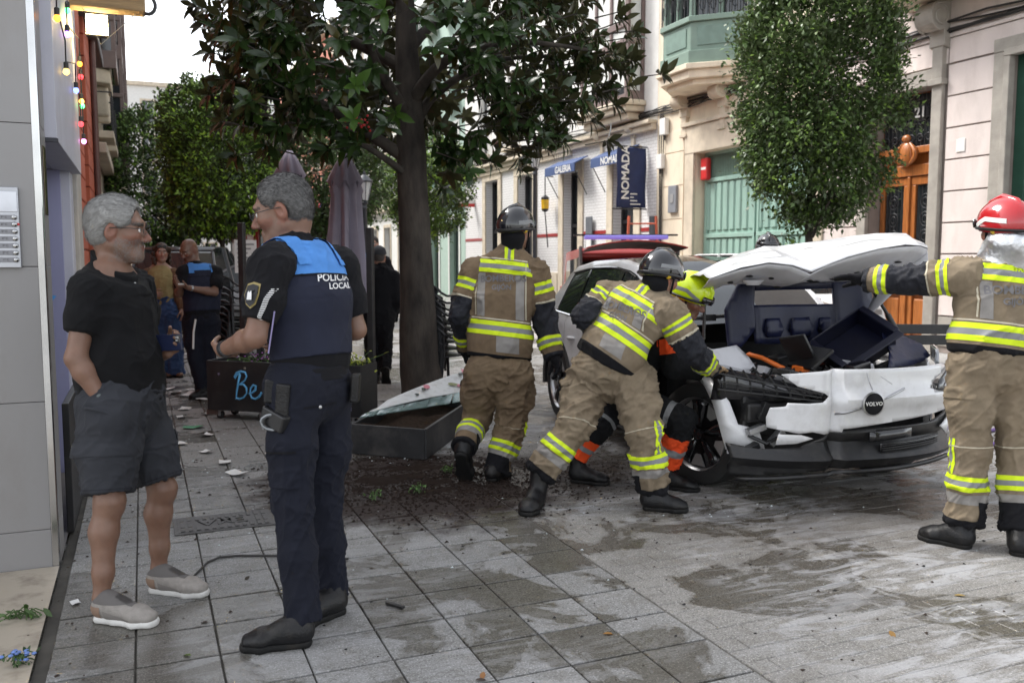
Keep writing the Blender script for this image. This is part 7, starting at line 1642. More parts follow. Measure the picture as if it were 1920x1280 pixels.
stick('sleeve_badge', shield, bc, vx, UP, dv, M('badge_gold', (0.28, 0.22, 0.08), 0.6)); stick('sleeve_badge', [(a*.84, b_*.84) for a, b_ in shield], bc, vx, UP, dv, M('badge_black', (0.012, 0.012, 0.014), 0.6), .008); stick('badge_castle', [(-.010, -.016), (.010, -.016), (.010, .010), (.006, .018), (.002, .012), (-.002, .012), (-.006, .018), (-.010, .010)], bc, vx, UP, dv, wl_, .013)
fl = shl+cR*.048-UP*.03
for k in range(20):
    a = k/19; cc = fl+cR*(.030*(a-.5)*1.6)+UP*(.085*(a-.5)*1.5); w_ = .004+.012*a*(1.2-a); stick('reflective_flash', [(-w_, -.0018), (w_, -.0018), (w_, .0018), (-w_, .0018)], cc, vx, UP, dv, wl_, .004)
MB().tube([tuple(J['elL']+cR*.085-cF*.03+UP*.10), tuple(J['elL']+cR*.055-cF*.02-UP*.06)], .003, 7).build('pen', M('pen_lilac', (0.25, 0.22, 0.4), .4), p.root, smooth=50)
bb = MB(); bb.obox(tuple(J['chest']*.45+J['waist']*.55-cR*.085-cF*.12+UP*.02), (.055, .022, .115), Matrix.Rotation(-YAW-.25, 3, 'Z')); bb.build('radio_pouch', blackc, p.root, bevel=.015)
pv = J['pelvis']
for c, hf, rz, nm, m_ in ((pv-cR*.055-cF*.205-UP*.055, (.028, .018, .075), -.2, 'holster', bootm), (pv-cR*.11-cF*.18-UP*.015, (.024, .02, .045), .2, 'magazine_pouch', bootm), (pv-cR*.09-cF*.20-UP*.12, (.060, .022, .035), -.5, 'pistol_grip', carb), (pv+cR*.185+cF*.02-UP*.03, (.018, .03, .06), 0, 'belt_pouch', bootm)):
    q = MB(); q.obox(tuple(c), hf, Matrix.Rotation(-YAW+rz, 3, 'Z') @ Matrix.Rotation(.35 if 'grip' in nm else .08, 3, 'Y')); q.build(nm, m_, p.root, bevel=.008)
q = MB(); q.tube([tuple(pv-cR*(.09+.05*math.cos(a))-cF*.215-UP*(.13+.03*math.sin(a))) for a in np.linspace(0, 6.28, 14)], .007, 6, caps=False); q.build('pistol_guard', M('worn_steel', (0.2, 0.21, 0.22), .35, metal=.8), p.root, smooth=50)
for x_ in (-.045, .09): MB().sphere(tuple(pv+cR*x_-cF*.215-UP*(.0 if x_ < 0 else .07)), .008, 8, 5).build('press_stud', chrome, p.root)
A = np.linalg.norm(J['knL']-J['hipL']); sl = t['S'][0]; lat = (t['V']-J['knL'])@cR
p.patch(t, 'pocket_zip', blackc, [(sl, A*.54, A*.56), (lat, -.09, .035)], 0, off=.003); p.patch(t, 'cargo_pocket', navy, [(sl, A*.57, A*.86), (lat, -.2, .05)], 0, off=.006)
stp = (t['V']-J['pelvis'])@np.array((0, 0, -1)); latp = (t['V']-J['pelvis'])@cR; fwp = -(t['V']-J['pelvis'])@cF
p.patch(t, 'back_pocket', blackc, [(stp, .075, .082), (latp, .02, .12), (fwp, 0, 9)], off=.003)
p.boots(shaft=.18, fat=1.06, h=.006)
d = nrm(J['elL']-J['wrL']); bracelet(p.root, J['wrL']+d*.02, d, .031, .012, M('black_watch', (0.02, 0.02, 0.022), .3), 'wristwatch')
# --- firefighters
helb = M('black_helmet_gloss', (0.012, 0.012, 0.014), 0.12, coat=0.8, var=.1); helr = M('red_helmet_gloss', (0.42, 0.015, 0.02), 0.15, coat=0.8, var=.05); hely = M('fluorescent_helmet', (0.62, 0.80, 0.01), 0.25, coat=0.4, var=.04)
ffg = None
p = Person('ff1', 'firefighter in brown turnout gear walking away from camera beside the stacked chairs', (.55, .83), pitch=-8, h=.009, lift=('L',)); J = p.J
p.body(); p.helmet(helb, 'hood'); turnout(p, tand, tand, ub=.035, lbo=.235); p.boots(shaft=.2, fat=1.2); p.gloves({'R': nrm(-cR-cF*.2), 'L': nrm(cR)}, {'R': .5, 'L': .5})
p = Person('ff2', 'firefighter in tan turnout gear bending over the car wheel with legs apart', (.80, .58), pitch=-22, h=.009); J = p.J
p.body(); p.helmet(helb, 'hood'); turnout(p, tan, tan, ub=.045, lbo=.215); p.boots(shaft=.2, fat=1.2); p.gloves({'R': nrm(-UP-cR*.1), 'L': nrm(-UP)}, {'R': .25, 'L': .4}, M('tan_red_glove', (0.26, 0.17, 0.09), .8, var=.5, vs=25))
p = Person('ff3', 'firefighter with red helmet and silver neck curtain reaching for the bonnet at right', (-.25, .97), pitch=-6, h=.008); J = p.J
p.body(); p.helmet(helr, 'neck', bandm=M('white_helmet_band', (0.7, 0.7, 0.68), .4)); turnout(p, tan, tan, ub=.0, lbo=.125); p.boots(shaft=.2, fat=1.2); p.gloves({'L': nrm(-UP-cF*.3), 'R': nrm(cF)}, {'L': .12, 'R': .4})
# --- crouching rescuer with yellow helmet
p = Person('res', 'crouching rescuer in fluorescent yellow helmet and black and orange overalls', (.85, -.50), pitch=-30, h=.009, build=.95, skin=SK1); J = p.J
p.body(tintfn=shaven); p.eyes(); p.hair(M('dark_hair', (0.03, 0.022, 0.018), .6, var=.4, vs=80), thick=.006)
hh = p.helmet(hely, 'none', .98)
sp = nrm(J['pelvis']-J['neck']); darkc = fabric('black_overall_cloth', (0.010, 0.0105, 0.012))
tors = chain([J['neck']+sp*.03, J['neck']*.5+J['chest']*.5, J['chest'], J['waist'], J['pelvis']], [.08,.105,.12,.122,.125], p.wsh, [.11,.17,.18,.17,.175], k=.06)
arms = [chain([J['sh'+f], J['el'+f], J['wr'+f]], [.078,.066,.052], k=.035) for f in 'LR']
g = p.cloth('overall_jacket', darkc, [tors]+arms, [Seg(J['neck']+sp*.04, J['sh'+f], .062, .068, k=.05) for f in 'LR'], fold=.010)
st = (g['V']-J['neck'])@sp; p.patch(g, 'orange_yoke', orangeh, [(st, -.1, .23), ((g['V']-J['chest'])@cR, -.02, .14)], 0)
for ci in (1, 2): A = np.linalg.norm(arms[ci-1][0].b-arms[ci-1][0].a); p.patch(g, 'orange_sleeve', orangeh, [(g['S'][ci], .02, A*.55)], ci)
legs = [chain([J['hip'+f], J['hip'+f]*.5+J['kn'+f]*.5, J['kn'+f], J['an'+f]], [.11,.10,.082,.078], k=.04, cuts=[(J['an'+f]+nrm(J['an'+f]-J['kn'+f])*.02, J['an'+f]-J['kn'+f])]) for f in 'LR']
pel = chain([J['waist'], J['pelvis'], (J['hipL']+J['hipR'])/2], [.12,.13,.12], p.whip, [.16,.175,.17], k=.05)
t = p.cloth('overall_trousers', darkc, legs+[pel], (), fold=.012)
for ci, f in ((0, 'L'), (1, 'R')):
    A = np.linalg.norm(J['kn'+f]-J['hip'+f]); B = np.linalg.norm(J['an'+f]-J['kn'+f]); s_ = t['S'][ci]
    p.patch(t, 'orange_cuff', orangeh, [(s_, A+B*.36, A+B*.60)], ci); p.patch(t, 'reflective_band', sil, [(s_, A+B*.60, A+B*.74)], ci); p.patch(t, 'orange_cuff', orangeh, [(s_, A+B*.74, A+B*1.02)], ci); p.patch(t, 'reflective_band', sil, [(s_, A*.72, A*.84)], ci)
p.boots(shaft=.16, fat=1.1); p.gloves({'R': nrm(-UP), 'L': nrm(-UP)}, {'R': .3, 'L': .3})
# --- firefighter behind the bonnet
p = Person('ff4', 'firefighter in black helmet standing behind the raised bonnet', (-.1, -1.0), h=.014); J = p.J
p.body(); p.helmet(helb, 'hood'); turnout(p, tan, tan, text=False); p.boots(shaft=.2, fat=1.2); p.gloves({'L': nrm(cF), 'R': nrm(cF)}, {}, h=.01)
# --- background people
p = Person('fcop', 'bald police officer in short sleeves writing in a notebook beside the woman', (-.45, -.88), pitch=-26, h=.010, skin=SK1); J = p.J
p.body(hands=('L', 'R'), palms={'L': nrm(UP-cR*.2), 'R': nrm(UP*.4+cR*.4)}, curls={'L': .5, 'R': .9}, tintfn=shaven); sh, v, t, b = cop_clothes(p, h=.012); p.boots(shaft=.16, fat=1.05); p.eyes()
nb = MB(); nb.obox(tuple(J['haL']+UP*.02-cR*.01), (.035, .05, .006), Matrix.Rotation(-YAW+.4, 3, 'Z')); o = nb.build('notebook', whitep, None, bevel=.001); tag(o, 'small white notebook in the hands of the bald officer', 'notebook')
d = nrm(J['elL']-J['wrL']); bracelet(p.root, J['wrL']+d*.02, d, .028, .012, silver, 'wristwatch')
MB().tube([tuple(J['pelvis']-cF*.15+cR*.0+UP*.02), tuple(J['pelvis']-cF*.17-cR*.02-UP*.12), tuple(J['pelvis']-cF*.17-cR*.03-UP*.3)], .011, 6).build('lanyard', whitep, p.root)
p = Person('woman', 'woman with curly brown hair, mustard top, brown cardigan and wide blue trousers', (.45, -.89), pitch=-2, h=.010, build=.88, head_scale=.95, skin=SK3); J = p.J
p.body(hands=('L', 'R'), palms={'L': nrm(-cR), 'R': nrm(cR)}, curls={'L': .4, 'R': .6}); p.eyes()
hc_ = M('curly_brown_hair', (0.055, 0.030, 0.018), .6, var=.6, vs=40)
H = p.H; gg = np.random.default_rng(8); pr = [Ell(H(0,-.025,.045), (.086,.100,.090), p.HM, .02)]
for k in range(70):
    a = gg.uniform(0, 6.28); z_ = gg.uniform(-.15, .06); rr = .098+.02*gg.random(); c = (rr*math.sin(a), -.02+rr*math.cos(a)*.9, z_)
    if c[1] > .025 and z_ < .09: continue
    pr.append(Ell(H(*c), (.022,.022,.03), p.HM, .012))
pr.append(Ell(H(0,.085,-.04), (.058,.07,.10), p.HM, .01, (), True)); V, Q = mesh_sdf(pr, .009); N = vnormals(V, Q); V = V+N*(noise3(V*70)*.006)[:,None]; add_mesh('hair', V, Q, hc_, p.root)
p.glasses(yoff=.085, dark=True)
sp = nrm(J['pelvis']-J['neck']); top = fabric('mustard_top', (0.33, 0.26, 0.12)); card = fabric('brown_cardigan', (0.16, 0.09, 0.05)); den = fabric('blue_trouser_cloth', (0.045, 0.085, 0.19))
tors = chain([J['neck']+sp*.05, J['neck']*.5+J['chest']*.5, J['chest'], J['waist']+sp*.03], [.065,.095,.105,.10], p.wsh, [.08,.14,.15,.14], k=.06); p.cloth('blouse', top, [tors], (), fold=.006)
tc_ = chain([J['neck']+sp*.03-p.tf*.02, J['chest']-p.tf*.03, J['waist']-p.tf*.04, J['pelvis']-p.tf*.04], [.08,.11,.11,.12], p.wsh, [.11,.175,.17,.185], k=.05, cuts=[(J['chest']+p.tf*.035, p.tf)])
arms = [chain([J['sh'+f], J['el'+f], J['wr'+f]], [.066,.055,.042], k=.035, cuts=[(J['wr'+f], J['wr'+f]-J['el'+f])]) for f in 'LR']; p.cloth('cardigan', card, [tc_]+arms, [Seg(J['neck']+sp*.05-p.tf*.02, J['sh'+f], .05, .058, k=.04) for f in 'LR'], fold=.008)
legs = [chain([J['hip'+f], J['kn'+f], J['an'+f]-UP*.03], [.112,.105,.118], k=.03, cuts=[(J['an'+f]-UP*.02, -UP)]) for f in 'LR']; p.cloth('wide_trousers', den, legs+[chain([J['waist'], J['pelvis'], (J['hipL']+J['hipR'])/2], [.10,.12,.12], p.whip, [.135,.165,.165], k=.05)], (), fold=.014)
p.boots(M('brown_sandal', (0.14, 0.07, 0.04), .6), solem, L=.24, name='sandal', lowcut=True, fat=.9)
p = Person('cap', 'man in dark cap and black jacket walking away beside the magnolia trunk', (0.05, 1.0), h=.013, lift=('R',), skin=SK2); J = p.J
p.body(hands=('L', 'R'), palms={'L': nrm(cR), 'R': nrm(-cR)}, curls={}); p.hair(M('short_dark_hair', (0.05, 0.04, 0.035), .7, var=.4), thick=.008)
V, Q = mesh_sdf([Ell(p.H(0,-.02,.05), (.092,.112,.095), p.HM, .01), Ell(p.H(0,.11,.045), (.075,.07,.012), p.HM, .02)], .009, [(p.H(0,0,.028), -p.HM[:,2])]); add_mesh('cap', V, Q, fabric('charcoal_cap', (0.05, 0.052, 0.058)), p.root)
sp = nrm(J['pelvis']-J['neck']); tors = chain([J['neck']+sp*.02, J['neck']*.5+J['chest']*.5, J['chest'], J['waist'], J['pelvis']+sp*.02], [.085,.115,.13,.135,.14], p.wsh, [.12,.185,.195,.195,.195], k=.06, cuts=[(J['pelvis']+sp*.02, sp)])
p.cloth('jacket', blackc, [tors]+[chain([J['sh'+f], J['el'+f], J['wr'+f]], [.08,.07,.058], k=.035, cuts=[(J['wr'+f], J['wr'+f]-J['el'+f])]) for f in 'LR'], [Seg(J['neck']+sp*.03, J['sh'+f], .068, .072, k=.05) for f in 'LR']+[Seg(J['neck']-sp*.03, J['neck']+sp*.03, .072, .08, k=.02)], fold=.010)
p.cloth('trousers', blackc, [chain([J['hip'+f], J['kn'+f], J['an'+f]], [.105,.08,.07], k=.03, cuts=[(J['an'+f]+UP*.0, J['an'+f]-J['kn'+f])]) for f in 'LR']+[chain([J['waist'], J['pelvis'], (J['hipL']+J['hipR'])/2], [.11,.125,.12], p.whip, [.16,.175,.17], k=.05)], (), fold=.010); p.boots(shaft=.12, fat=1.05)
p = Person('cop4', 'dark-haired officer facing the camera behind the man in the cap', (0.0, -1.0), h=.014, skin=SK3); J = p.J
p.body(hands=('L', 'R'), palms={'L': nrm(-cF), 'R': nrm(-cF)}, curls={}); p.eyes(); p.hair(M('short_black_hair', (0.025, 0.02, 0.018), .6, var=.4), thick=.012, nape=-.04); cop_clothes(p, h=.014); p.boots(shaft=.16)
# ------------------------------------------------------------------ street furniture and clutter
blackm = M('black_powder_coat', (0.016, 0.016, 0.018), 0.45, var=0.2, dirt=(0.07, 0.065, 0.06), ds=5, damt=0.4)
pg = np.random.default_rng(41)
# --- long terrace planter on castors, with screen posts
pl = root('terrace_planter', 'long black planter on castors with blue Be lettering behind the officer', 'planter', (0.532, 8.765, 0), math.atan2(7.747-8.765, 1.784-0.532)); PLm = Matrix.Translation(pl.location) @ Matrix.Rotation(pl.rotation_euler.z, 4, 'Z')
def lb(mb, nm, m, par=None, **k): return mb.build(nm, m, par or pl, world=False, **k)
L = 1.60
mb = MB()
for a in ((0, L, 0, 0.014, .09, .56), (0, L, .336, .35, .09, .56), (0, .014, .0142, .3358, .09, .56), (L-.014, L, .0142, .3358, .09, .56), (.0142, L-.0142, .0142, .3358, .09, .11)): mb.box(*a)
lb(mb, 'box', blackm, bevel=.003)
mb = MB(); mb.grid([[(.015+(L-.03)*i/20, .015+.32*j/5, .49+.02*noise3(np.array([[i*.7, j*.9, 0]]))[0]) for i in range(21)] for j in range(6)]); lb(mb, 'soil', M('potting_soil', (0.03, 0.02, 0.014), .95, spec=.1, var=.4, vs=40, bump=.8, bs=60), smooth=60)
for x in (.10, .55, 1.05, 1.5):
    for y in (.06, .29): mb = MB(); mb.lathe([(0.0,-.016),(.036,-.016),(.04,-.01),(.04,.01),(.036,.016),(0,.016)], (x, y, .04), 16, 'y'); w_ = lb(mb, 'castor', rubber, smooth=40); mb = MB(); mb.box(x-.03, x+.03, y-.028, y+.028, .078, .0895); mb.box(x-.012, x+.012, y-.026, y-.018, .03, .078); lb(mb, 'castor_fork', alum, w_)
mb = MB(); mb.box(-.03, .09, .02, .10, .04, .088); lb(mb, 'corner_block', M('rusty_block', (0.10, 0.06, 0.05), .7), bevel=.006)
for x in (.17, 1.53): mb = MB(); mb.box(x-.03, x+.03, .352, .41, .1, 1.86 if x < 1 else 1.80); lb(mb, 'screen_post', blackm, bevel=.005)
scr = M('sky_blue_lettering', (0.13, 0.42, 0.72), .5)
for st_ in ([(.315,.20),(.325,.28),(.345,.37),(.365,.435),(.36,.45),(.33,.43),(.31,.40),(.305,.415),(.33,.452),(.375,.468),(.42,.46),(.435,.425),(.415,.385),(.375,.355),(.355,.345),(.40,.345),(.43,.315),(.43,.265),(.395,.222),(.35,.205),(.32,.215)], [(.455,.262),(.49,.272),(.525,.30),(.53,.335),(.505,.345),(.475,.315),(.465,.265),(.485,.222),(.525,.215),(.565,.24),(.59,.28)]):
    lb(MB().tube([(a, -.003, b_) for a, b_ in st_], [.007+.005*abs(math.sin(i_*.55)) for i_ in range(len(st_))], 6), 'lettering', scr, smooth=60)
for k in range(26):
    x, z = pg.uniform(.05, 1.5), pg.uniform(.13, .53)
    if .22 < x < .62 and .2 < z < .48: continue
    mb = MB(); r_ = pg.uniform(.006, .014)
    for j in range(5): a = j*1.257+k; mb.add([(x, -.003, z), (x+r_*1.5*math.cos(a-.3), -.003, z+r_*1.5*math.sin(a-.3)), (x+r_*2*math.cos(a), -.003, z+r_*2*math.sin(a)), (x+r_*1.5*math.cos(a+.3), -.003, z+r_*1.5*math.sin(a+.3))], [(0,1,2,3)])
    lb(mb, 'flower_decal', (M('decal_lilac', (0.35, 0.3, 0.5), .6), M('decal_leaf', (0.12, 0.25, 0.08), .6), M('decal_cream', (0.55, 0.5, 0.4), .6))[k % 3], fix=False)
def pot_plant(name, label, c, n, spread, hgt, leafc, flower=None, seed=0, leaf=.05):
    t = root(name, label, 'plant', tuple(c)); gg = np.random.default_rng(seed); c = np.array(c)
    tip = c+np.stack([gg.normal(0, spread, n), gg.normal(0, spread*.6, n), np.abs(gg.normal(hgt*.6, hgt*.35, n))], 1)
    mb = MB()
    for q in tip[::3]: mb.tube([tuple(c+np.array((gg.normal(0, .02), gg.normal(0, .02), 0))), tuple((c+q)/2+np.array((0, 0, .03))), tuple(q)], .003, 4, caps=False)
    mb.build('stems', M('green_stem', (0.06, 0.11, 0.03), .7), t, fix=False)
    D = gg.normal(0, 1, (n, 3))+np.array((0, 0, .3)); lm = leaf_mat('%s_leaf' % name, leafc, .5, leafc)
    leaves_mesh('foliage', tip, D, gg.normal(0, .4, (n, 3))+np.array((0, 0, 1.)), gg.uniform(.6, 1.2, n)*leaf, gg.uniform(.7, 1.3, (n, 1))*np.ones((1, 3)), lm, t)
    if flower:
        mb = MB()
        for q in tip[::2]: mb.sphere(tuple(q+np.array((0, 0, .012))), (.010, .010, .006), 6, 4)
        mb.build('blossoms', M('%s_blossom' % name, flower, .6, var=.3, vs=40), t, smooth=60)
    return t
def on_pl(x, y, z): return tuple(PLm @ Vector((x, y, z)))
pot_plant('purple_flowers', 'purple flowers growing in the long planter by the officer\'s hands', on_pl(.42, .18, .49), 70, .10, .11, (0.06, 0.12, 0.03), (0.30, 0.10, 0.34), 2, .045)
pot_plant('yellow_green_plant', 'yellow green leafy plant trailing from the right end of the long planter', on_pl(1.50, .10, .49), 90, .08, .13, (0.36, 0.42, 0.05), None, 3, .05)
# --- overturned planter box with cracked glass screen
A_, B_, C_ = np.array((1.463, 6.735)), np.array((1.924, 6.302)), np.array((2.673, 7.43)); D_ = A_+C_-B_
fp = root('fallen_planter', 'black planter box lying among spilled soil under a broken glass screen', 'planter', (1.9, 6.8, 0))
def wallbox(P0, P1, z0, z1, th): 
    d = nrm(np.array((*(P1-P0), 0))); L_ = np.linalg.norm(P1-P0); m3 = Matrix.Rotation(math.atan2(d[1], d[0]), 3, 'Z'); c = (P0+P1)/2; mb = MB(); mb.obox((c[0], c[1], (z0+z1)/2), (L_/2, th/2, (z1-z0)/2), m3); return mb
for P0, P1 in ((A_, B_), (B_, C_), (C_, D_), (D_, A_)): wallbox(P0, P1, .004, .235, .025).build('box_side', M('dusty_black_metal', (0.03, 0.03, 0.032), .5, var=.3, vs=6, dirt=(0.13, 0.12, 0.11), ds=4, damt=.6), fp, bevel=.003)
rows = [[tuple(np.array((*(A_+(B_-A_)*u+(D_-A_)*v), .17+.05*noise3(np.array([[u*5, v*7, 1.]]))[0]))) for u in np.linspace(.02, .98, 12)] for v in np.linspace(.02, .98, 18)]
MB().grid(rows).build('soil', M('potting_soil', (0.03, 0.02, 0.014)), fp, smooth=60)
sc_ = root('glass_screen', 'cracked glass terrace screen with white and pink print lying on the planter', 'glass screen', (2.3, 7.3, .25))
prm = M('frosted_print', (0.66, 0.68, 0.68), .35, var=.06, vs=8, dirt=(0.25, 0.22, 0.2), ds=14, damt=.5)
q0, q1, q2, q3 = np.array((1.56, 6.86, .262)), np.array((2.72, 7.42, .25)), np.array((3.0, 7.95, .50)), np.array((1.82, 7.24, .30))
def bil(u, v): return q0*(1-u)*(1-v)+q1*u*(1-v)+q2*u*v+q3*(1-u)*v
MB().grid([[tuple(bil(u, v)+np.array((0, 0, .012*math.sin(u*4)))) for u in np.linspace(.06 if v > .4 else .02, 1, 14)] for v in np.linspace(.30, 1, 8)]).build('printed_sheet', prm, sc_, solid=.006, fix=False)
glz = M('green_edge_glass', (0.55, 0.72, 0.70), .05, trans=.75, var=.05)
for k in range(9):
    u0, u1 = k/9+.006, (k+1)/9; MB().add([tuple(bil(u0+pg.normal(0, .01), 0)), tuple(bil(u1, 0)), tuple(bil(u1+pg.normal(0, .01), .30)), tuple(bil(u0, .29+pg.normal(0, .02)))], [(0,1,2,3)]).build('glass_shard', glz, sc_, solid=.010, fix=False)
for k in range(9): u, v = pg.uniform(.2, .95), pg.uniform(.45, .95); r_ = pg.uniform(.02, .05); c = bil(u, v)+np.array((0, 0, .016+.012*math.sin(u*4))); MB().add([tuple(c+np.array((r_*math.cos(a)*pg.uniform(.5, 1.2), r_*math.sin(a)*pg.uniform(.5, 1.2), .3*r_*math.sin(a)))) for a in np.linspace(0, 5.6, 8)], [tuple(range(8))]).build('print_motif', (M('motif_pink', (0.6, 0.2, 0.25), .5), M('motif_olive', (0.25, 0.27, 0.12), .5), M('motif_dark', (0.05, 0.06, 0.05), .5))[k % 3], sc_, fix=False)
wallbox(np.array((2.1, 7.9)), np.array((1.35, 7.25)), 0.004, .09, .06).build('screen_frame', blackm, sc_, bevel=.004)
for k in range(2): fl_ = pot_plant('blue_blossom', ('crushed blue hydrangea beside the fallen planter', 'blue hydrangea sprig on the marble threshold at lower left')[k], ((1.42, 7.10, .02), (-.47, 3.62, .01))[k], (60, 34)[k], (.12, .030)[k], (.08, .03)[k], (0.05, 0.09, 0.03), (0.13, 0.21, 0.48), 11+k, (.05, .03)[k])
pot_plant('torn_leaves', 'torn green leaves lying on the marble threshold', (-.51, 4.10, .008), 34, .045, .02, (0.07, 0.13, 0.035), None, 15, .05)
for k, (x, y, lb_) in enumerate(((1.585, 5.40, 'small green sprig on the dark spilled soil nearest camera'), (1.95, 5.85, 'small uprooted seedling in the soil beside the firefighter boots'), (1.30, 5.35, 'torn weed on the soil edge behind the officer'))): pot_plant('uprooted_sprig', lb_, (x, y, .01), 22, .03, .045, (0.10, 0.20, 0.05), None, 30+k, .03)
# --- folded parasols
def parasol(label, x, y, zt, seed):
    t = root('folded_parasol', label, 'parasol', (x, y, 0), group='folded parasols'); gg = np.random.default_rng(seed)
    MB().tube([(x, y, 0), (x, y, zt-.05)], .024, 10).build('pole', M('parasol_pole', (0.3, 0.27, 0.24), .4, metal=.6), t, smooth=50)
    MB().lathe([(.0, 0.0), (.26, 0.0), (.27, .03), (.24, .07), (.05, .09), (.05, .3), (.0, .3)], (x, y, 0), 24).build('base', blackm, t, smooth=40)
    fab = M('lilac_grey_canvas', (0.33, 0.30, 0.37), .9, var=.08, vs=5, bump=.3, bs=200); n = 48; rows = []
    for z_, r_, am in ((zt, .012, 0), (zt-.03, .055, .05), (zt-.25, .125, .16), (zt-.42, .165, .22), (zt-.47, .15, .2), (zt-.8, .155, .3), (zt-1.2, .18, .34), (zt-1.55, .20, .36), (zt-1.75, .205, .36)):
        rows.append([(x+r_*(1+am*math.cos(8*a+seed+.4*math.sin(z_*5))+.08*math.cos(3*a+z_*3))*math.cos(a), y+r_*(1+am*math.cos(8*a+seed+.4*math.sin(z_*5))+.08*math.cos(3*a+z_*3))*math.sin(a), z_) for a in np.linspace(0, 2*math.pi, n+1)])
    MB().grid(rows).build('canopy', fab, t, smooth=70, solid=.004, fix=False)
    rows = [[(x+r_*(1+.16*math.cos(8*a+seed))*math.cos(a), y+r_*(1+.16*math.cos(8*a+seed))*math.sin(a), z_+(.05*math.cos(8*a+seed) if r_ > .15 else 0)) for a in np.linspace(0, 2*math.pi, n+1)] for z_, r_ in ((zt+.012, .03), (zt-.12, .10), (zt-.36, .185))]
    MB().grid(rows).build('vent_cap', fab, t, smooth=70, solid=.004, fix=False)
parasol('folded lilac grey parasol just behind the officer\'s head', 1.896, 12.332, 2.96, 1)
parasol('folded lilac grey parasol between the officer and the street lamp', 2.261, 10.539, 2.74, 2)
# --- street lamps
def lamp(label, x, y, zt):
    t = root('street_lamp', label, 'street lamp', (x, y, 0), group='street lamps')
    MB().lathe([(.0, 0), (.16, 0), (.16, .12), (.10, .2), (.09, .9), (.07, 1.0), (.055, 1.1), (.05, zt-.75), (.07, zt-.72), (.05, zt-.66), (.09, zt-.6), (.03, zt-.55), (0, zt-.55)], (x, y, 0), 16).build('post', M('lamp_post_paint', (0.035, 0.04, 0.05), .45), t, smooth=40)
    MB().lathe([(.09, zt-.55), (.17, zt-.15), (.16, zt-.14)], (x, y, 0), 8).build('lantern_glass', M('lantern_glass', (0.55, 0.57, 0.58), .15, var=.1), t)
    MB().lathe([(.19, zt-.15), (.20, zt-.12), (.10, zt-.02), (.04, zt+.02), (.03, zt+.09), (0, zt+.10)], (x, y, 0), 8).build('lantern_cap', M('lamp_post_paint', (0.035, 0.04, 0.05)), t, smooth=40)
    for k in range(8): a = k*math.pi/4; MB().tube([(x+.09*math.cos(a), y+.09*math.sin(a), zt-.55), (x+.175*math.cos(a), y+.175*math.sin(a), zt-.14)], .008, 4).build('lantern_bar', M('lamp_post_paint', (0.035, 0.04, 0.05)), t)
lamp('dark street lamp in front of the white tiled gallery', 9.09, 20.26, 4.35); lamp('street lamp beside the right-hand folded parasol', 4.71, 19.91, 3.4)
# --- stacked terrace chairs
def chair(label, group):
    t = root('terrace_chair', label, 'chair', (0, 0, 0), group=group); f = lambda mb, nm, m, **k: mb.build(nm, m, t, world=False, **k)
    for sx in (-1, 1):
        f(MB().tube([(sx*.25, -.24, 0), (sx*.235, -.21, .45), (sx*.235, -.20, .62), (sx*.24, -.12, .66), (sx*.245, .16, .665), (sx*.235, .235, .70)], .013, 6), 'front_leg', blackm, smooth=60)
        f(MB().tube([(sx*.22, .31, 0), (sx*.22, .24, .45), (sx*.225, .25, .66)], .013, 6), 'rear_leg', blackm, smooth=60)
    f(MB().tube([(.235*math.cos(a), .24+.07*math.sin(a), .70+.10*math.sin(a)) for a in np.linspace(0, math.pi, 13)], .014, 6), 'back_rail', blackm, smooth=60)
    f(MB().tube([(.225*math.cos(a), .235+.06*math.sin(a), .58+.06*math.sin(a)) for a in np.linspace(0, math.pi, 11)], .010, 6), 'back_rail', blackm, smooth=60)
    f(MB().grid([[(x, y, .45+.012*((x/.22)**2)-.02*max(0, (y-.1))) for x in np.linspace(-.22, .22, 7)] for y in np.linspace(-.22, .23, 7)]), 'seat', blackm, smooth=60, solid=.012)
    f(MB().grid([[(.21*math.cos(a), .245+.06*math.sin(a)+.03*(z_-.5), z_) for a in np.linspace(.25, math.pi-.25, 9)] for z_ in np.linspace(.50, .76, 5)]), 'backrest', M('black_mesh_weave', (0.02, 0.02, 0.022), .8, bump=.5, bs=150), smooth=60, solid=.008)
    return t
c0 = chair('black metal terrace chair in the stack right of the magnolia trunk', 'stacked chairs by the magnolia'); first = True
for (x, y, rz, n_, lab, grp) in ((3.12, 9.33, R(112), 7, 'black metal terrace chair in the stack right of the magnolia trunk', 'stacked chairs by the magnolia'), (0.93, 10.9, R(40), 8, 'black metal terrace chair in the stack behind the bald officer', 'stacked chairs behind the officers'), (1.42, 11.2, R(35), 7, 'black metal terrace chair in the stack nearest the far parasol', 'stacked chairs near the parasol')):
    for k in range(n_):
        o = c0 if first else copy_tree(c0); first = False
        o.location = (x+.012*k*math.cos(rz), y+.012*k*math.sin(rz), .075*k); o.rotation_euler = (0, 0, rz+rnd.gauss(0, .03)); o['label'] = lab.replace('terrace chair', ('lowest', 'second', 'third', 'fourth', 'fifth', 'sixth', 'seventh', 'topmost')[k if k < n_-1 else 7]+' terrace chair' if k in (0, n_-1) else ('second', 'third', 'fourth', 'fifth', 'sixth', 'seventh')[k-1]+' terrace chair from the ground'); o['group'] = grp
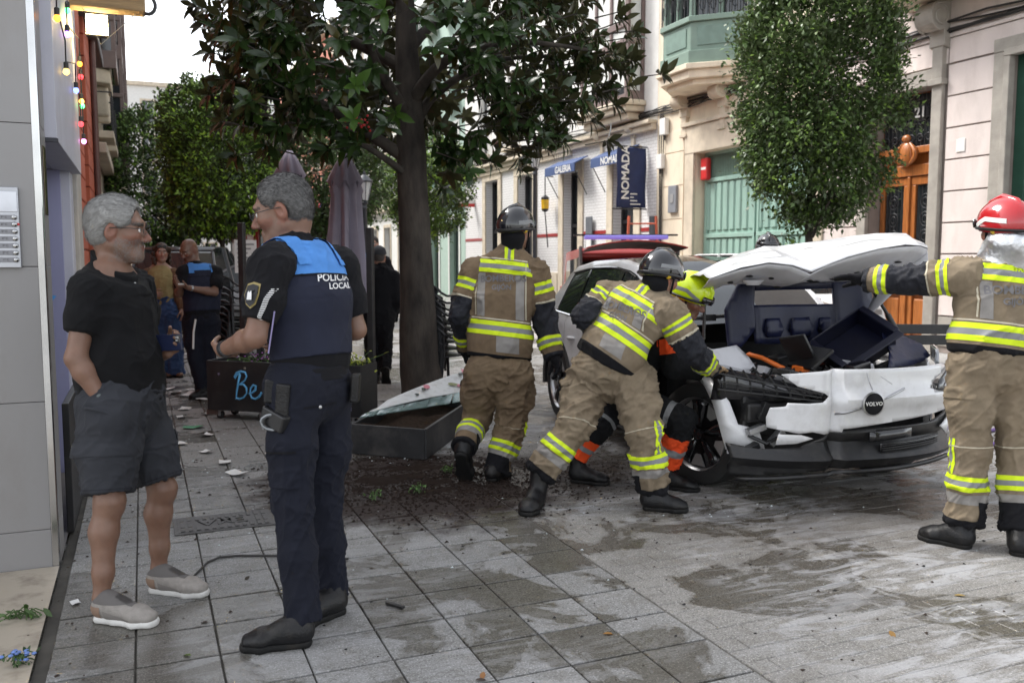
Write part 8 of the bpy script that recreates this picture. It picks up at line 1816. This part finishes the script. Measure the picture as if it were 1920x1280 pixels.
# --- far fire engine, notice, cars
ft = root('fire_engine', 'red fire engine with white roof gear far down the street', 'fire engine', (4.2, 27.0, 0)); 
MB().box(2.9, 5.2, 25.5, 27.3, .5, 2.9).build('cab', M('fire_red_paint', (0.5, 0.035, 0.025)), ft, bevel=.12, seg=3); MB().box(3.05, 5.05, 25.46, 25.52, 1.55, 2.5).build('windscreen', glassc, ft, bevel=.04)
MB().box(2.9, 5.2, 27.4, 32, .6, 3.1).build('body', M('fire_red_paint', (0.5, 0.035, 0.025)), ft, bevel=.05); MB().box(2.88, 5.22, 25.44, 25.6, 1.2, 1.45).build('white_band', whitep, ft, bevel=.01)
for k in range(5): MB().tube([(3.0+.45*k, 26.0, 2.95), (3.2+.45*k, 26.3, 3.3), (3.3+.4*k, 27.5, 3.35)], .07, 6).build('roof_gear', (whitep, redm, alum)[k % 3], ft)
for x in (3.2, 4.9): MB().sphere((x, 25.7, 3.02), (.12, .12, .14), 10, 7).build('beacon', M('blue_beacon', (0.03, 0.06, 0.6), .2, emit=(.1, .2, 1.), es=2.0), ft, smooth=60); 
for x in (3.15, 4.95): 
    for y in (26.4, 30.5): MB().lathe([(0,-.15),(.45,-.15),(.5,-.1),(.5,.1),(.45,.15),(0,.15)], (x, y, .5), 20, 'x').build('wheel', rubber, ft, smooth=40)
simple_car('dark car parked far off behind the bald officer', (1.0, 19.0, 0), R(75), M('dark_grey_paint', (0.05, 0.05, 0.055), .3, coat=.6), 4.4, 1.75)
simple_car('pale car far behind the parasols on the street', (2.9, 21.5, 0), R(80), M('pale_silver_paint', (0.5, 0.5, 0.52), .3, coat=.6), 4.3, 1.5)
nt = root('notice_stand', 'white printed notice on a thin black stand behind the officer', 'notice', (1.53, 14.6, 0)); MB().box(1.36, 1.70, 14.6, 14.62, 1.30, 1.82).build('sheet', whitep, nt); MB().tube([(1.53, 14.63, 0), (1.53, 14.63, 1.7)], .02, 6).build('stand', blackm, nt); MB().lathe([(0, 0), (.2, 0), (.2, .02), (0, .03)], (1.53, 14.63, 0), 16).build('foot', blackm, nt)
for k, (tx_, sz_) in enumerate((('TERRAZA', .05), ('HORARIO', .045), ('12 - 24 h', .045))): pass
for k in range(6): MB().box(1.40, 1.66-.05*(k % 3), 14.594, 14.598, 1.74-.07*k, 1.765-.07*k).build('print_line', M('print_grey', (0.25, 0.25, 0.25), .7), nt)
eb = block('street_end_house', 'pale apartment house closing the far end of the street', -14, 30, 19, offw, cstone, whitep, X=0, side=1, nwin=16, floors=4, seed=9); eb.rotation_euler = (0, 0, R(90)); eb.location = (8, 96, 0)
for ch in eb.children: ch.matrix_parent_inverse = Matrix.Translation((0, -8, 0))
# --- string of coloured bulbs, floodlight, beam
sl_ = root('string_lights', 'string of coloured bulbs hanging down the white canopy', 'string lights', (-.36, 6.2, 2.4))
BC = {'o': (1, .33, .03), 'g': (.1, .9, .25), 'v': (.55, .2, 1), 'y': (1, .62, .12), 'r': (1, .04, .05), 'b': (.15, .22, 1), 'p': (1, .3, .85)}
bl = [(5.159, 2.725, 'o'), (5.993, 2.972, 'g'), (5.897, 2.815, 'v'), (7.06, 2.877, 'o'), (5.66, 2.556, 'y'), (7.12, 2.80, 'r'), (6.5, 2.598, 'b'), (7.08, 2.623, 'y'), (7.14, 2.60, 'g'), (6.891, 2.438, 'r'), (7.16, 2.353, 'p')]
for y, z_, c in bl:
    MB().sphere((-.352, y, z_), (.017, .017, .02), 12, 8).build('bulb', M('bulb_'+c, BC[c], .3, emit=BC[c], es=1.5), sl_, smooth=60); MB().lathe([(.0, .015), (.013, .016), (.013, .05), (.006, .055), (0, .056)], (-.352, y, z_), 10).build('lamp_holder', cablem, sl_, smooth=40)
for ids in ((0, 4, 6, 9), (1, 2, 3, 5, 7, 8, 10)):
    pts = [(-.352, bl[ids[0]][0], 3.6)]
    for i in ids: pts += [(-.348, bl[i][0]-.05, bl[i][1]+.16), (-.352, bl[i][0], bl[i][1]+.055)]
    MB().tube(pts, .004, 5).build('wire', cablem, sl_, smooth=60)
fl_ = root('floodlight', 'lit square floodlight under the wooden beam', 'floodlight', (-.225, 6.895, 3.1)); MB().box(-.30, -.15, 6.88, 6.95, 3.04, 3.19).build('housing', blackm, fl_, bevel=.01); MB().box(-.292, -.158, 6.868, 6.879, 3.05, 3.18).build('lit_panel', M('warm_lit_panel', (1, .85, .55), .4, emit=(1, .80, .42), es=9.0), fl_); MB().tube([(-.225, 6.93, 3.19), (-.28, 6.93, 3.26), (-.4, 6.93, 3.26)], .012, 6).build('bracket', blackm, fl_)
fll = bpy.data.lights.new('floodlight_lamp', 'AREA'); fll.size = .12; fll.energy = 6; fll.color = (1, .78, .42); flo = bpy.data.objects.new('floodlight_lamp', fll); COL.objects.link(flo); flo.parent = fl_; flo.location = (0, -.035, .01); flo.rotation_euler = (R(65), 0, 0)
be = root('timber_beam', 'weathered wooden beam end with black iron hook above the floodlight', 'beam', (-.15, 6.7, 3.2)); mb = MB(); mb.box(-.9, .085, 6.62, 6.78, 3.17, 3.36); mb.build('beam', M('weathered_timber', (0.33, 0.22, 0.11), .8, var=.3, vs=4, stretch=(.6, 8, 8), bump=.5, bs=25), be, bevel=.012)
MB().tube([(.10+.05*math.cos(a), 6.7, 3.235+.06*math.sin(a)) for a in np.linspace(-2.6, 2.6, 14)], .012, 6).build('hook', iron, be, smooth=50)
MB().tube([(-.30, 6.7, 3.17), (-.20, 6.72, 2.95), (.02, 6.72, 3.17)], .003, 4).build('cord', pipe, be)
# shop front extras
MB().box(-.43, -.395, 5.35, 6.5, 0.0, .72).build('kick_panel', blackm, sf, bevel=.004)
MB().box(-.415, -.30, 6.55, 6.80, .004, .10).build('crate', M('navy_crate', (0.03, 0.05, 0.13), .5), None, bevel=.006); tag(bpy.data.objects['crate'], 'small navy plastic crate on the ground behind the grey-haired man', 'crate')
# --- iron cover
ic_ = root('utility_cover', 'rectangular iron utility cover with raised EMA lettering in the paving', 'cover', (.385, 5.22, 0)); castm = M('cast_iron', (0.075, 0.072, 0.07), .5, metal=.4, var=.25, vs=12, bump=.3, bs=70)
MB().box(.115, .655, 5.055, 5.385, .001, .006).build('frame', castm, ic_, bevel=.001); MB().box(.135, .635, 5.075, 5.365, .0062, .008).build('plate', castm, ic_, bevel=.001)
for k in range(12):
    x = .15+.041*k
    for y0, y1 in ((5.085, 5.15), (5.285, 5.355)): MB().box(x, x+.022, y0, y1, .0082, .0125).build('rib', castm, ic_)
    if k in (0, 1, 10, 11): MB().box(x, x+.022, 5.16, 5.275, .0082, .0125).build('rib', castm, ic_)
text_at('lettering', 'EMA', .14, (.385, 5.218, .010), (-1, 0, 0), (0, -1, 0), castm, ic_, bold=.003, extrude=.003)
# --- litter
papm = M('white_paper', (0.68, 0.68, 0.67), .8, var=.05, dirt=(0.35, 0.33, 0.3), ds=20, damt=.4)
def scrap(x, y, s, seed, m=papm, nm='paper_scrap', lab='white paper scrap littering the paving beyond the two men', grp='paper scraps', cat='paper'):
    gg = np.random.default_rng(seed); rz = gg.uniform(0, 6); rows = [[(x+s*(u*math.cos(rz)-.7*v*math.sin(rz)), y+s*(u*math.sin(rz)+.7*v*math.cos(rz)), .004+s*.16*(1+noise3(np.array([[u*1.3+seed, v*1.3, 0.]]))[0])*(.3+abs(u))) for u in np.linspace(-.5, .5, 5)] for v in np.linspace(-.5, .5, 5)]
    o = MB().grid(rows).build(nm, m, None, smooth=30, fix=False); tag(o, lab, cat, grp)
for k, (x, y, s) in enumerate([(.31, 10.58, .16), (.49, 10.72, .18), (.40, 10.35, .2), (.22, 10.9, .17), (.62, 10.5, .15), (.55, 10.0, .16), (.35, 9.4, .14), (.47, 7.9, .13), (.25, 7.6, .1), (.55, 9.0, .12), (.30, 8.9, .1), (.42, 7.2, .11)]): scrap(x, y, s, 50+k, lab=('white paper scrap left of the planter beyond the man\'s phone', 'largest white paper scrap at the bald officer\'s feet', 'white paper scrap at the front of the cluster by the woman', 'white paper scrap closest to the woman\'s sandals', 'white paper scrap touching the bald officer\'s boot', 'white paper scrap halfway between planter and bald officer', 'white paper scrap alone on the slabs left of the planter', 'white paper scrap just in front of the green bag', 'small white scrap beside the grey-haired man\'s knee', 'white paper scrap behind the green bag', 'small white scrap farthest left near the green bag', 'small white scrap between green bag and napkins')[k])
scrap(.569, 6.36, .14, 70, lab='crumpled white napkin on the paving between man and officer', nm='napkin', grp=None, cat='napkin'); scrap(.52, 6.75, .12, 71, lab='torn white napkin just beyond the crumpled one', nm='napkin', grp=None, cat='napkin'); scrap(-.32, 4.2, .05, 72, lab='tiny white scrap at the edge of marble threshold', nm='paper_chip', grp=None, cat='paper')
scrap(.375, 8.31, .17, 73, M('green_plastic_film', (0.05, 0.30, 0.13), .3), 'plastic_bag', 'crumpled green plastic bag by the planter castor', None, 'bag')
o = MB().tube([(.16, 4.30, .008), (.25, 4.52, .008), (.31, 4.575, .008), (.40, 4.565, .008), (.609, 4.476, .008), (.907, 4.3, .008)], .006, 6).build('black_cable', cablem, None, smooth=60); tag(o, 'thin black cable on the paving between the man and the officer', 'cable')
o = MB().tube([(5.55, 5.6, .022), (5.75, 5.2, .022), (6.1, 4.95, .022), (6.7, 5.02, .022), (7.5, 5.4, .022)], .022, 8).build('purple_hose', M('purple_hose', (0.12, 0.06, 0.22), .5), None, smooth=60); tag(o, 'purple fire hose on the ground behind the right-hand firefighter', 'hose')
o = MB().tube([(5.5, 5.3, .015), (6.1, 5.2, .015), (6.9, 5.45, .015)], .015, 8).build('purple_hose', M('purple_hose', (0.12, 0.06, 0.22), .5), None, smooth=60); tag(o, 'thinner purple hose lying farther back beside the right-hand firefighter', 'hose')
o = MB().add([(.93, 3.66, .004), (.945, 3.672, .004), (1.0, 3.59, .004), (.985, 3.58, .004), (.93, 3.66, .016), (.945, 3.672, .016), (1.0, 3.59, .014), (.985, 3.58, .014)], [(0,1,2,3), (4,7,6,5), (0,4,5,1), (1,5,6,2), (2,6,7,3), (3,7,4,0)]).build('plastic_shard', carb, None, bevel=.002); tag(o, 'dark plastic shard on the slabs right of the officer', 'debris')
bn = root('bench', 'black slatted bench back behind the right-hand firefighter', 'bench', (6.0, 5.6, 0))
for k in range(2): MB().obox((5.98, 5.45, .84+.09*k), (.42, .014, .04), Matrix.Rotation(-YAW-.1, 3, 'Z')).build('back_slat', blackm, bn, bevel=.005)
for k in range(3): MB().obox((6.05+.04*k, 5.60+.10*k, .45), (.42, .045, .014), Matrix.Rotation(-YAW-.1, 3, 'Z')).build('seat_slat', blackm, bn, bevel=.005)
for dx in (-.34, .34): c = np.array((5.98, 5.45, 0))+dx*np.array((math.cos(-YAW-.1), math.sin(-YAW-.1), 0)); MB().tube([tuple(c+UP*.95), tuple(c+UP*.44), tuple(c-np.array((0, .03, 0)))], .018, 6).build('leg', blackm, bn, smooth=50); MB().tube([tuple(c+UP*.44), tuple(c+np.array((.14, .34, .43))), tuple(c+np.array((.14, .36, 0)))], .018, 6).build('leg', blackm, bn, smooth=50)
# loose soil, crumbs and glass: nobody could count these
def crumbs(name, label, pts, sizes, mat):
    n = len(pts); T = np.array([(1, 0, -.4), (-.5, .87, -.4), (-.5, -.87, -.4), (0, 0, .7)]); rr = pg.uniform(.6, 1.4, (n, 4, 3)); a = pg.uniform(0, 6.28, n); c, s_ = np.cos(a), np.sin(a)
    W_ = T[None]*rr; X = W_[..., 0]*c[:,None]-W_[..., 1]*s_[:,None]; Y = W_[..., 0]*s_[:,None]+W_[..., 1]*c[:,None]; sizes = np.minimum(sizes, .014); V = np.stack([X, Y*.7, (W_[..., 2]+.45)*.5], -1)*sizes[:,None,None]+pts[:,None,:]
    F_ = (np.array([(0,1,3), (1,2,3), (2,0,3), (0,2,1)])[None]+(np.arange(n)*4)[:,None,None]).reshape(-1, 3); o = link(name, mesh_from(name, V.reshape(-1, 3), F_), mat); tag(o, label, 'debris', kind='stuff')
def cloud(c, s, n): return np.stack([pg.normal(c[0], s[0], n), pg.normal(c[1], s[1], n), np.full(n, .001)], 1)
P = np.concatenate([cloud((1.7, 5.65), (.48, .42), 6000), cloud((2.45, 5.4), (.6, .32), 2600), cloud((1.3, 6.5), (.5, .5), 700), cloud((3.5, 4.0), (.8, .45), 300)]); P = P[P[:,1] > 4.2]
crumbs('spilled_soil', 'dark potting soil crumbs spilled over the paving around the fallen planter', P, pg.exponential(.0045, len(P))+.002, M('dark_soil_crumb', (0.022, 0.015, 0.012), .95, spec=.1))
P = np.concatenate([np.stack([pg.uniform(-.35, 2.0, 420), pg.uniform(2.6, 10.5, 420), np.full(420, .001)], 1), np.stack([pg.uniform(-.40, -.1, 120), pg.uniform(4.2, 6.8, 120), np.full(120, .001)], 1), np.stack([pg.uniform(2.1, 5.5, 130), pg.uniform(2.4, 4.4, 130), np.full(130, .001)], 1), cloud((-.8, 3.8), (.35, .5), 160)])
crumbs('bark_litter', 'small bark chips and dirt scattered across the pavement', P, pg.exponential(.0038, len(P))+.002, M('bark_chip', (0.035, 0.022, 0.015), .9))
P = np.stack([pg.uniform(.6, 4.2, 70), pg.uniform(2.6, 5.0, 70), np.full(70, .001)], 1); crumbs('black_clods', 'black clods of soil and plastic scattered over the foreground paving', P, pg.uniform(.006, .014, 70), M('black_clod', (0.012, 0.011, 0.011), .8))
P = np.concatenate([cloud((.4, 7.5), (.35, 1.4), 260), cloud((2.0, 6.6), (.5, .4), 240), cloud((3.0, 4.0), (.9, .5), 60)]); crumbs('glass_chips', 'tiny chips of broken glass and white plastic on the paving', P, pg.exponential(.003, len(P))+.002, M('glass_chip', (0.6, 0.65, 0.66), .2))
rows = [[(1.75+.55*u, 5.85+.5*v, max(-.004, .010*(1-u*u-v*v)+.016*noise3(np.array([[u*4.5, v*4.5, 2.]]))[0]+.012*noise3(np.array([[u*13, v*13, 5.]]))[0]-.010)) for u in np.linspace(-1.5, 1.5, 70)] for v in np.linspace(-1.3, 1.3, 70)]
o = MB().grid(rows).build('soil_heap', M('dark_soil_crumb', (0.022, 0.015, 0.012)), None, smooth=60, fix=False); tag(o, 'low trampled heap of dark soil in front of the fallen planter', 'soil', kind='stuff')
for k, (x, y, c) in enumerate([(1.66, 3.02, (.32, .16, .04)), (3.35, 2.75, (.36, .25, .08)), (2.75, 2.6, (.3, .17, .05)), (.5, 3.97, (.06, .05, .03)), (.12, 3.45, (.10, .14, .03)), (1.1, 2.9, (.3, .14, .05)), (1.05, 2.85, (.07, .05, .04)), (.2, 3.75, (.05, .035, .025)), (.42, 4.25, (.04, .03, .02))]):
    o = leaves_mesh('fallen_leaf', np.array([(x, y, .006)]), np.array([(math.cos(k*2.1), math.sin(k*2.1), .02)]), np.array([(0, 0, 1.)]), np.array([.06 if k < 3 else .05]), np.array([(1., 1., 1.)]), leaf_mat('dry_leaf_%d' % k, c, .7, c), None)
    tag(o, ('dry orange leaf on the slab joint at bottom centre', 'pale dry leaf lying on the road at bottom right', 'smaller dry leaf low on the road near the bottom edge', 'dark shrivelled leaf between the man and the officer', 'green leaf on the slabs in front of the man', 'orange leaf on the slabs nearest the camera', 'dark leaf curled on the nearest slabs', 'brown leaf in front of the left sneaker', 'small dark leaf beside the black cable')[k], 'leaf')
